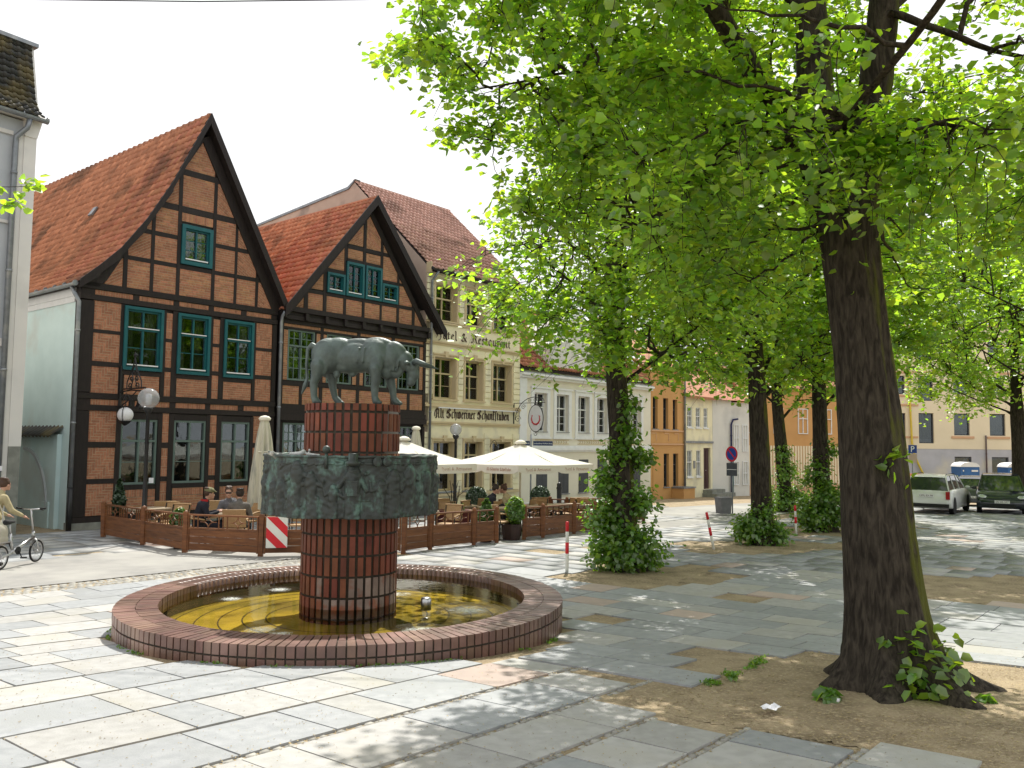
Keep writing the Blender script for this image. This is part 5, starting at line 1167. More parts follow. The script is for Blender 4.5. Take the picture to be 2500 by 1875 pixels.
# ================================================================== orange house
og = root('orange_house', along(OD, 11.56) + (0,), RZ, 'ochre orange house with tall narrow windows and a small entrance pier', 'house')
HO = [(.2, .75, 3.17, 4.95), (1.36, 1.95, 3.17, 4.92), (2.48, 3.02, 3.17, 4.89), (1.42, 2.02, -.08, 1.79), (2.50, 3.12, -.08, 1.79)]
wall_with_holes(og, 'wall', (0, 3.78), (-1.0, 6.9), HO, 0, .4, M['stucco_orange'])
for q in HO: 
    f = window(og, *q, .18, M['shutter'], fw=.05, trans=.66, lower_rows=3, cols=2, out=.02); mb = MB(); mb.box(q[0] - .05, q[1] + .05, -.06, .15, q[2] - .06, q[2] - .002); part('sill', mb, M['grey_metal'], f)
mb = MB(); mb.box(0, 3.78, -.07, 0, 3.03, 3.12); mb.box(0, 3.78, -.06, 0, 2.28, 2.36); mb.box(0, 3.78, -.16, 0, 6.5, 6.7)
for x in (.55, 1.95, 3.1): mb.box(x, x + .05, -.025, 0, 2.5, 2.95); mb.box(x - .5, x, -.025, 0, 2.90, 2.95)
part('string_course', mb, M['stucco_peach'], og)
mb = MB(); mb.box(2.35, 3.7, -.75, -.002, -.95, -.18); mb.box(.2, 1.1, -.03, -.002, -.9, 1.4); pr_ = part('entrance_pier', mb, M['stucco_orange'], og); mb = MB(); mb.box(2.3, 3.75, -.8, -.002, -.179, -.10); part('pier_cap', mb, M['grey_metal'], pr_)
mb = MB(); mb.prism_x([(-.2, 6.7), (4, 9.8), (4, 9.6), (-.2, 6.55)], 0, 3.78); part('roof', mb, M['tile_red'], og)
pipe(og, [(3.76, -.1, 6.6), (3.76, -.1, 6.3), (3.74, -.1, -.8)], r=.06)
mb = MB(); mb.box(0, 3.78, .4, .5, -.9, 6.6); mb.box(3.6, 3.78, .5, 8, -.9, 6.6); part('party_wall', mb, M['stucco_buff'], og)
# ================================================================== cream house with a dark door
ch = root('cream_house', along(OD, 15.36) + (0,), RZ, 'pale cream house with a tall dark red door up two stone steps', 'house')
HC = [(.42, 1.05, 3.35, 4.55), (1.50, 2.10, 3.35, 4.55), (2.52, 3.06, 3.35, 4.55), (.40, 1.02, .42, 1.98), (1.55, 2.12, .42, 1.98), (2.50, 3.42, -.38, 2.12)]
wall_with_holes(ch, 'wall', (0, 3.70), (-1.0, 5.3), HC, 0, .4, M['stucco_cream'])
for q in HC[:5]:
    f = window(ch, *q, .10, M['white_paint'], fw=.05, trans=.55, lower_rows=2, upper_rows=2, out=.06); mb = MB(); mb.box(q[0] - .06, q[1] + .06, -.07, .05, q[2] - .09, q[2] - .002); part('sill', mb, M['white_paint'], f)
mb = MB(); mb.box(2.52, 3.40, .12, .18, -.38, 2.1); dr = part('door', mb, M['door'], ch)
mb = MB()
for z0, z1 in ((-.25, .5), (.6, 1.95)): mb.box(2.60, 2.92, .10, .119, z0, z1); mb.box(3.0, 3.32, .10, .119, z0, z1)
part('door_panel', mb, M['door'], dr)
mb = MB(); mb.sphere((2.95, .08, .75), .03); part('handle', mb, M['steel'], dr)
mb = MB(); mb.box(0, 3.72, -.08, 0, 2.40, 2.52); part('string_course', mb, M['grey_metal'], ch)
mb = MB(); mb.box(1.15, 1.40, -.03, -.001, .9, 1.35); part('wall_notice', mb, M['grey_metal'], ch)
mb = MB(); mb.box(2.3, 4.9, -.95, -.002, -.95, -.62); mb.box(2.4, 4.2, -.6, -.003, -.619, -.40); part('doorstep', mb, M['stone'], ch)
mb = MB(); mb.prism_x([(-.3, 5.2), (3.5, 7.6), (3.5, 7.4), (-.3, 5.05)], 0, 3.7); part('roof', mb, M['tile_red'], ch)
# white house turned a little further round, and its neighbours
wh = root('white_house', along(OD, 19.08) + (0,), RZ - rad(22), 'plain white house end with a dark blue drainpipe', 'house')
mb = MB(); mb.box(0, 1.55, 0, 6, -1, 5.2); mb.box(1.55, 3.1, .06, 6, -1, 5.0); part('wall', mb, M['stucco_white'], wh)
pipe(wh, [(2.0, -.1, 3.95), (1.6, -.1, 3.9), (1.45, -.1, 3.6), (1.45, -.1, -.9)], mat('blue_pipe', (.03, .035, .10)), .06)
for a in (1.75, 2.5): window(wh, a, a + .45, 1.9, 3.6, .03, M['white_paint'], fw=.05, trans=.5, out=.03); window(wh, a, a + .45, -.2, 1.3, .03, M['white_paint'], fw=.05, trans=.5, out=.03)
mb = MB(); mb.box(1.58, 1.70, -.01, .05, -.9, 1.5); part('door', mb, M['teal'], wh)
mb = MB(); mb.prism_x([(-.3, 5.1), (3.5, 7.2), (6, 5.1)], 0, 3.1); part('roof', mb, M['tile_red'], wh)
yh = root('yellow_house', along(OD, 22.3) + (0,), RZ - rad(30), 'deep yellow house with vertical boarding and a red base course', 'house')
mb = MB(); mb.box(0, 9, 0, 6, -1, 6.2); part('wall', mb, M['stucco_orange'], yh)
mb = MB()
for i in range(40): mb.box(.1 + i * .22, .24 + i * .22, -.04, -.001, -.3, 2.3)
part('boarding', mb, M['stucco_yellow'], yh); mb = MB(); mb.box(-.03, 9.03, -.09, -.001, -1, -.301); part('base_course', mb, M['stucco_peach'], yh)
for a in (1, 3, 5, 7): window(yh, a, a + .8, 3.1, 4.8, .0, M['white_paint'], fw=.05, trans=.6, out=.06, interior=False)
mb = MB(); mb.prism_x([(-.3, 6.1), (3.5, 9.2), (6, 6.1)], 0, 9); part('roof', mb, M['tile_red'], yh)

# ================================================================== building at the left edge
LAZ = rad(35); LU = (math.sin(LAZ), math.cos(LAZ)); lo = (-12.268 - LU[0] * .24, 21.435 - LU[1] * .24)
lb = root('corner_building', (lo[0], lo[1], 0), PI / 2 - LAZ, 'pale blue-grey building with a dark tiled roof at the left edge', 'building')
mb = MB(); mb.box(-9, -.10, 0, 11, -.4, 10.4); part('wall', mb, M['stucco_blue'], lb)
mb = MB(); mb.box(-.42, -.10, -.07, .0, -.4, 10.0); mb.box(-.30, .0, -.09, 11, 2.1, 10.0); mb.prism([(-.3, 10.0), (-.0, 10.0), (.12, 10.5), (-.3, 10.5)], -.12, 11); part('corner_pilaster', mb, M['stucco_white'], lb)
mb = MB(); mb.box(-.30, -.02, -.10, 11, -.4, 2.099); part('stone_quoin', mb, M['stone'], lb)
mb = MB(); mb.box(-9, -.55, -.09, 0, 4.58, 4.70); mb.box(-9, -.55, -.06, 0, 4.70, 4.78); mb.box(-9, -.55, -.09, 0, 3.90, 4.02); mb.box(-9, -.56, -.05, 0, 7.68, 7.76); mb.box(-9, -.55, -.06, 0, 9.95, 10.05); part('string_course', mb, M['stucco_white'], lb)
mb = MB(); mb.box(-9, -.6, -.02, 0, -.4, 2.35); part('lower_render', mb, M['stucco_mint'], lb)
half_gutter(lb, (-9, -.36, 10.46), (.12, -.36, 10.46), .09)
pipe(lb, [(-.30, -.34, 10.38), (-.34, -.3, 10.15), (-.52, -.13, 9.9), (-.52, -.12, 9.75), (-.52, -.12, -.2)], r=.065)
mb = MB(); mb.box(-.60, -.46, -.20, -.19, 1.50, 1.62); mb.box(-.585, -.475, -.20, -.19, 1.0, 1.07); part('pipe_label', mb, M['paper'], lb)
tiled(lb, (-9, -.40, 10.50), (1, 0, 0), [((0, .34, .26), .43), ((0, .22, .36), .40), ((0, .38, 1.55), 1.62)], 9.02, M['tile_dark'], limit=290, near=(0, -4, 11), row=.19, tw=.19)
mb = MB(); mb.prism_x([(-.38, 10.46), (-.05, 10.72), (.17, 11.05), (.55, 12.62), (11, 12.7), (11, 10.3)], -9, .10); part('roof_deck', mb, M['stucco_white'], lb)
mb = MB(); mb.box(-9, .16, .40, .75, 12.62, 12.72); part('ridge_flashing', mb, M['grey_metal'], lb)

# ================================================================== far buildings
fy = 60
yb = root('yellow_building', (27.4, fy, 0), 0, 'four-storey pale yellow building with peach bands and a grey ground floor behind the cars', 'building')
HY = []
for r_, (z0, z1) in enumerate(((2.59, 4.74), (5.62, 7.42), (8.43, 10.22))): HY.append((1.68, 2.75, z0, z1))
for z0, z1 in ((3.12, 4.73), (6.08, 7.41), (9.03, 10.66)): HY.append((-.5, .74, z0, z1))
for x in (4.2, 6.75, 9.3):
    for z0, z1 in ((3.18, 4.74), (6.1, 7.42), (8.8, 10.2)): HY.append((x, x + 1.12, z0, z1))
for x in (4.2, 6.85): HY.append((x, x + 1.2, .0, 1.66))
wall_with_holes(yb, 'wall', (-1.2, 12), (2.20, 10.95), [q for q in HY if q[2] > 2], 0, .4, M['stucco_yellow'])
wall_with_holes(yb, 'ground_floor_wall', (-1.2, 12), (-.8, 2.199), [q for q in HY if q[2] < 2], 0.02, .4, M['stucco_grey'])
for q in HY: window(yb, *q, .12, M['shutter'], fw=.07, trans=None, cols=1, lower_rows=1, out=.0, curtain=2 if q[2] > 2 and rnd.random() < .6 else 0)
mb = MB()
for z in (7.58, 5.24): mb.box(-1.2, 1.66, -.06, 0, z, z + .14)
mb.box(1.66, 12, -.06, 0, 7.58, 7.72); mb.box(-1.2, 1.1, -.06, 0, 5.9, 6.04); mb.box(-1.2, 1.60, -.05, 0, 2.95, 3.08)
for x in (4.0, 6.55, 9.1): mb.box(x, x + 1.6, -.07, 0, 2.96, 3.12)
part('peach_band', mb, M['stucco_peach'], yb)
mb = MB(); mb.tube([(3.0, -.15, 9.3), (1.2, -.15, 8.9), (.92, -.15, 8.5), (1.1, -.15, 2.6), (1.3, -.15, 1.6), (1.9, -.15, .3), (2.2, -.15, -.5)], .07, 8); part('yellow_hose_pipe', mb, M['yellow_pipe'], yb)
pipe(yb, [(6.4, -.1, 3.2), (6.4, -.1, 3.0), (6.4, -.1, -.6)], mat('brown_pipe', (.14, .10, .10)), .05)
mb = MB(); mb.box(-1.2, .9, -.02, 3, 10.95, 11.25); mb.box(1.5, 12, -.02, 3, 10.95, 11.2); part('parapet', mb, M['stucco_peach'], yb)
mb = MB(); mb.box(-1.2, 12, .4, .5, -.8, 10.9); mb.box(-1.2, 12, .4, 8, 10.6, 10.7); part('rear_wall', mb, M['stucco_grey'], yb)
sb = root('striped_building', (14.5, 62, 0), 0, 'building painted in orange and white vertical stripes seen between the tree trunks', 'building')
mb = MB(); mb.box(0, 11.5, 0, 5, -.8, 8.5); part('wall', mb, M['stucco_white'], sb)
for i in range(6): mb = MB(); mb.box(.4 + i * 1.9, 1.4 + i * 1.9, -.04, -.001, 1.7, 8.4); part('orange_stripe', mb, M['sign_orange'] if 'sign_orange' in M else M.setdefault('sign_orange', mat('orange_paint', (.62, .22, .06), (.58, .20, .05), .8, 3)), sb)
mb = MB(); mb.box(.2, 3.2, -.06, -.001, -.6, 1.5); mb.box(4, 8.2, -.06, -.001, -.6, 1.4); part('shop_front', mb, M['car_glass'], sb)
mb = MB(); mb.box(8.4, 9.6, -.08, -.001, -.2, 1.4); part('poster', mb, M['blue_plastic'], sb)
bh = root('grey_house', (4, 74, 0), 0, 'light building closing the far end of the street', 'building')
mb = MB(); mb.box(-2, 12, 0, 6, -.8, 7.0); part('wall', mb, M['stucco_white'], bh)
for i in range(5): window(bh, -1 + i * 2.4, .2 + i * 2.4, 3.2, 5, .0, M['white_paint'], fw=.06, trans=.6, out=.05, interior=False)
mb = MB(); mb.prism_x([(-.3, 7), (3, 9.5), (6, 7)], -2, 12); part('roof', mb, M['tile_red'], bh)
def G(x, y, dz=0.): return (x, y, gz(y) + .018 + dz)
# ------------------------------------------------------------------ terrace fences
def fence(pts, label, group='wooden terrace fences'):
    f = root('terrace_fence', (pts[0][0], pts[0][1], 0), 0, label, 'fence', group); O = Vector((pts[0][0], pts[0][1], 0))
    for i, p in enumerate(pts):
        b = Vector(G(*p)) - O; mb = MB(); tilt = Vector((rnd.uniform(-.02, .02), rnd.uniform(-.015, .015), .86)); mb.bar(b + Vector((0, 0, -.03)), b + tilt, .095); mb.lathe([(.055, 0), (.03, .025), (.005, .035)], 4, b + tilt); part('post', mb, M['wood'], f)
    for a, c in zip(pts, pts[1:]):
        A = Vector(G(*a)) - O; C = Vector(G(*c)) - O; d = (C - A); Lg = d.length; n = max(1, round(Lg / 1.9)); t = d / Lg
        for s_ in range(n):
            p0 = A + t * (.06 + s_ * Lg / n); p1 = A + t * ((s_ + 1) * Lg / n - .06); ln = (p1 - p0).length; m0 = (p0 + p1) / 2
            up = Vector((0, 0, 1)); sx = t; sy = up.cross(t).normalized()
            def bx(nm, u0, u1, z0, z1, th=.022, off=0.):
                mb = MB(); vs = [p0 + sx * u + sy * (off + v) + up * z for u in (u0, u1) for v in (-th, th) for z in (z0, z1)]
                mb.add(vs, [(0, 1, 3, 2), (4, 6, 7, 5), (0, 4, 5, 1), (2, 3, 7, 6), (0, 2, 6, 4), (1, 5, 7, 3)]); part(nm, mb, M['wood'], f)
            bx('rail', 0, ln, .785, .82, .03); bx('rail', .035, ln - .035, .50, .54, .026); bx('stile', 0, .035, .05, .784); bx('stile', ln - .035, ln, .05, .784)
            for k in range(3): bx('plank', .036, ln - .036, .065 + k * .145, .065 + k * .145 + .139, .010, .006 * (k % 2))
            nb = max(4, round((ln - .07) / .105)); st = (ln - .07) / nb; dia = [nb // 4, nb - 1 - nb // 4] if nb > 9 else [nb // 2]
            for k in range(1, nb):
                if any(abs(k - q - .5) < 1.6 for q in dia): continue
                bx('baluster', .035 + k * st - .011, .035 + k * st + .011, .541, .784, .010)
            for q in dia:
                uc = .035 + (q + .5) * st; mb = MB()
                for sxx in (-1, 1):
                    for szz in (-1, 1):
                        ps = [p0 + sx * (uc + sxx * .135 * math.cos(w_) * 1.0) + up * (.662 + szz * .12 * math.sin(w_)) for w_ in (0, .5, 1.07, PI / 2)]
                        # arcs bowed inward make the star-shaped opening
                        ps = [p0 + sx * (uc + sxx * .14 * (1 - math.sin(w_))) + up * (.662 + szz * .12 * (1 - math.cos(w_))) for w_ in (0, .4, .8, 1.2, PI / 2)]
                        mb.tube(ps, .011, 4)
                mb.tube([p0 + sx * (uc - .14) + up * .662, p0 + sx * (uc - .2) + up * .662], .011, 4); mb.tube([p0 + sx * (uc + .14) + up * .662, p0 + sx * (uc + .2) + up * .662], .011, 4)
                part('star_lattice', mb, M['wood'], f)
    return f
fence([(-10.12, 21.10), (-8.45, 19.53), (-6.96, 18.18), (-5.19, 17.67), (-3.72, 18.02), (-2.32, 18.46), (-1.81, 19.20), (-.87, 20.24), (-.33, 20.80)], 'long zigzag wooden fence behind the fountain carrying the striped warning board')
fence([(.35, 21.65), (.85, 22.16), (1.75, 23.31), (2.37, 23.98), (3.1, 24.9)], 'brown wooden fence right of the terrace entrance beside the planter')
fence([(1.2, 25.8), (1.72, 25.6), (3.0, 26.6), (4.4, 28.0)], 'short wooden fence at the back of the terrace by the shuttered house')
# warning board
wb = root('warning_board', (-4.86, 17.66, .10), rad(14), 'red and white diagonally striped warning board on the wooden fence', 'sign')
mb = MB(); mb.box(-.215, .215, -.012, .0, .0, .64); part('board', mb, M['white_reflex'], wb)
for k in range(-1, 3):
    c = -.52 + k * .40 + .22
    q = clip_poly([(-.215 - .3, c + .82), (-.215 - .3, c + .62), (.215 + .3, c - .41), (.215 + .3, c - .21)][::1], rectp(-.214, .214, .001, .639)) if False else None
for z_ in (.86, .43, .0):
    quad = [(-.215, z_ - .215), (.215, z_ - .645 + .0), (.215, z_ - .43), (-.215, z_)]
    q = clip_poly(quad, rectp(-.214, .214, .001, .639))
    if area(q) > 1e-4: mb = MB(); mb.prism(q, -.0155, -.0125); part('red_stripe', mb, M['red_reflex'], wb)

# ------------------------------------------------------------------ furniture
def make_chair(label):
    c = root('terrace_chair', (0, 0, 0), 0, label, 'chair', 'rattan terrace chairs')
    for sx in (-1, 1):
        mb = MB(); mb.tube([(sx * .24, .24, 0), (sx * .235, .23, .44), (sx * .24, .20, .62)], .014, 6); part('leg', mb, M['black_metal'], c)
        mb = MB(); mb.tube([(sx * .22, -.26, 0), (sx * .22, -.22, .44), (sx * .22, -.30, .86)], .014, 6); part('leg', mb, M['black_metal'], c)
        mb = MB(); mb.tube([(sx * .235, .22, .62), (sx * .25, .05, .655), (sx * .235, -.25, .66)], .022, 6); part('armrest', mb, M['rattan'], c)
    mb = MB(); mb.box(-.24, .24, -.22, .25, .42, .455); part('seat', mb, M['rattan'], c)
    V = []; n = 8
    for zz, yy in ((.50, -.225), (.70, -.265), (.88, -.315)):
        for i in range(n + 1): t = -1 + 2 * i / n; V.append((.25 * t, yy - .05 * (1 - t * t), zz))
    F = [(r * (n + 1) + i, r * (n + 1) + i + 1, (r + 1) * (n + 1) + i + 1, (r + 1) * (n + 1) + i) for r in range(2) for i in range(n)]
    mb = MB(); mb.add(V, F); mb.add([(x, y - .016, z) for x, y, z in V], [f[::-1] for f in F]); 
    mb.tube([V[i] for i in range(2 * (n + 1), 3 * (n + 1))], .016, 6); mb.tube([V[i] for i in range(0, n + 1)], .012, 6); part('backrest', mb, M['rattan'], c, True)
    return c
def copy_thing(o, loc, rz, label):
    r = o.copy(); COL.objects.link(r); r.location = loc; r.rotation_euler = (0, 0, rz); r['label'] = label
    for ch_ in list(o.children):
        q = ch_.copy(); COL.objects.link(q); q.parent = r; q.matrix_parent_inverse = ch_.matrix_parent_inverse
    return r
chair0 = None
def place_chair(x, y, rz, label):
    global chair0
    if chair0 is None: chair0 = make_chair(label); chair0.location = G(x, y); chair0.rotation_euler = (0, 0, rz); return chair0
    return copy_thing(chair0, G(x, y), rz, label)
table0 = None
def place_table(x, y, rz, label):
    global table0
    if table0 is None:
        t = root('terrace_table', (0, 0, 0), 0, label, 'table', 'terrace tables'); mb = MB(); mb.box(-.55, .55, -.38, .38, .715, .745); part('table_top', mb, M['table'], t)
        mb = MB(); mb.box(-.50, .50, -.33, .33, .665, .714); part('apron', mb, M['table'], t)
        for sx in (-1, 1):
            for sy in (-1, 1): mb = MB(); mb.bar((sx * .48, sy * .31, 0), (sx * .48, sy * .31, .664), .04); part('leg', mb, M['black_metal'], t)
        table0 = t; t.location = G(x, y); t.rotation_euler = (0, 0, rz); return t
    return copy_thing(table0, G(x, y), rz, label)
for x, y, a, l in ((-8.55, 20.75, 2.6, 'rattan chair facing the facade, behind the second fence post'), (-7.98, 20.05, 2.9, 'rattan chair just left of the man in the cap, back to the fence'), (-8.9, 21.7, .5, 'rattan chair under the first ground-floor window'),
                   (-7.15, 19.2, 5.0, 'rattan chair the man in the camouflage cap sits on'), (-6.72, 20.32, PI, 'rattan chair under the hooded man in sunglasses'), (-6.14, 18.98, .15, 'rattan chair under the dark-haired man seen from behind'),
                   (-7.75, 22.2, .3, 'rattan chair against the wall behind the three seated men'), (-6.55, 21.1, 2.9, 'rattan chair just right of the dark-haired man'), (-6.2, 22.4, .2, 'rattan chair beside the closed umbrella'), (-5.0, 20.2, 3.3, 'rattan chair behind the warning board'),
                   (-2.05, 24.3, .3, 'rattan chair near the restaurant wall right of the collar'), (-1.75, 22.2, 3.0, 'rattan chair beside the black lamp post base'), (-1.52, 21.0, 2.8, 'rattan chair nearest the fence, right of the collar'), (-.95, 22.9, 4.2, 'rattan chair right of the red planter'), (-.9, 24.6, .6, 'rattan chair under the restaurant window'),
                   (-.22, 21.75, 5.4, 'rattan chair standing in the terrace entrance'), (-.62, 23.2, 1.1, 'rattan chair under the man at the entrance table'), (.02, 23.6, 3.6, 'rattan chair under the woman at the entrance table'), (.35, 24.2, 1.2, 'rattan chair right of the umbrella pole'), (.62, 24.0, 4.6, 'rattan chair by the topiary ball'),
                   (.95, 24.6, 3.4, 'rattan chair in front of the shuttered window'), (1.15, 23.7, 5.2, 'rattan chair left of the back fence'), (1.55, 24.9, 1.9, 'high-backed rattan chair before the back fence'), (2.15, 25.4, .4, 'rattan chair at the back fence star lattice'), (2.3, 25.0, 3.7, 'rattan chair near the leafy tree foot')):
    place_chair(x, y, a, l)
for x, y, a, l in ((-6.68, 19.62, .35, 'terrace table between the three seated men'), (-8.9, 20.95, .8, 'terrace table behind the second fence section'), (-5.75, 21.5, .2, 'long empty terrace table by the closed umbrella'), (-1.5, 23.3, .4, 'terrace table left of the couple'), (-.28, 22.75, .3, 'terrace table in front of the couple'),
                   (.85, 23.9, .4, 'terrace table right of the umbrella pole'), (1.85, 24.4, .2, 'terrace table with a bright top near the back fence'), (-2.4, 21.2, .3, 'terrace table half hidden by the collar')):
    place_table(x, y, a, l)

# ------------------------------------------------------------------ umbrellas
def umbrella(x, y, rz, label, hw=1.5, z_edge=1.86, z_top=2.52):
    u = root('parasol', G(x, y), rz, label, 'umbrella', 'open cream parasols'); zt = z_top; ze = z_edge; mb = MB(); mb.tube([(0, 0, 0), (0, 0, zt - .05)], .03, 10); part('pole', mb, M['canvas_old'], u, True)
    cs = [(-hw, -hw), (0, -hw), (hw, -hw), (hw, 0), (hw, hw), (0, hw), (-hw, hw), (-hw, 0)]; mb = MB(); n = 6; V = [(0, 0, zt)]
    for k in range(1, n + 1):
        for c in cs:
            t = k / n; sag = -.05 * math.sin(PI * t); mid = 1 if 0 in c else 0; V.append((c[0] * t, c[1] * t, zt + (ze - zt) * t + sag + (-.02 * t if mid else 0)))
    F = [(0, 1 + i, 1 + (i + 1) % 8) for i in range(8)]
    for k in range(n - 1):
        for i in range(8): F.append((1 + k * 8 + i, 1 + (k + 1) * 8 + i, 1 + (k + 1) * 8 + (i + 1) % 8, 1 + k * 8 + (i + 1) % 8))
    mb.add(V, F); part('canopy', mb, M['umbrella'], u)
    for i in range(8):
        a, b = Vector((*cs[i], 0)), Vector((*cs[(i + 1) % 8], 0)); za = ze - (.02 if 0 in cs[i] else 0); zb = ze - (.02 if 0 in cs[(i + 1) % 8] else 0); V = []; m_ = 10; out = ((a + b) / 2).normalized()
        for q in range(m_ + 1):
            t = q / m_; p = a.lerp(b, t); z = za + (zb - za) * t; e = .24 - .07 * (abs(2 * t - 1) ** 6); bow = out * (.03 * math.sin(PI * t)); V += [tuple(p + Vector((0, 0, z - .002))), tuple(p + bow + Vector((0, 0, z - e * .5))), tuple(p + bow * 1.4 + Vector((0, 0, z - e)))]
        F = []
        for q in range(m_): F += [(3 * q, 3 * q + 3, 3 * q + 4, 3 * q + 1), (3 * q + 1, 3 * q + 4, 3 * q + 5, 3 * q + 2)]
        mb = MB(); mb.add(V, F); v = part('valance', mb, M['umbrella'], u)
        d = (b - a); ang = math.atan2(d.y, d.x); txt = ('Hotel & Restaurant', 'Alt Schweriner Schankftuben')[(i // 2) % 2]
        bl_ = blackletter(txt, .98, .105); mt = Matrix.Translation(a.lerp(b, .17) + out * .05 + Vector((0, 0, ze - .165))) @ Matrix.Rotation(ang, 4, 'Z'); bl_.v = [tuple(mt @ Vector((p[0], p[1] * .15, p[2]))) for p in bl_.v]; part('printed_lettering', bl_, M['letter_red'], v)
    mb = MB()
    for c in cs: mb.bar((0, 0, zt - .08), (c[0] * .99, c[1] * .99, ze - .03), .02)
    for c in cs: mb.bar((0, 0, zt - .6), (c[0] * .5, c[1] * .5, (zt + ze) / 2 - .08), .018)
    part('rib', mb, M['canvas_old'], u)
    mb = MB(); mb.lathe([(.16, -.04), (.20, -.02), (.12, .05), (.03, .08)], 12, (0, 0, zt + .02)); part('top_cap', mb, M['canvas'], u, True)
    mb = MB(); mb.box(-.35, .35, -.35, .35, 0, .07); part('base', mb, M['stone'], u)
    return u
umbrella(.27, 24.6, rad(45 - 2), 'open cream parasol with printed valance in front of the restaurant, right of the lamp post', 1.5, 1.90, 2.48)
umbrella(-2.92, 22.9, rad(45 - 6), 'open cream parasol half hidden behind the bronze collar', 1.42, 1.90, 2.52)
def closed_umbrella(x, y, h, ln, label, r=.27):
    u = root('closed_parasol', G(x, y), 0, label, 'umbrella', 'closed weathered parasols'); mb = MB(); mb.tube([(0, 0, 0), (0, 0, h - .05)], .035, 10); part('pole', mb, M['canvas_old'], u, True); n = 48; V = []; rows = 14
    for k in range(rows + 1):
        t = k / rows; z = h - .06 - ln * t; rr = .085 + (r - .085) * t ** .75
        for i in range(n):
            a = 2 * PI * i / n; f = 1 + .30 * math.sin(a * 8 + t * .8) * min(1, t * 3 + .2) + .08 * math.sin(a * 17 + 3 * t); V.append((rr * f * math.cos(a), rr * f * math.sin(a), z - (.16 * max(0, math.sin(a * 4 + 1)) if k == rows else 0)))
    F = [(k * n + i, k * n + (i + 1) % n, (k + 1) * n + (i + 1) % n, (k + 1) * n + i) for k in range(rows) for i in range(n)]
    mb = MB(); mb.add(V, F); part('furled_canopy', mb, M['canvas_old'], u, True)
    mb = MB(); mb.lathe([(.04, -.06), (.13, -.05), (.15, 0), (.10, .05), (.02, .07)], 14, (0, 0, h - .03)); part('top_cap', mb, M['canvas'], u, True)
    mb = MB(); mb.tube([((.17 + .01) * math.cos(a), .18 * math.sin(a), h - ln * .42) for a in np.linspace(0, 2 * PI, 20)], .012, 5); part('tie_cord', mb, M['canvas'], u)
    mb = MB(); mb.box(-.35, .35, -.35, .35, 0, .07); part('base', mb, M['stone'], u); return u
closed_umbrella(-6.02, 20.5, 3.0, 2.0, 'closed weathered parasol left of the bronze collar')
closed_umbrella(-3.06, 27.0, 2.98, 2.0, 'closed parasol right of the brick column in front of the smaller gable house', .24)

# ------------------------------------------------------------------ lamps
def street_lamp(x, y, h, r, label):
    l = root('street_lamp', G(x, y), 0, label, 'street lamp', 'black globe street lamps'); mb = MB(); mb.lathe([(.085, 0), (.085, .5), (.062, .55), (.045, 1.5), (.042, h - 2 * r - .12), (.075, h - 2 * r - .10), (.11, h - 2 * r - .02), (.10, h - 2 * r + .02)], 16); part('post', mb, M['black_metal'], l, True)
    mb = MB(); mb.sphere((0, 0, h - r), r, 28, 18); part('globe', mb, M['globe'], l, True); mb = MB(); mb.lathe([(.07, -.16), (.07, .10), (.01, .11)], 14, (0, 0, h - r)); part('light_tube', mb, M['white_paint'], l, True); return l
street_lamp(-8.70, 20.1, 3.65, .245, 'black street lamp with a clear globe before the larger gable house')
street_lamp(-1.85, 28.0, 3.15, .20, 'black street lamp with a silvery globe before the restaurant')
# ornate iron bracket with lantern on the corner house
lx, ly = along(OA, 1.12)
br_ = root('ornate_lantern', (lx, ly, 0), RZ, 'ornate black wrought-iron bracket with a hanging white globe lantern on the half-timbered house', 'lantern')
mb = MB(); mb.bar((0, -.06, 3.15), (0, -.06, 4.35), .05); mb.tube([(0, -.06, 3.62), (0, -.7, 3.66), (0, -1.35, 3.62)], .02, 6); mb.tube([(0, -.06, 3.2), (0, -.5, 3.35), (0, -1.0, 3.62)], .016, 6); part('iron_arm', mb, M['black_metal'], br_)
mb = MB()
for sgn in (-1, 1):
    for (r_, z_) in ((.26, 3.75), (.20, 3.95), (.13, 4.15)):
        mb.tube([(.015 * sgn, -.85 + sgn * r_ * .9 + r_ * .45 * (1 - i / 14) * math.cos(i * .62), z_ + r_ * .45 * (1 - i / 14) * math.sin(i * .62)) for i in range(15)], .016, 5)
    mb.tube([(0, -.85 + sgn * .42, 3.68), (0, -.85 + sgn * .40, 3.9), (0, -.85 + sgn * .22, 4.12), (0, -.85 + sgn * .10, 4.3), (0, -.85, 4.55)], .018, 5); mb.tube([(0, -.85 + sgn * .2, 3.68), (0, -.85 + sgn * .05, 3.95), (0, -.85 + sgn * .14, 4.15), (0, -.85, 4.35)], .014, 5)
mb.lathe([(.004, .30), (.04, .2), (.015, .12), (.035, .06), (.01, 0)], 8, (0, -.85, 4.42)); mb.bar((0, -1.5, 3.70), (0, -.2, 3.70), .04)
for k in range(5): mb.tube([(0, -1.4 + .03 * k, 3.6), (0, -1.34 + .08 * k, 3.4 - .05 * k), (0, -1.2 + .05 * k, 3.2)], .014, 5)
mb.sphere((0, -1.25, 3.18), .06, 8, 6); part('scrollwork', mb, M['black_metal'], br_)
mb = MB(); mb.sphere((0, -.42, 2.98), .21, 24, 16); part('globe', mb, M['white_paint'], br_, True)
mb = MB()
for k in range(4): a = k * PI / 4; mb.tube([(math.cos(a) * .235 * math.cos(t), -.42 + math.sin(a) * .235 * math.cos(t), 2.98 + .255 * math.sin(t)) for t in np.linspace(-PI / 2, PI * 1.5, 25)], .011, 5) if k in (1,) else None
mb.lathe([(.03, -.30), (.14, -.20), (.17, -.17), (.10, -.19)], 14, (0, -.42, 2.98)); mb.tube([(0, -.42, 3.2), (0, -.42, 3.6)], .012, 5)
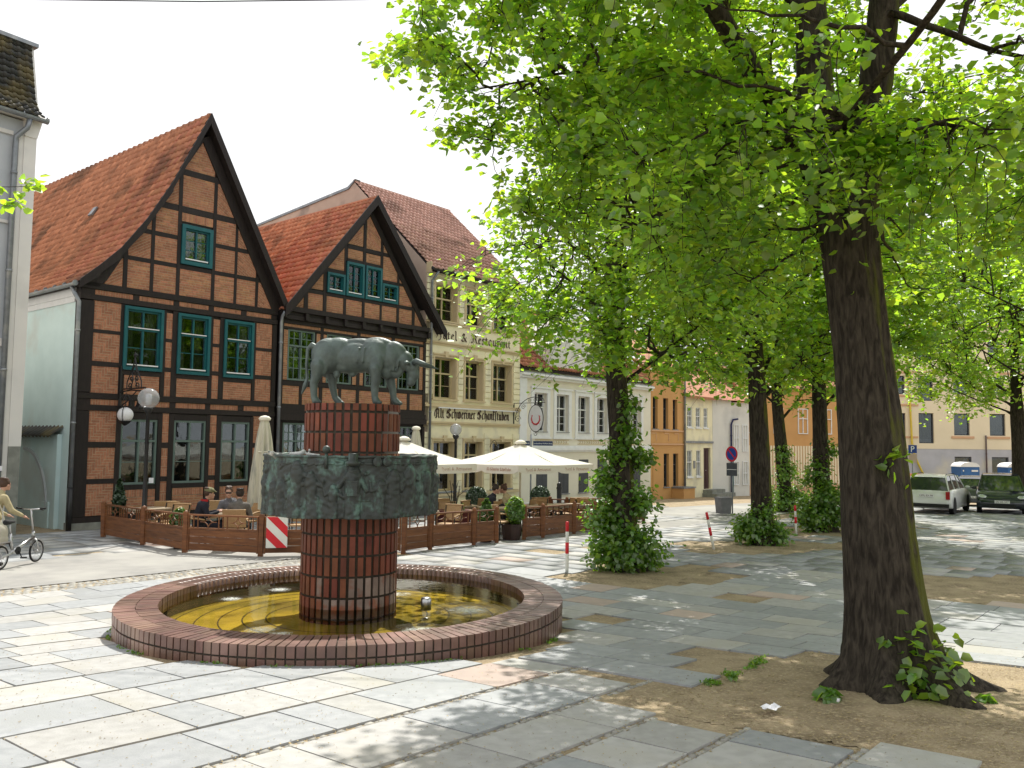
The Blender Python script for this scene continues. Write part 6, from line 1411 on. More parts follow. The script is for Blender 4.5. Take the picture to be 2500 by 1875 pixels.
for a in (.6, 1.7, 2.8, 3.9, 5.0, 6.1): mb.tube([(.05 * math.cos(a), -.42 + .05 * math.sin(a), 3.52), (.18 * math.cos(a), -.42 + .18 * math.sin(a), 3.4), (.2 * math.cos(a), -.42 + .2 * math.sin(a), 3.22)], .011, 5)
part('cage', mb, M['black_metal'], br_)

# ------------------------------------------------------------------ shrubs and planters
def bush(name, x, y, label, cat, z0, r, h, n, m, pot=None, size=.06, cone=False):
    b = root(name, G(x, y), 0, label, cat)
    if pot: mb = MB(); mb.lathe([(r * .55, 0), (r * .7, z0 * .9), (r * .75, z0), (r * .6, z0), (.01, z0 - .02)], 14); part('planter', mb, pot, b)
    mb = MB(); mb.tube([(0, 0, z0 - .02), (0, 0, z0 + h * .6)], .02, 5); part('stem', mb, M['bark'], b)
    P = NR.randn(n, 3); P /= np.linalg.norm(P, axis=1, keepdims=True); P *= (.82 + .2 * NR.rand(n, 1)) if not cone else (.4 + .6 * NR.rand(n, 1) ** .5); zz = (P[:, 2] + 1) / 2; sc = (1 - zz * .85) if cone else np.ones(n); out = P.copy()
    P = np.stack([P[:, 0] * r * (sc * 1.2 if cone else 1), P[:, 1] * r * (sc * 1.2 if cone else 1), z0 + zz * h], 1); V, F = leaves(P, out * 1.1 + NR.randn(n, 3) * .5 + [0, 0, .3], size * (.6 + .8 * NR.rand(n))); part('foliage', np_mesh('foliage', V, F, m), None, b); return b
bush('potted_conifer', -.60, 20.95, 'bright green potted conifer behind the fence end at the terrace entrance', 'shrub', .42, .25, .66, 2200, M['leaf_fir'], M['planter'], .05, True)
bush('potted_thuja', .12, 21.6, 'potted green thuja in the dark planter beside the terrace entrance', 'shrub', .40, .23, .68, 2200, M['leaf_dark'], M['planter'], .055)
bush('potted_conifer', -10.0, 21.6, 'slim dark potted conifer behind the leftmost fence post', 'shrub', .5, .2, .95, 1600, M['leaf_box'], M['planter'], .05, True)
bush('potted_herb', -7.36, 18.85, 'bright green bush just left of the man in the cap', 'shrub', .30, .19, .58, 700, M['leaf_fir'], M['planter'], .06)
bush('topiary_ball', 1.0, 28.8, 'clipped dark round topiary bush beneath the street name signs', 'shrub', .42, .33, .66, 3200, M['leaf_box'], M['planter'], .05)
bush('topiary_ball', -1.1, 27.2, 'clipped dark topiary bush behind the couple at the doorway', 'shrub', .42, .33, .68, 3200, M['leaf_box'], M['planter'], .05)
px_ = root('planter_box', G(.02, 21.55), rad(45), 'dark octagonal planter box at the terrace entrance', 'planter'); mb = MB(); mb.lathe([(.20, 0), (.26, .36), (.27, .40), (.22, .40), (.21, .36)], 8); part('box', mb, M['planter'], px_)
rp = root('red_planter', G(-1.48, 22.0), 0, 'wine-red round planter with bare twigs behind the fence', 'planter'); mb = MB(); mb.lathe([(.34, 0), (.42, .3), (.46, .62), (.47, .70), (.40, .70), (.01, .66)], 20); part('pot', mb, M['plant_red'], rp, True)
mb = MB()
for k in range(9): a = k * .7; mb.tube([(.03 * math.cos(a), .03 * math.sin(a), .66), (.12 * math.cos(a), .12 * math.sin(a), 1.05), ((.16 + .1 * (k % 3)) * math.cos(a + .3), .2 * math.sin(a + .3), 1.25 + .07 * (k % 4))], .010, 4)
part('twig', mb, M['bark'], rp); V, F = leaf_cloud([(-.1, -.2, .74), (.2, -.2, .74), (0, -.25, .78)], .12, 160, .05); part('foliage', np_mesh('foliage', V, F, M['leaf_fir']), None, rp)

# ------------------------------------------------------------------ people
def bez(*p): return [Vector(q) for q in p]
def person(label, loc, rz, coat, trousers, hair, pose='sit', head_turn=0., head_tilt=0., extra=None, arms=None, shoes=None):
    P_ = root('person', loc, rz, label, 'person')       # faces +y locally
    if pose == 'sit':
        hip, kn, an = .47, (.16, .44, .49), (.15, .50, .09); lean = .10
    else: hip, kn, an = .88, (.10, .03, .48), (.11, -.02, .09); lean = pose
    sh = Vector((0, hip * 0 + lean, hip + .50)); nk = sh + Vector((0, .03 + lean * .25, .09)); hd = nk + Vector((0, .025 + lean * .4, .135))
    A = arms or (((.25, .16, sh.z - .26), (.12, .42, hip + .32)), ((-.25, .16, sh.z - .26), (-.10, .42, hip + .32)))
    R_ = Matrix.Rotation(head_turn, 4, 'Z') @ Matrix.Rotation(head_tilt, 4, 'X')
    def H(x, y, z): return hd + (R_ @ Vector((x, y, z)))
    pts = [('e', hd, (.078, .098, .118), R_), (nk, .052, hd - Vector((0, .01, .06)), .05), (H(0, .098, -.02), .017), (H(0, .085, -.075), .033), (H(0, .102, -.005), .010, H(0, .116, -.032), .014), (H(.08, 0, -.01), .02), (H(-.08, 0, -.01), .02),
           (sh + Vector((0, 0, -.02)), .10, Vector((0, .0, hip + .1)), .115), (Vector((-.08, 0, hip + .05)), .11, Vector((.08, 0, hip + .05)), .11)]
    for s_, (el, ha) in ((1, A[0]), (-1, A[1])):
        so = sh + Vector((s_ * .17, 0, -.02)); el = Vector(el); ha = Vector(ha); pts += [(so, .05, el, .038), (el, .037, ha, .026)]
        d = (ha - el).normalized(); sdv = d.cross(Vector((0, 0, 1))).normalized(); pts += [(ha + d * .03, .03, ha + d * .07, .027)]
        for q in range(4): b0 = ha + d * .085 + sdv * (q - 1.5) * .017; b1 = b0 + d * (.035 + .008 * (q in (1, 2))) ; pts += [(b0, .0095, b1, .009), (b1, .009, b1 + d * .018 - Vector((0, 0, .016)), .008)]
        pts += [(ha + d * .03 + sdv * .03 * s_, .011, ha + d * .065 + sdv * .05 * s_ , .009)]
        kx = Vector((s_ * kn[0], kn[1], kn[2])); ax = Vector((s_ * an[0], an[1], an[2])); hx = Vector((s_ * .09, .02, hip)); pts += [(hx, .085, kx, .058), (kx, .056, ax, .038), (ax - Vector((0, 0, .03)), .038, ax + Vector((0, .16, -.045)), .032)]
    part('body', with_mat(blob(pts, .011, 3), M['skin']), None, P_)
    co = [(sh + Vector((0, -.01, -.05)), .145, Vector((0, 0, hip + .12)), .15), (sh + Vector((-.12, 0, -.05)), .105, sh + Vector((.12, 0, -.05)), .105), (Vector((-.09, .0, hip + .08)), .13, Vector((.09, .0, hip + .08)), .13), (nk - Vector((0, 0, .05)), .078, nk + Vector((0, -.01, -.01)), .066)]
    for s_, (el, ha) in ((1, A[0]), (-1, A[1])):
        so = sh + Vector((s_ * .17, 0, -.03)); el = Vector(el); ha = Vector(ha); co += [(so, .078, el, .060), (el, .058, el.lerp(ha, .92), .043)]
    part('jacket', with_mat(blob(co, .018, 4), coat), None, P_)
    tr = [(Vector((-.09, 0, hip)), .13, Vector((.09, 0, hip)), .13)]
    for s_ in (-1, 1): kx = Vector((s_ * kn[0], kn[1], kn[2])); ax = Vector((s_ * an[0], an[1], an[2])); tr += [(Vector((s_ * .09, .02, hip)), .105, kx, .075), (kx, .073, ax + Vector((0, 0, .03)), .055)]
    part('trousers', with_mat(blob(tr, .02, 3), trousers), None, P_)
    for s_ in (-1, 1): ax = Vector((s_ * an[0], an[1], an[2])); part('shoe', with_mat(blob([(ax - Vector((0, .02, .035)), .05, ax + Vector((0, .19, -.055)), .040)], .015, 2), M['rubber']), None, P_)
    hp = [('e', hd + R_ @ Vector((0, -.022, .028)), (.092, .104, .112), R_)] + [(H(.05 * math.cos(a), -.05 + .05 * math.sin(a), .11), .035) for a in np.linspace(0, 5.5, 6)]
    hm = blob(hp, .012, 2)
    # cut the face free
    bmh = bmesh.new(); bmh.from_mesh(hm); Ri = R_.inverted(); dl = [v for v in bmh.verts if (Ri @ (v.co - hd)).y > .055 and (Ri @ (v.co - hd)).z < .075]; bmesh.ops.delete(bmh, geom=dl, context='VERTS'); bmh.to_mesh(hm); bmh.free(); part('hair', with_mat(hm, hair), None, P_)
    for s_ in (-1, 1): mb = MB(); mb.sphere(H(s_ * .032, .088, .012), .0105, 8, 6); part('eye', mb, M['hair'], P_)
    mb = MB(); mb.tube([H(-.022, .104, -.058), H(0, .110, -.055), H(.022, .104, -.058)], .0045, 5); part('mouth', mb, M['cloth_red'], P_)
    return P_, H, R_, hd, sh
p1, H, R_, hd, sh = person('seated man in a camouflage cap and black jacket with red collar', G(-7.08, 19.22), rad(-62), M['cloth_black'], M['cloth_black'], M['hair_brown'], head_tilt=-.1)
part('cap', with_mat(blob([('e', hd + R_ @ Vector((0, -.01, .075)), (.102, .115, .075), R_), (H(-.04, .11, .062), .012, H(.04, .11, .062), .012), (H(-.035, .15, .052), .010, H(.035, .15, .052), .010), (H(0, .12, .058), .02, H(0, .155, .05), .012)], .012, 2), M['camo']), None, p1)
mb = MB(); mb.lathe([(.085, -.05), (.095, .0), (.082, .04)], 16, sh + Vector((0, .02, .06)), False); part('collar', mb, M['cloth_red'], p1, True)
p2, H, R_, hd, sh = person('seated man in a grey hooded sweater and sunglasses facing the square', G(-6.70, 20.25), rad(185), M['cloth_grey'], M['cloth_jeans'], M['hair_brown'], head_turn=.2, head_tilt=-.2)
part('hood', with_mat(blob([(sh + Vector((-.09, -.09, .03)), .055, sh + Vector((.09, -.09, .03)), .055), (sh + Vector((-.10, .03, .02)), .04), (sh + Vector((.10, .03, .02)), .04)], .018, 3), M['cloth_grey']), None, p2)
mb = MB(); mb.box(-.065, .065, .094, .106, -.004, .030); mb.v = [tuple(H(*v)) for v in mb.v]; part('sunglasses', mb, M['rubber'], p2)
person('seated dark-haired man in a taupe jacket with his back to the square', G(-6.12, 19.05), rad(12), M['cloth_brown'], M['cloth_black'], M['hair'], head_turn=.1)
person('man in a dark jacket bending towards a woman at the terrace entrance', G(-.62, 23.2), rad(-80), M['cloth_black'], M['cloth_black'], M['hair'], head_tilt=-.35)
person('woman in a patterned light jacket over a teal top at the terrace entrance', G(.0, 23.45), rad(70), M['cloth_beige'], M['teal_cloth'], M['hair_brown'], head_tilt=-.25)

# ------------------------------------------------------------------ folding bicycle and the person wheeling it
bd = Vector((.07, 1.0, 0)).normalized(); ba = math.atan2(bd.y, bd.x)
bk_ = root('folding_bicycle', G(-9.16, 15.28), ba, 'silver folding bicycle with small wheels being wheeled at the left edge', 'bicycle')
def wheel(cx):
    w = root('x', (0, 0, 0), 0, None, None); bpy.data.objects.remove(w)
    mb = MB(); mb.tube([(cx + .195 * math.cos(t), 0, .215 + .195 * math.sin(t)) for t in np.linspace(0, 2 * PI, 37)], .019, 8, False); wo = part('wheel', mb, M['rubber'], bk_, True)
    mb = MB(); mb.tube([(cx + .175 * math.cos(t), 0, .215 + .175 * math.sin(t)) for t in np.linspace(0, 2 * PI, 37)], .010, 6, False); mb.tube([(cx, -.05, .215), (cx, .05, .215)], .022, 8)
    for k in range(14): a = 2 * PI * k / 14; mb.tube([(cx, .012 * (-1) ** k, .215), (cx + .175 * math.cos(a), 0, .215 + .175 * math.sin(a))], .0022, 4)
    part('rim', mb, M['steel'], wo, True)
    mb = MB(); a0, a1 = (.4, 2.6) if cx > .4 else (.7, 2.9); V = []; F = []; n = 14
    for i in range(n + 1):
        t = a0 + (a1 - a0) * i / n
        for dy in (-.027, 0, .027): V.append((cx + (.232 - abs(dy) * .3) * math.cos(t), dy, .215 + (.232 - abs(dy) * .3) * math.sin(t)))
    for i in range(n): F += [(3 * i, 3 * i + 3, 3 * i + 4, 3 * i + 1), (3 * i + 1, 3 * i + 4, 3 * i + 5, 3 * i + 2)]
    mb.add(V, F); part('mudguard', mb, M['steel'], wo, True)
wheel(0.0); wheel(1.02)
mb = MB(); mb.tube([(.0, 0, .215), (.33, 0, .27), (.45, 0, .34)], .026, 8); mb.tube([(.30, 0, .28), (.92, 0, .50)], .034, 10); mb.tube([(.33, 0, .26), (.25, 0, .62)], .022, 8); mb.tube([(.92, 0, .44), (.90, 0, .60)], .03, 10)
mb.tube([(.93, .05, .44), (1.02, .05, .215)], .014, 6); mb.tube([(.93, -.05, .44), (1.02, -.05, .215)], .014, 6); mb.tube([(.93, -.05, .44), (.93, .05, .44)], .016, 6); part('frame', mb, M['steel'], bk_, True)
mb = MB(); mb.tube([(.90, 0, .58), (.80, 0, 1.02)], .018, 8); mb.tube([(.80, -.27, 1.04), (.80, 0, 1.02), (.80, .27, 1.04)], .013, 8); part('handlebar', mb, M['steel'], bk_, True)
for s_ in (-1, 1): mb = MB(); mb.tube([(.80, s_ * .18, 1.035), (.795, s_ * .29, 1.045)], .019, 8); mb.tube([(.80, s_ * .16, 1.03), (.87, s_ * .20, 1.00)], .008, 5); part('grip', mb, M['rubber'], bk_, True)
mb = MB(); mb.tube([(.25, 0, .60), (.22, 0, .80)], .014, 8); part('seat_post', mb, M['steel'], bk_, True)
part('saddle', with_mat(blob([(Vector((.10, 0, .84)), .055, Vector((.34, 0, .83)), .022)], .015, 3), M['rubber']), None, bk_)
mb = MB(); mb.lathe([(.075, -.006), (.075, .006), (.01, .008)], 18); mb.v = [(.40 + x, -.055 + z, .30 + y) for x, y, z in mb.v]; mb.tube([(.40, -.07, .30), (.47, -.08, .17)], .011, 6); mb.tube([(.40, .07, .30), (.33, .08, .43)], .011, 6); mb.box(.43, .51, -.16, -.08, .15, .175); mb.box(.29, .37, .08, .16, .42, .445); part('crankset', mb, M['rubber'], bk_)
mb = MB(); mb.box(-.25, .18, -.06, .06, .47, .485); mb.tube([(-.2, -.05, .47), (-.02, -.05, .23)], .007, 5); mb.tube([(-.2, .05, .47), (-.02, .05, .23)], .007, 5); part('luggage_rack', mb, M['steel'], bk_)
mb = MB(); mb.box(-.27, -.25, -.035, .035, .43, .48); part('rear_reflector', mb, M['lamp_red'], bk_)
pc_, H, R_, hd, sh = person('person in a khaki coat wheeling a silver folding bicycle at the left edge', G(-9.64, 15.75), rad(-22), M['cloth_beige'], M['cloth_white'], M['hair_brown'], pose=.12, head_turn=.0, head_tilt=-.15,
    arms=(((.28, .20, 1.10), (.33, .42, .98)), ((-.26, .18, 1.10), (-.16, .44, .98))))
pc_.scale = (.93, .93, .93)
bg_ = root('shoulder_bag', G(-9.40, 15.62), rad(-22), 'pale canvas shoulder bag hanging beside the person with the bicycle', 'bag')
part('bag', with_mat(blob([('e', Vector((.0, -.02, .62)), (.12, .17, .21)), ('e', Vector((.0, -.02, .50)), (.13, .18, .13))], .02, 3), M['cloth_white']), None, bg_)
mb = MB(); mb.tube([(.0, .1, .78), (-.06, .08, 1.0), (-.12, .02, 1.22), (-.06, -.1, 1.0), (.0, -.14, .78)], .012, 5); part('strap', mb, M['cloth_white'], bg_)

# ------------------------------------------------------------------ posts, signs, bin
def marker(x, y, h, lean, label):
    m_ = root('marker_post', G(x, y), 0, label, 'post', 'red and white marker posts'); m_.rotation_euler = (0, lean, 0); n = 5; seg = h / n
    mb = MB(); mb.lathe([(.032, -.1), (.032, h * .60)] , 14); mb.lathe([(.032, h * .80), (.032, h * .801)], 14); part('tube', mb, M['white_reflex'], m_, True)
    mb = MB(); mb.lathe([(.0325, h * .80), (.0325, h * .985), (.02, h)], 14); part('red_band', mb, M['red_reflex'], m_, True)
    mb = MB(); mb.lathe([(.032, h * .60), (.032, h * .80)], 14); part('white_band', mb, M['white_reflex'], m_, True)
    mb = MB(); mb.lathe([(.034, h * .36), (.034, h * .585)], 14); part('red_band', mb, M['red_reflex'], m_, True); return m_
marker(1.07, 15.93, .93, 0, 'upright red and white marker post left of the first leafy tree foot'); marker(4.81, 20.06, .87, rad(-11), 'leaning red and white marker post left of the second leafy tree foot'); marker(8.16, 24.19, .80, rad(-2), 'farther red and white marker post between the rear trees')
def signpost(x, y, h, label, cat='sign', r=.03): s_ = root('traffic_sign', G(x, y), 0, label, cat); mb = MB(); mb.tube([(0, 0, 0), (0, 0, h)], r, 10); part('post', mb, M['grey_metal'], s_, True); return s_
s_ = signpost(8.42, 32.1, 2.6, 'round blue and red no-stopping sign with a black plate below, by the litter bin'); s_.rotation_euler = (0, 0, rad(-48)); s_.scale = (.86, .86, .98); 
def disc_y(mb, r0, r1, y0, y1, zc, n=28):
    V = []; 
    for y in (y0, y1):
        for r in (r0, r1):
            for i in range(n): a = 2 * PI * i / n; V.append((r * math.cos(a), y, zc + r * math.sin(a)))
    F = []
    for i in range(n): j = (i + 1) % n; F += [(i, j, n + j, n + i), (2 * n + i, 3 * n + i, 3 * n + j, 2 * n + j), (n + i, n + j, 3 * n + j, 3 * n + i), (i, 2 * n + i, 2 * n + j, j)]
    mb.add(V, F)
mb = MB(); disc_y(mb, .001, .24, -.045, -.035, 2.30); part('blue_disc', mb, M['sign_blue'], s_); mb = MB(); disc_y(mb, .235, .30, -.05, -.034, 2.30); part('red_ring', mb, M['sign_red'], s_)
mb = MB(); mb.bar((-.17, -.05, 2.47), (.17, -.05, 2.13), .05, .01, (0, 1, 0)); part('slash', mb, M['sign_red'], s_)
mb = MB(); mb.box(-.27, .27, -.04, -.03, 1.45, 1.95); pl_ = part('black_plate', mb, M['shutter'], s_); mb = MB(); mb.box(-.25, .25, -.045, -.041, 1.69, 1.705); part('plate_line', mb, M['letter_white'], pl_)
s_ = signpost(20.0, 42.0, 2.98, 'blue parking sign with a small grey plate in front of the pale yellow building')
mb = MB(); mb.box(-.21, .21, -.05, -.035, 2.56, 2.96); sp = part('sign_panel', mb, M['sign_blue'], s_)
o = part('letter', text_mesh('P', .42, .004, M['letter_white'], 'CENTER'), None, sp); o.matrix_local = Matrix.Translation((-.01, -.056, 2.62)) @ Matrix.Rotation(PI / 2, 4, 'X')
mb = MB(); mb.box(-.21, .21, -.05, -.035, 2.08, 2.52); part('sub_plate', mb, M['stucco_buff'], s_)
s_ = root('street_name_sign', G(.79, 33.6), 0, 'two dark blue street name signs on a grey post before the ivory town house', 'sign'); mb = MB(); mb.tube([(0, 0, 0), (0, 0, 2.95)], .035, 10); part('post', mb, M['grey_metal'], s_, True)
for x0, x1, txt in ((-.50, -.05, 'Schlachterstraße'), (.08, .86, 'Landesrabbiner-Holdheim-Straße')):
    mb = MB(); mb.box(x0, x1, -.05, -.04, 2.50, 2.68); q = part('name_plate', mb, M['sign_navy'], s_); o = part('lettering', text_mesh(txt, .085, .002, M['letter_white'], 'LEFT'), None, q)
    wd = max(v.co.x for v in o.data.vertices); o.matrix_local = Matrix.Translation((x0 + .02, -.055, 2.56)) @ Matrix.Rotation(PI / 2, 4, 'X') @ Matrix.Diagonal(((x1 - x0 - .04) / wd, 1, 1, 1))
bn = root('litter_bin', G(7.9, 31.4), rad(20), 'grey square litter bin standing by the street', 'bin'); mb = MB(); mb.prism([(-.19, .05), (.19, .05), (.25, .60), (-.25, .60)], -.2, .2); part('bin_body', mb, M['bin_grey'], bn); mb = MB(); mb.box(-.26, .26, -.22, .22, .601, .65); part('lid', mb, M['bin_grey'], bn)
bo = root('bollard', G(1.75, 30.5), 0, 'black iron bollard in front of the leftmost shutters', 'bollard'); mb = MB(); mb.lathe([(.09, 0), (.09, .9), (.11, .95), (.08, 1.02), (.09, 1.1), (.02, 1.16)], 14); part('post', mb, M['black_metal'], bo, True)
for x, y, w, a, l in ((2.02, 6.62, .10, .4, 'crumpled white paper scrap on the bare soil edge'), (2.63, 6.85, .03, 1.2, 'tiny white paper scrap left of the big trunk')):
    mb = MB(); z = gz(y) + .045; n = 6; V = [(x + (i / n - .5) * w * 1.6 * math.cos(a) + rnd.uniform(-.01, .01), y + (j / n - .5) * w + (i / n - .5) * w * math.sin(a), z + rnd.uniform(-.002, .03)) for j in range(n + 1) for i in range(n + 1)]; mb.add(V, [(j * (n + 1) + i, j * (n + 1) + i + 1, (j + 1) * (n + 1) + i + 1, (j + 1) * (n + 1) + i) for j in range(n) for i in range(n)]); tag(part('paper_scrap', mb, M['paper']), l, 'paper')
mb = MB(); mb.tube([(-14, 16, 10.95), (-6, 15.4, 10.62), (0, 15.0, 10.55), (8, 14.6, 10.7)], .012, 5); tag(part('overhead_cable', mb, M['rubber']), 'thin dark overhead cable crossing the sky', 'cable')

# ------------------------------------------------------------------ vehicles
def car(name, loc, rz, paint, label, kind='hatch', plate='', L_=4.2, W_=1.72, H_=1.47, group='cars parked on the square'):
    c = root(name, loc, rz, label, 'car', group); hl = L_ / 2      # front is +x
    if kind == 'estate': prof = [(-hl, .30), (-hl - .02, .52), (-hl + .02, .60), (-hl + .06, .94), (-hl + .55, .98), (hl - 1.25, .96), (hl - .35, .78), (hl - .04, .62), (hl, .42), (hl - .05, .26), (hl - 1, .20), (-hl + .8, .20)]; gh = [(-hl + .10, .93), (-hl + .42, H_ - .06), (-hl + .75, H_), (hl - 2.05, H_), (hl - 1.75, H_ - .05), (hl - 1.12, .95)]
    elif kind == 'van': prof = [(-hl, .3), (-hl, 1.0), (hl - .6, 1.0), (hl - .1, .8), (hl, .4), (hl - .1, .25), (-hl + .3, .25)]; gh = [(-hl + .02, 1.0), (-hl + .1, H_), (hl - 1.3, H_), (hl - .7, 1.0)]
    else: prof = [(-hl, .32), (-hl + .02, .60), (-hl + .12, .92), (-hl + .6, .97), (hl - 1.15, .98), (hl - .35, .82), (hl - .08, .66), (hl, .45), (hl - .05, .28), (hl - 1, .20), (-hl + .8, .20)]; gh = [(-hl + .18, .92), (-hl + .55, H_ - .10), (-hl + .9, H_), (hl - 1.95, H_), (hl - 1.65, H_ - .05), (hl - .85, .93)]
    def loft(poly, sts):
        mb = MB(); cx = sum(p[0] for p in poly) / len(poly); cz = sum(p[1] for p in poly) / len(poly); n = len(poly); V = []
        for y, s_, dz in sts:
            for x, z in poly: V.append((cx + (x - cx) * s_, y, cz + (z - cz) * (s_ + dz)))
        F = [(k * n + i, k * n + (i + 1) % n, (k + 1) * n + (i + 1) % n, (k + 1) * n + i) for k in range(len(sts) - 1) for i in range(n)]; F += [tuple(range(n - 1, -1, -1)), tuple((len(sts) - 1) * n + i for i in range(n))]; mb.add(V, F); return mb
    w = W_ / 2; part('body', loft(prof, [(-w, .955, 0), (-w + .04, .985, 0), (-w + .16, .998, 0), (-.3, 1.01, .01), (.3, 1.01, .01), (w - .16, .998, 0), (w - .04, .985, 0), (w, .955, 0)]), paint, c, True)
    mb = MB(); V = []; n = len(gh)
    lv = [(-1,), (1,)]
    def yy(z): t = max(0, min(1, (z - .93) / (H_ - .93))); return w - .09 - .17 * t
    for s_ in (-1, 1):
        for x, z in gh: V.append((x, s_ * yy(z), z))
    mb.add(V, [(i, (i + 1) % n, n + (i + 1) % n, n + i) for i in range(n)] + [tuple(range(n)), tuple(range(2 * n - 1, n - 1, -1))]); part('windows', mb, M['car_glass'], c)
    mb = MB(); m0 = 2 if len(gh) > 4 else 1; m1 = 3 if len(gh) > 4 else 2; a, b = gh[m0], gh[m1]; a0, b0 = gh[m0 - 1], gh[m1 + 1]
    V = []
    for s_ in (-1, -.8, 0, .8, 1):
        for (x, z), dz in ((a0, .012), (a, .022), (b, .022), (b0 if len(gh) > 4 else b, .012)): V.append((x, s_ * (yy(z) + .012), z + dz + .012 * (1 - s_ * s_)))
    mb.add(V, [(k * 4 + i, k * 4 + i + 1, (k + 1) * 4 + i + 1, (k + 1) * 4 + i) for k in range(4) for i in range(3)]); part('roof', mb, paint, c, True)
    mb = MB()
    for s_ in (-1, 1):
        for i, j in ((0, 1), (len(gh) - 1, len(gh) - 2)): A, B_ = gh[i], gh[j]; mb.bar((A[0], s_ * (yy(A[1]) + .003), A[1]), (B_[0], s_ * (yy(B_[1]) + .003), B_[1]), .085, .05, (0, 1, 0))
        for t in (.36, .68): x = gh[0][0] + (gh[-1][0] - gh[0][0]) * t; mb.bar((x, s_ * (yy(.93) + .003), .93), (x - .02, s_ * (yy(H_) + .003), H_), .06, .03, (0, 1, 0))
    part('pillar', mb, paint, c)
    for x in (hl - .82, -hl + .78):
        for s_ in (-1, 1):
            mb = MB(); mb.lathe([(.19, -.09), (.295, -.085), (.315, -.05), (.315, .05), (.295, .085), (.19, .09)], 28, cap=False); mb.v = [(X + x, Z + s_ * (w - .10), Y + .31) for X, Y, Z in mb.v]; t_ = part('wheel', mb, M['rubber'], c, True)
            mb = MB(); mb.lathe([(.01, .06), (.06, .07), (.08, .04), (.18, .05), (.20, .085)], 20, cap=False); mb.v = [(X + x, (Z + w - .10) * s_, Y + .31) for X, Y, Z in mb.v]; part('rim', mb, M['steel'], t_, True)
            mb = MB(); mb.lathe([(.36, -.05), (.36, .0)], 24); mb.v = [(X + x, (Z + w + .003) * s_, Y + .33) for X, Y, Z in mb.v]; part('wheel_arch', mb, M['rubber'], c)
    for s_ in (-1, 1):
        part('mirror', with_mat(blob([('e', Vector((hl - 1.35, s_ * (w + .08), 1.0)), (.06, .11, .07))], .02, 2), paint), None, c)
        mb = MB(); mb.box(-hl - .005, -hl + .10, s_ * (w - .05) - (.14 if s_ > 0 else -.0), s_ * (w - .05) + (.14 if s_ < 0 else 0), .62, .92); part('tail_lamp', mb, M['lamp_red'], c)
        part('headlight', with_mat(blob([('e', Vector((hl - .19, s_ * (w - .22), .70)), (.16, .17, .065), Matrix.Rotation(-s_ * .5, 4, 'Z') @ Matrix.Rotation(.3, 4, 'Y'))], .02, 2), M['lamp_clear']), None, c)
    mb = MB(); mb.box(-hl - .06, -hl + .02, -w + .08, w - .08, .30, .44); part('rear_bumper', mb, M['rubber'] if kind == 'estate' else paint, c); mb = MB(); mb.box(hl - .06, hl + .035, -.45, .45, .28, .42); part('grille', mb, M['rubber'], c)
    for x, s_ in ((-hl - .06 if kind != 'estate' else -hl - .045, -1), (hl + .045, 1)):
        z = .70 if (s_ < 0 and kind == 'estate') else .46
        mb = MB(); mb.box(min(x, x - .012 * s_), max(x, x - .012 * s_), -.26, .26, z, z + .11); pp = part('licence_plate', mb, M['letter_white'], c)
        if plate: o = part('lettering', text_mesh(plate, .10, .002, M['letter'], 'CENTER'), None, pp); o.matrix_local = Matrix.Translation((x + .004 * s_, 0, z + .02)) @ Matrix.Rotation(PI / 2 * s_, 4, 'Z') @ Matrix.Rotation(PI / 2, 4, 'X')
    if kind == 'estate':
        for s_ in (-1, 1): mb = MB(); mb.tube([(-hl + .75, s_ * .58, H_ + .02), (-hl + .8, s_ * .58, H_ + .07), (hl - 2.2, s_ * .58, H_ + .07), (hl - 2.1, s_ * .58, H_ + .02)], .015, 6); part('roof_rail', mb, M['rubber'], c)
        mb = MB(); mb.tube([(-hl + .30, .25, .98), (-hl + .29, -.2, 1.0)], .01, 5); part('rear_wiper', mb, M['rubber'], c)
    return c
car('parked_car', G(17.75, 35.1), rad(53), M['car_white'], 'white estate car seen from behind, parked right of the big trunk', 'estate', 'LWL EX 94', 4.65, 1.75, 1.50)
car('parked_car', G(20.5, 35.35), rad(-119), M['car_dark'], 'dark compact car facing the square at the right edge', 'hatch', 'SN HS 577', 4.2, 1.78, 1.55)
car('parked_car', G(23.3, 42.3), rad(58), M['car_silver'], 'dark car seen from behind between the white estate and the dark compact car', 'hatch', 'SN KL 203', 4.3, 1.74, 1.45)
car('parked_car', G(21.6, 44.5), rad(70), M['car_red'], 'red car whose roof shows above the white estate', 'hatch', '', 4.2, 1.72, 1.52)
def toilet(x, y, label):
    t = root('portable_toilet', G(x, y), 0, label, 'portable toilet', 'blue portable toilets'); mb = MB(); mb.box(-.55, .55, -.55, .55, .05, 2.0); part('cabin', mb, M['blue_plastic'], t)
    mb = MB(); mb.prism([(-.58, 2.0), (.58, 2.0), (.52, 2.12), (.34, 2.24), (0, 2.28), (-.34, 2.24), (-.52, 2.12)], -.58, .58); part('roof', mb, M['white_paint'], t); mb = MB(); mb.box(-.38, .38, -.58, -.551, .12, 1.9); part('door', mb, M['blue_plastic'], t); mb = MB(); mb.box(-.44, -.06, -.575, -.553, 1.72, 1.82); mb.box(.06, .44, -.6, -.59, 1.72, 1.82); part('vent', mb, M['white_paint'], t)
toilet(27.2, 50.5, 'blue portable toilet with a white roof behind the parked cars'); toilet(30.0, 50.5, 'second blue portable toilet, partly hidden by the right-hand tree')
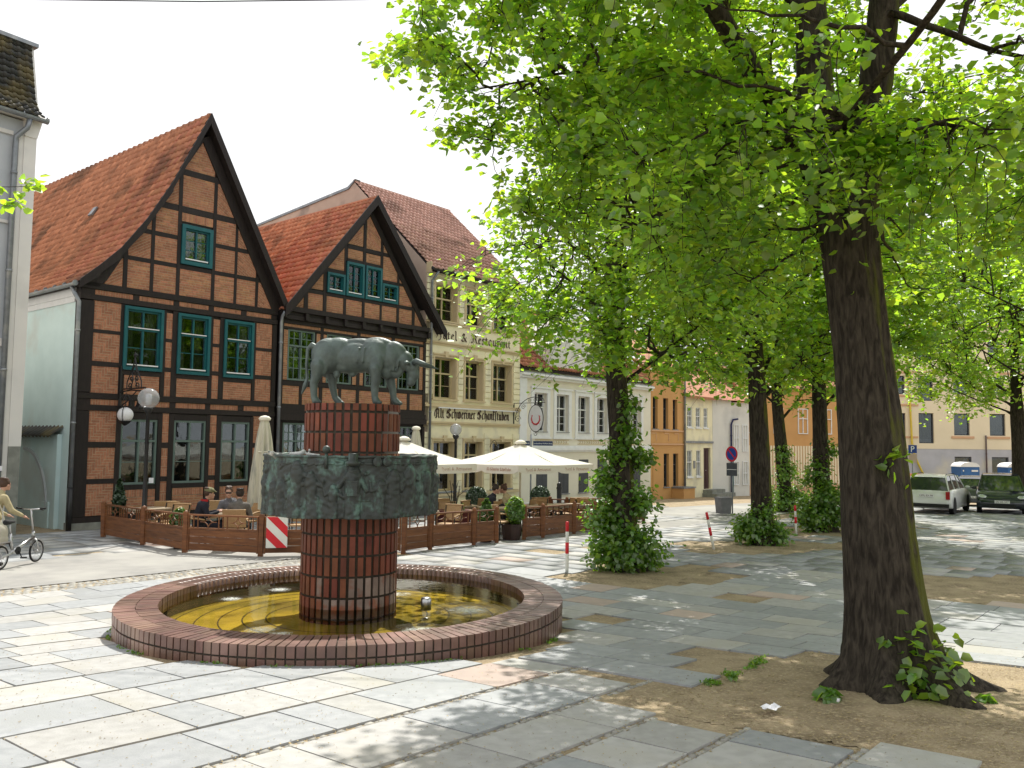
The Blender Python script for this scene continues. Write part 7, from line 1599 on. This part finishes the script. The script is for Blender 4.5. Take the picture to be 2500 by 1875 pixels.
# ------------------------------------------------------------------ trees
def trunk_mesh(pts, radii, flare=.0, seed=0, n=64, sub=9):
    rs = np.random.RandomState(seed); P = [Vector(p) for p in pts]; path = []; rr = []
    for i in range(len(P) - 1):
        for k in range(sub): t = k / sub; path.append(P[i].lerp(P[i + 1], t)); rr.append(radii[i] + (radii[i + 1] - radii[i]) * t)
    path.append(P[-1]); rr.append(radii[-1])
    path = np.array([p[:] for p in path]); 
    for _ in range(3): path[1:-1] = .5 * path[1:-1] + .25 * (path[:-2] + path[2:])
    a = np.linspace(0, 2 * PI, n, endpoint=False); V = []; ph = rs.rand(12) * 6.28; h0 = path[0][2]
    lob = 5 + (seed % 2)
    for i, (p, r) in enumerate(zip(path, rr)):
        z = p[2] - h0; f = 1 + .05 * np.sin(3 * a + ph[0] + z * .5) + .035 * np.sin(7 * a + ph[1] + z * 1.1) + .02 * np.sin(13 * a + ph[2] - z * 2) + .006 * rs.randn(n) + .022 * (np.abs(np.sin(9 * a + 1.3 * np.sin(z * 1.7 + ph[4]) + ph[5])) - .6) + .014 * (np.abs(np.sin(17 * a + 1.7 * np.sin(z * 2.9 + ph[6]) + ph[7])) - .6)
        fl = flare * math.exp(-max(0, z) / .20) * (.55 + .45 * np.cos(lob * a + ph[3])) * (1 + .35 * np.cos(a)) + flare * .16 * math.exp(-max(0, z) / .6)
        R = r * f + fl; V += [(p[0] + R[k] * math.cos(a[k]), p[1] + R[k] * math.sin(a[k]), p[2] - (.12 if i == 0 else 0)) for k in range(n)]
    m_ = len(path); F = [(i * n + k, i * n + (k + 1) % n, (i + 1) * n + (k + 1) % n, (i + 1) * n + k) for i in range(m_ - 1) for k in range(n)]; return np.array(V), np.array(F)
def curve(a, b, bow, k=7, jit=.0, rs=None):
    a = np.array(a, float); b = np.array(b, float); m = (a + b) / 2 + np.array(bow); t = np.linspace(0, 1, k)[:, None]; c = (1 - t) ** 2 * a + 2 * t * (1 - t) * m + t * t * b
    if jit: c[1:-1] += rs.randn(k - 2, 3) * jit
    return c
def tubes_np(curves, radii, n=5):
    V = []; F = []; o = 0; an = np.linspace(0, 2 * PI, n, endpoint=False)
    for c, r in zip(curves, radii):
        k = len(c); t = np.gradient(c, axis=0); t /= np.linalg.norm(t, axis=1, keepdims=True) + 1e-9; ref = np.array([0, 0, 1.]) if abs(t[0][2]) < .9 else np.array([1., 0, 0]); s = np.cross(t, ref); s /= np.linalg.norm(s, axis=1, keepdims=True) + 1e-9; q = np.cross(s, t)
        rr = np.linspace(r[0], r[1], k); ring = c[:, None] + (s[:, None] * np.cos(an)[None, :, None] + q[:, None] * np.sin(an)[None, :, None]) * rr[:, None, None]; V.append(ring.reshape(-1, 3)); I = np.arange(k - 1)[:, None]; J = np.arange(n)[None]; J2 = (J + 1) % n
        F.append((np.stack([I * n + J, I * n + J2, (I + 1) * n + J2, (I + 1) * n + J], -1).reshape(-1, 4)) + o); o += k * n
    return np.concatenate(V), np.concatenate(F)
def tree(label, base, trunk, radii, limbs, env, n2, n3, nl, leaf, seed, flare=.2, zmin=3.2, limb_r=.12, name='lime_tree', group='lime trees on the square', droop=.25, thin=None, extra=()):
    """env = (centre, radii); limbs = main limb polylines; n2 branches, n3 twigs, nl leaves per twig"""
    rs = np.random.RandomState(seed); T = root(name, base, 0, label, 'tree', group); O = np.array(base, float)
    V, F = trunk_mesh([(p[0] - O[0], p[1] - O[1], p[2] - O[2]) for p in trunk], radii, flare, seed); part('trunk', np_mesh('trunk', V, F, M['bark'], True), None, T)
    C, R = np.array(env[0], float), np.array(env[1], float); P1 = []; R1 = []; mains = []; mr = []
    for lp, (ra, rb) in limbs:
        lp = np.array(lp, float); cc = []
        for i in range(len(lp) - 1):
            for k in range(6): cc.append(lp[i] + (lp[i + 1] - lp[i]) * k / 6)
        cc.append(lp[-1]); cc = np.array(cc)
        for _ in range(4): cc[1:-1] = .5 * cc[1:-1] + .25 * (cc[:-2] + cc[2:])
        cc[1:-1] += rs.randn(len(cc) - 2, 3) * .02
        V, F = trunk_mesh([tuple(p - O) for p in cc], list(np.linspace(ra, rb, len(cc))), 0, seed + 3, n=14, sub=1); part('limb', np_mesh('limb', V, F, M['bark'], True), None, T)
        for i, p in enumerate(cc[4:]): P1.append(p); R1.append(ra + (rb - ra) * (i + 4) / len(cc))
    P1 = np.array(P1); R1 = np.array(R1)
    def sample(n, lo, hi):
        out = []
        while len(out) < n:
            d = rs.randn(3); d /= np.linalg.norm(d); r = lo + (hi - lo) * rs.rand() ** .55; wob = 1 + .13 * math.sin(d[0] * 5 + seed) + .10 * math.sin(d[2] * 7 + d[1] * 6 + seed * 2); p = C + d * R * r * wob
            if p[2] < zmin + .3 * rs.rand() + 1.3 * max(0, math.sin(p[0] * 2.3 + seed) * math.sin(p[1] * 1.9 + seed)): continue
            if thin and not thin(p, rs): continue
            if math.sin(p[0] * 1.9 + seed) * math.sin(p[1] * 1.7 + seed * 2) * math.sin(p[2] * 2.2 + seed * 3) > .30: continue
            out.append(p)
        return np.array(out)
    E2 = sample(n2, .35, .88); c2 = []; r2 = []; S2 = []; S2r = []
    for e in E2:
        d = np.linalg.norm(P1 - e, axis=1) + .6 * np.maximum(0, P1[:, 2] - e[2] + .1); i = int(np.argmin(d + rs.rand(len(d)) * .5)); a = P1[i]; ln = np.linalg.norm(e - a); c = curve(a, e, (0, 0, ln * .10), 9, .03 * ln ** .5, rs); c2.append(c); ra = min(R1[i] * .6, .012 + ln * .010); r2.append((ra, .007))
        for q in range(2, 9): S2.append(c[q]); S2r.append(ra * (1 - q / 10))
    S2 = np.array(S2); E3 = np.concatenate([sample(n3, .30, 1.0)] + [np.array(ec) + (rs.rand(en, 3) * 2 - 1) * np.array(er) for ec, er, en in extra]); c3 = []; r3 = []; LP = []; LN = []
    for e in E3:
        d = np.linalg.norm(S2 - e, axis=1); i = int(np.argmin(d + rs.rand(len(d)) * .25)); a = S2[i]; v = e - a; ln = np.linalg.norm(v)
        if ln > 1.7: a = e - v / ln * 1.5; j = int(np.argmin(np.linalg.norm(S2 - a, axis=1))); a = S2[j]; v = e - a; ln = np.linalg.norm(v)
        if ln > 2.2: continue
        c = curve(a, e, (0, 0, ln * .14), 6, .02, rs); c[-2:, 2] -= [ln * droop * .10, ln * droop * .25]; c3.append(c); r3.append((.0055 + ln * .002, .002))
        t = .22 + .78 * rs.rand(nl) ** .8; f = t * 5; k = np.minimum(f.astype(int), 4); w = (f - k)[:, None]; p = c[k] * (1 - w) + c[k + 1] * w
        off = rs.randn(nl, 3) * [.09, .09, .055]; p = p + off * (1.2 if leaf < .09 else 1.7); LP.append(p); LN.append(np.array([0, -.12, .95]) + rs.randn(nl, 3) * .42 + off * 2.0)
    V, F = tubes_np([c - O for c in c2], r2, 6); bb = part('branches', np_mesh('branches', V, F, M['bark'], True), None, T); bb['kind'] = 'stuff'
    V, F = tubes_np([c - O for c in c3], r3, 4); tw = part('twigs', np_mesh('twigs', V, F, M['bark']), None, T); tw['kind'] = 'stuff'
    LP = np.concatenate(LP); LN = np.concatenate(LN); V, F = leaves(LP - O, LN, leaf * (.45 + .95 * rs.rand(len(LP)) ** .8), rs=rs); cw = part('crown', np_mesh('crown', V, F, M['leaf']), None, T); cw['kind'] = 'stuff'
    return T
def shoots(T, pts, rad_, n, size, seed, m=None, name='basal_shoots'):
    """leafy shoots from the foot of the trunk: pts = (x,y,z,weight,radius) local"""
    rs = np.random.RandomState(seed); C = []; 
    tot = sum(p[3] for p in pts)
    LP = []; LN = []; cs = []; rr = []
    for (x, y, z, w, r) in pts:
        k = int(n * w / tot / 14)
        for _ in range(k):
            d = rs.randn(3); d /= np.linalg.norm(d); e = np.array([x, y, z]) + d * r * (.55 + .45 * rs.rand()) * [1, 1, .9]; e[2] = max(e[2], .05)
            a = np.array([0, 0, max(.05, z - .25)]) + rs.randn(3) * [.12, .12, .1]; c = curve(a, e, (0, 0, .1), 6); cs.append(c); rr.append((.006, .002))
            q = c[3 + rs.randint(0, 3, 14)] + rs.randn(14, 3) * .085; q[:, 2] = np.maximum(q[:, 2], .02); LP.append(q); LN.append(np.array([0, -.15, .8]) + rs.randn(14, 3) * .45 + d * .5)
    V, F = tubes_np(cs, rr, 4); b = part(name, np_mesh(name, V, F, M['bark']), None, T); b['kind'] = 'stuff'
    LP = np.concatenate(LP); LN = np.concatenate(LN); V, F = leaves(LP, LN, size * (.5 + .8 * rs.rand(len(LP))), rs=rs); b = part('shoot_leaves', np_mesh('shoot_leaves', V, F, m or M['leaf_dark']), None, T); b['kind'] = 'stuff'

# the big lime in the foreground
A0 = (3.38, 7.50, gz(7.5) - .02)
def at(px, py, Y):       # a point of the photograph's line of sight, used only to read off where the limbs stand
    d = c_right * ((px - 1250) / FPX) + c_up * (-(py - 937.5) / FPX) + _fw; return tuple(EYE + d * (Y / d.y))
tA = [A0, at(2172, 1582, 7.5), at(2150, 1356, 7.5), at(2130, 1130, 7.55), at(2108, 904, 7.6), at(2082, 690, 7.65), at(2068, 560, 7.7), at(2062, 470, 7.7)]
rA = [.33, .312, .295, .272, .25, .245, .25, .22]
limA = [([at(2072, 640, 7.68), at(2045, 500, 7.72), at(2012, 390, 7.75), at(1992, 250, 7.8), at(1985, 120, 7.85), at(1972, 0, 7.9), at(1960, -300, 8.1), at(1900, -900, 8.4), (2.6, 8.6, 10.5)], (.215, .10)),
        ([at(2085, 620, 7.65), at(2104, 450, 7.6), at(2126, 290, 7.5), at(2146, 130, 7.4), at(2162, 0, 7.3), at(2180, -300, 7.1), at(2190, -900, 6.9), (4.6, 6.6, 10.2)], (.18, .09)),
        ([at(1995, 400, 7.7), at(1935, 310, 7.55), at(1868, 215, 7.3), at(1810, 130, 7.2), at(1728, 0, 7.1), at(1640, -200, 7.0), (.6, 6.6, 7.6)], (.135, .07)),
        ([at(1870, 215, 7.3), at(1650, 165, 7.6), at(1450, 165, 8.0), at(1250, 200, 8.4), at(1100, 230, 8.8)], (.055, .015)),
        ([at(2150, 30, 7.3), at(2280, 60, 7.0), at(2420, 140, 6.8), (6.4, 6.6, 5.3)], (.06, .02)),
        ([at(2135, 290, 7.5), at(2260, 290, 7.4), at(2400, 330, 7.3), (6.2, 7.2, 4.9)], (.06, .02)),
        ([at(1990, 380, 7.7), at(1850, 420, 8.4), at(1650, 520, 9.6), at(1500, 560, 10.4)], (.06, .02)),
        ([at(2060, 430, 7.7), at(2050, 380, 9), at(2040, 330, 10.5), (3.4, 11.6, 6.8)], (.08, .03)),
        ([at(2060, 400, 7.6), at(2040, 300, 6.6), (3.1, 5.2, 5.6), (2.6, 3.9, 6.3)], (.05, .02)),
        ([at(1970, 0, 7.9), (1.8, 8.6, 7.4), (.8, 9.2, 8.2)], (.07, .02)), ([at(2162, 0, 7.3), (5.0, 7.8, 7.3), (6.4, 8.6, 8.2)], (.07, .02))]
def thinA(p, rs):
    # the crown is open towards the upper right and where the two stems rise
    if p[0] < -.125 * p[1] - .02: return False
    if p[0] > 4.2 and p[2] > 4.7 and rs.rand() < .55: return False
    if p[2] <= 5.15 and 2.5 < p[0] < 4.0 and p[1] < 7.3 and rs.rand() < .6: return False
    if p[2] > 5.15 and 1.5 < p[0] < 4.3 and p[1] < 7.35 and rs.rand() < (.93 if p[0] > 2.3 else .7): return False
    return not (p[1] < 5.4 and p[2] < 4.9) and (p[2] > 5.6 or p[0] > -.9 + (5.6 - p[2]) * .9)
TA = tree('huge foreground lime tree with a mossy forked trunk rising from bare soil', A0, tA, rA, limA, ((3.1, 8.0, 7.1), (4.6, 4.6, 4.4)), 230, 2550, 28, .070, 21, .50, 3.7, thin=thinA, extra=[((2.95, 6.85, 4.55), (.5, .35, .5), 22), ((2.5, 6.8, 4.9), (.7, .4, .4), 30), ((3.2, 6.5, 4.0), (.35, .3, .3), 8), ((4.6, 6.8, 4.5), (.9, .6, .7), 40), ((-1.05, 8.4, 6.15), (.35, .3, .14), 9), ((-1.35, 8.5, 6.3), (.15, .2, .1), 3), ((-.9, 8.3, 5.5), (.3, .3, .15), 6)])
shoots(TA, [(.02, -.38, .30, 2, .24), (.10, -.42, .15, 1.4, .2), (-.02, -.40, .50, .8, .14), (.50, -.20, .36, .5, .14), (.28, -.42, .12, .5, .12)], .3, 420, .085, 5, M['leaf'])
shoots(TA, [(-.10, -.33, 2.0, 1, .11)], .2, 34, .085, 6, M['leaf'], 'trunk_sprig')
for (x, y, s_, n_, l_) in ((2.62, 7.05, .09, 22, 'small dandelion-like weed left of the big trunk'), (2.02, 7.75, .05, 18, 'low moss and weed tuft on the slab edge by the bare soil'), (3.9, 7.0, .06, 14, 'small weed at the right root of the big trunk')):
    rs_ = np.random.RandomState(int(x * 100)); a = rs_.rand(n_) * 2 * PI; P = np.stack([x + np.cos(a) * s_ * .5, y + np.sin(a) * s_ * .5, np.full(n_, gz(y) + .05)], 1); V, F = leaves(P, np.stack([np.cos(a), np.sin(a), np.full(n_, 1.2)], 1), s_ * (.8 + .6 * rs_.rand(n_)), rs=rs_); tag(part('weed', np_mesh('weed', V, F, M['leaf_dark']), None), l_, 'weed')
# moss and grass in the joints at the basin foot and along the soil edge
mp_ = []
for i in range(900):
    t = rnd.random()
    if i % 2: x = 1.75 + t * .95 + rnd.gauss(0, .035); y = 7.55 + t * 1.35 + rnd.gauss(0, .035)
    else: a_ = rnd.uniform(2.4, 6.4); r_ = PR + .02 + abs(rnd.gauss(0, .02)); x = PC[0] + math.cos(a_) * r_; y = PC[1] + math.sin(a_) * r_
    if mn.noise((x * 2.2, y * 2.2, 5)) > .05: mp_.append((x, y, gz(y) + .018))
if mp_:
    P = np.array(mp_); P = np.repeat(P, 3, 0) + NR.randn(len(P) * 3, 3) * [.015, .015, .004]; V, F = leaves(P, NR.randn(len(P), 3) * .8 + [0, 0, .6], .022 * (.6 + .8 * NR.rand(len(P)))); o = part('moss', np_mesh('moss', V, F, M['leaf_dark']), None); o['kind'] = 'stuff'; o['label'] = 'moss and grass tufts in the joints by the basin and the bare soil'
# tree next to the marker post
def std_tree(label, x, y, r, top, env, n2, n3, nl, leaf, seed, lean=0., zmin=3.2, limbs_n=7, fork=4.2, shoots_=None, sh_n=2600, thin=None, flare=.2):
    z = gz(y); b = (x, y, z - .02); tr = [b, (x + lean * .1, y, z + 1), (x + lean * .3, y, z + 2.4), (x + lean * .6, y, z + fork), (x + lean * .8, y, z + fork + 2), (x + lean, y, top)]; rd = [r * 1.15, r, r * .93, r * .82, r * .55, r * .2]
    rs = np.random.RandomState(seed); lim = []
    for i in range(limbs_n):
        a = 2 * PI * i / limbs_n + rs.rand() * .7; zz = z + fork - .7 + 2.6 * i / limbs_n; q = (x + lean * .6, y, zz); R = env[1]; L1 = .55 + .3 * rs.rand(); e = (env[0][0] + R[0] * L1 * math.cos(a), env[0][1] + R[1] * L1 * math.sin(a), zz + .8 + 2.4 * rs.rand()); m = ((q[0] * .6 + e[0] * .4), (q[1] * .6 + e[1] * .4), zz + .9); lim.append(([q, m, e], (r * .32, .02)))
    T = tree(label, b, tr, rd, lim, env, n2, n3, nl, leaf, seed, flare, zmin, thin=thin)
    if shoots_: shoots(T, shoots_, .5, sh_n, .085, seed + 9)
    return T
std_tree('lime tree with a thick skirt of leafy shoots beside the upright marker post', 2.22, 16.35, .225, 11.5, ((2.2, 16.0, 6.9), (3.6, 3.6, 4.6)), 150, 1380, 21, .095, 31, lean=-.35, zmin=3.15, thin=lambda p, rs: p[0] > -1.25 + max(0, p[2] - 5.2) * .75,
         shoots_=[(-.30, -.15, .45, 3, .55), (.45, -.1, .45, 2.2, .50), (0, -.4, .5, 2, .45), (-.45, -.1, 1.0, 2, .40), (.28, -.05, 1.35, 1.4, .36), (-.35, 0, 1.7, 1.6, .36), (-.25, -.1, 2.25, 1.0, .30), (.30, 0, 2.2, .9, .28), (0, -.28, 2.7, .5, .22), (-.1, .3, 1.2, 1.5, .4), (0, -.30, 3.2, .4, .25)], sh_n=6800)
std_tree('second lime tree in the row with low shoots beside the leaning marker post', 6.35, 21.35, .25, 12, ((6.2, 21.2, 7.6), (4.1, 4.0, 4.6)), 130, 1350, 20, .115, 41, lean=-.2, zmin=3.3, shoots_=[(-.45, -.2, .4, 2, .42), (.3, -.2, .3, 1.5, .35), (-.2, -.2, .65, 1.2, .35), (0, -.2, .9, .5, .3), (.1, .3, .6, 1.5, .4)], sh_n=3200)
std_tree('third lime tree, its foot hidden in shoots left of the big trunk', 9.3, 25.2, .24, 12.5, ((9.2, 25.2, 7.8), (4.2, 4.2, 4.7)), 110, 1150, 19, .13, 51, lean=-.1, zmin=3.2, shoots_=[(-.5, -.3, .6, 3, .62), (.4, -.2, .6, 2, .6), (0, -.4, 1.1, 2, .55), (-.2, 0, 1.8, 1.2, .5), (.2, 0, 2.5, .6, .4)], sh_n=5200)
std_tree('slender lime tree behind the second one in the row', 11.0, 33.8, .26, 12.5, ((11.0, 33.8, 8.0), (4.2, 4.2, 4.6)), 80, 820, 17, .15, 61, lean=-.5, zmin=3.5, shoots_=[(-.3, -.3, .6, 2, .7), (.5, -.2, .7, 2, .7), (0, -.3, 1.6, 1.5, .6), (-.2, -.2, 2.4, 1, .4)], sh_n=2600)
std_tree('sunlit lime tree with drooping branches behind the dark compact car', 23.0, 38.0, .34, 13, ((21.6, 37.2, 8.0), (6.0, 5.0, 5.2)), 110, 1500, 18, .13, 71, zmin=3.4, lean=-.2)
std_tree('lime tree whose crown reaches in from beyond the right edge', 14.6, 20.5, .26, 12, ((14.0, 20.4, 7.6), (4.6, 4.4, 4.2)), 90, 760, 18, .11, 81, zmin=3.9)
std_tree('farther lime tree behind the right-hand crowns', 20.0, 29.5, .28, 13, ((18.2, 29.4, 8.8), (4.2, 4.4, 4.0)), 80, 720, 18, .14, 91, zmin=5.4)
# sprig that reaches in at the left edge
sp_ = root('branch_sprig', (-6.4, 7.2, 4.0), 0, 'small sunlit leafy branch tip reaching in at the left edge', 'branch'); rs = np.random.RandomState(4)
e = np.array(at(78, 455, 8.0)) - np.array(sp_.location); a = np.array([-1.6, .5, .3]); c = curve(a, e, (0, 0, .15), 9); c_b = curve(c[5], np.array(at(35, 505, 8.0)) - np.array(sp_.location), (0, 0, .05), 6)
V, F = tubes_np([c, c_b], [(.012, .003), (.006, .002)], 5); part('twig', np_mesh('twig', V, F, M['bark']), None, sp_)
q = np.concatenate([c[6 + rs.randint(0, 3, 60)] + rs.randn(60, 3) * [.065, .05, .045], c_b[2 + rs.randint(0, 4, 60)] + rs.randn(60, 3) * [.065, .05, .06]]); V, F = leaves(q, np.array([0, -.2, .8]) + rs.randn(len(q), 3) * .5, .085 * (.6 + .6 * rs.rand(len(q))), rs=rs); b = part('leaves', np_mesh('leaves', V, F, M['leaf']), None, sp_); b['kind'] = 'stuff'
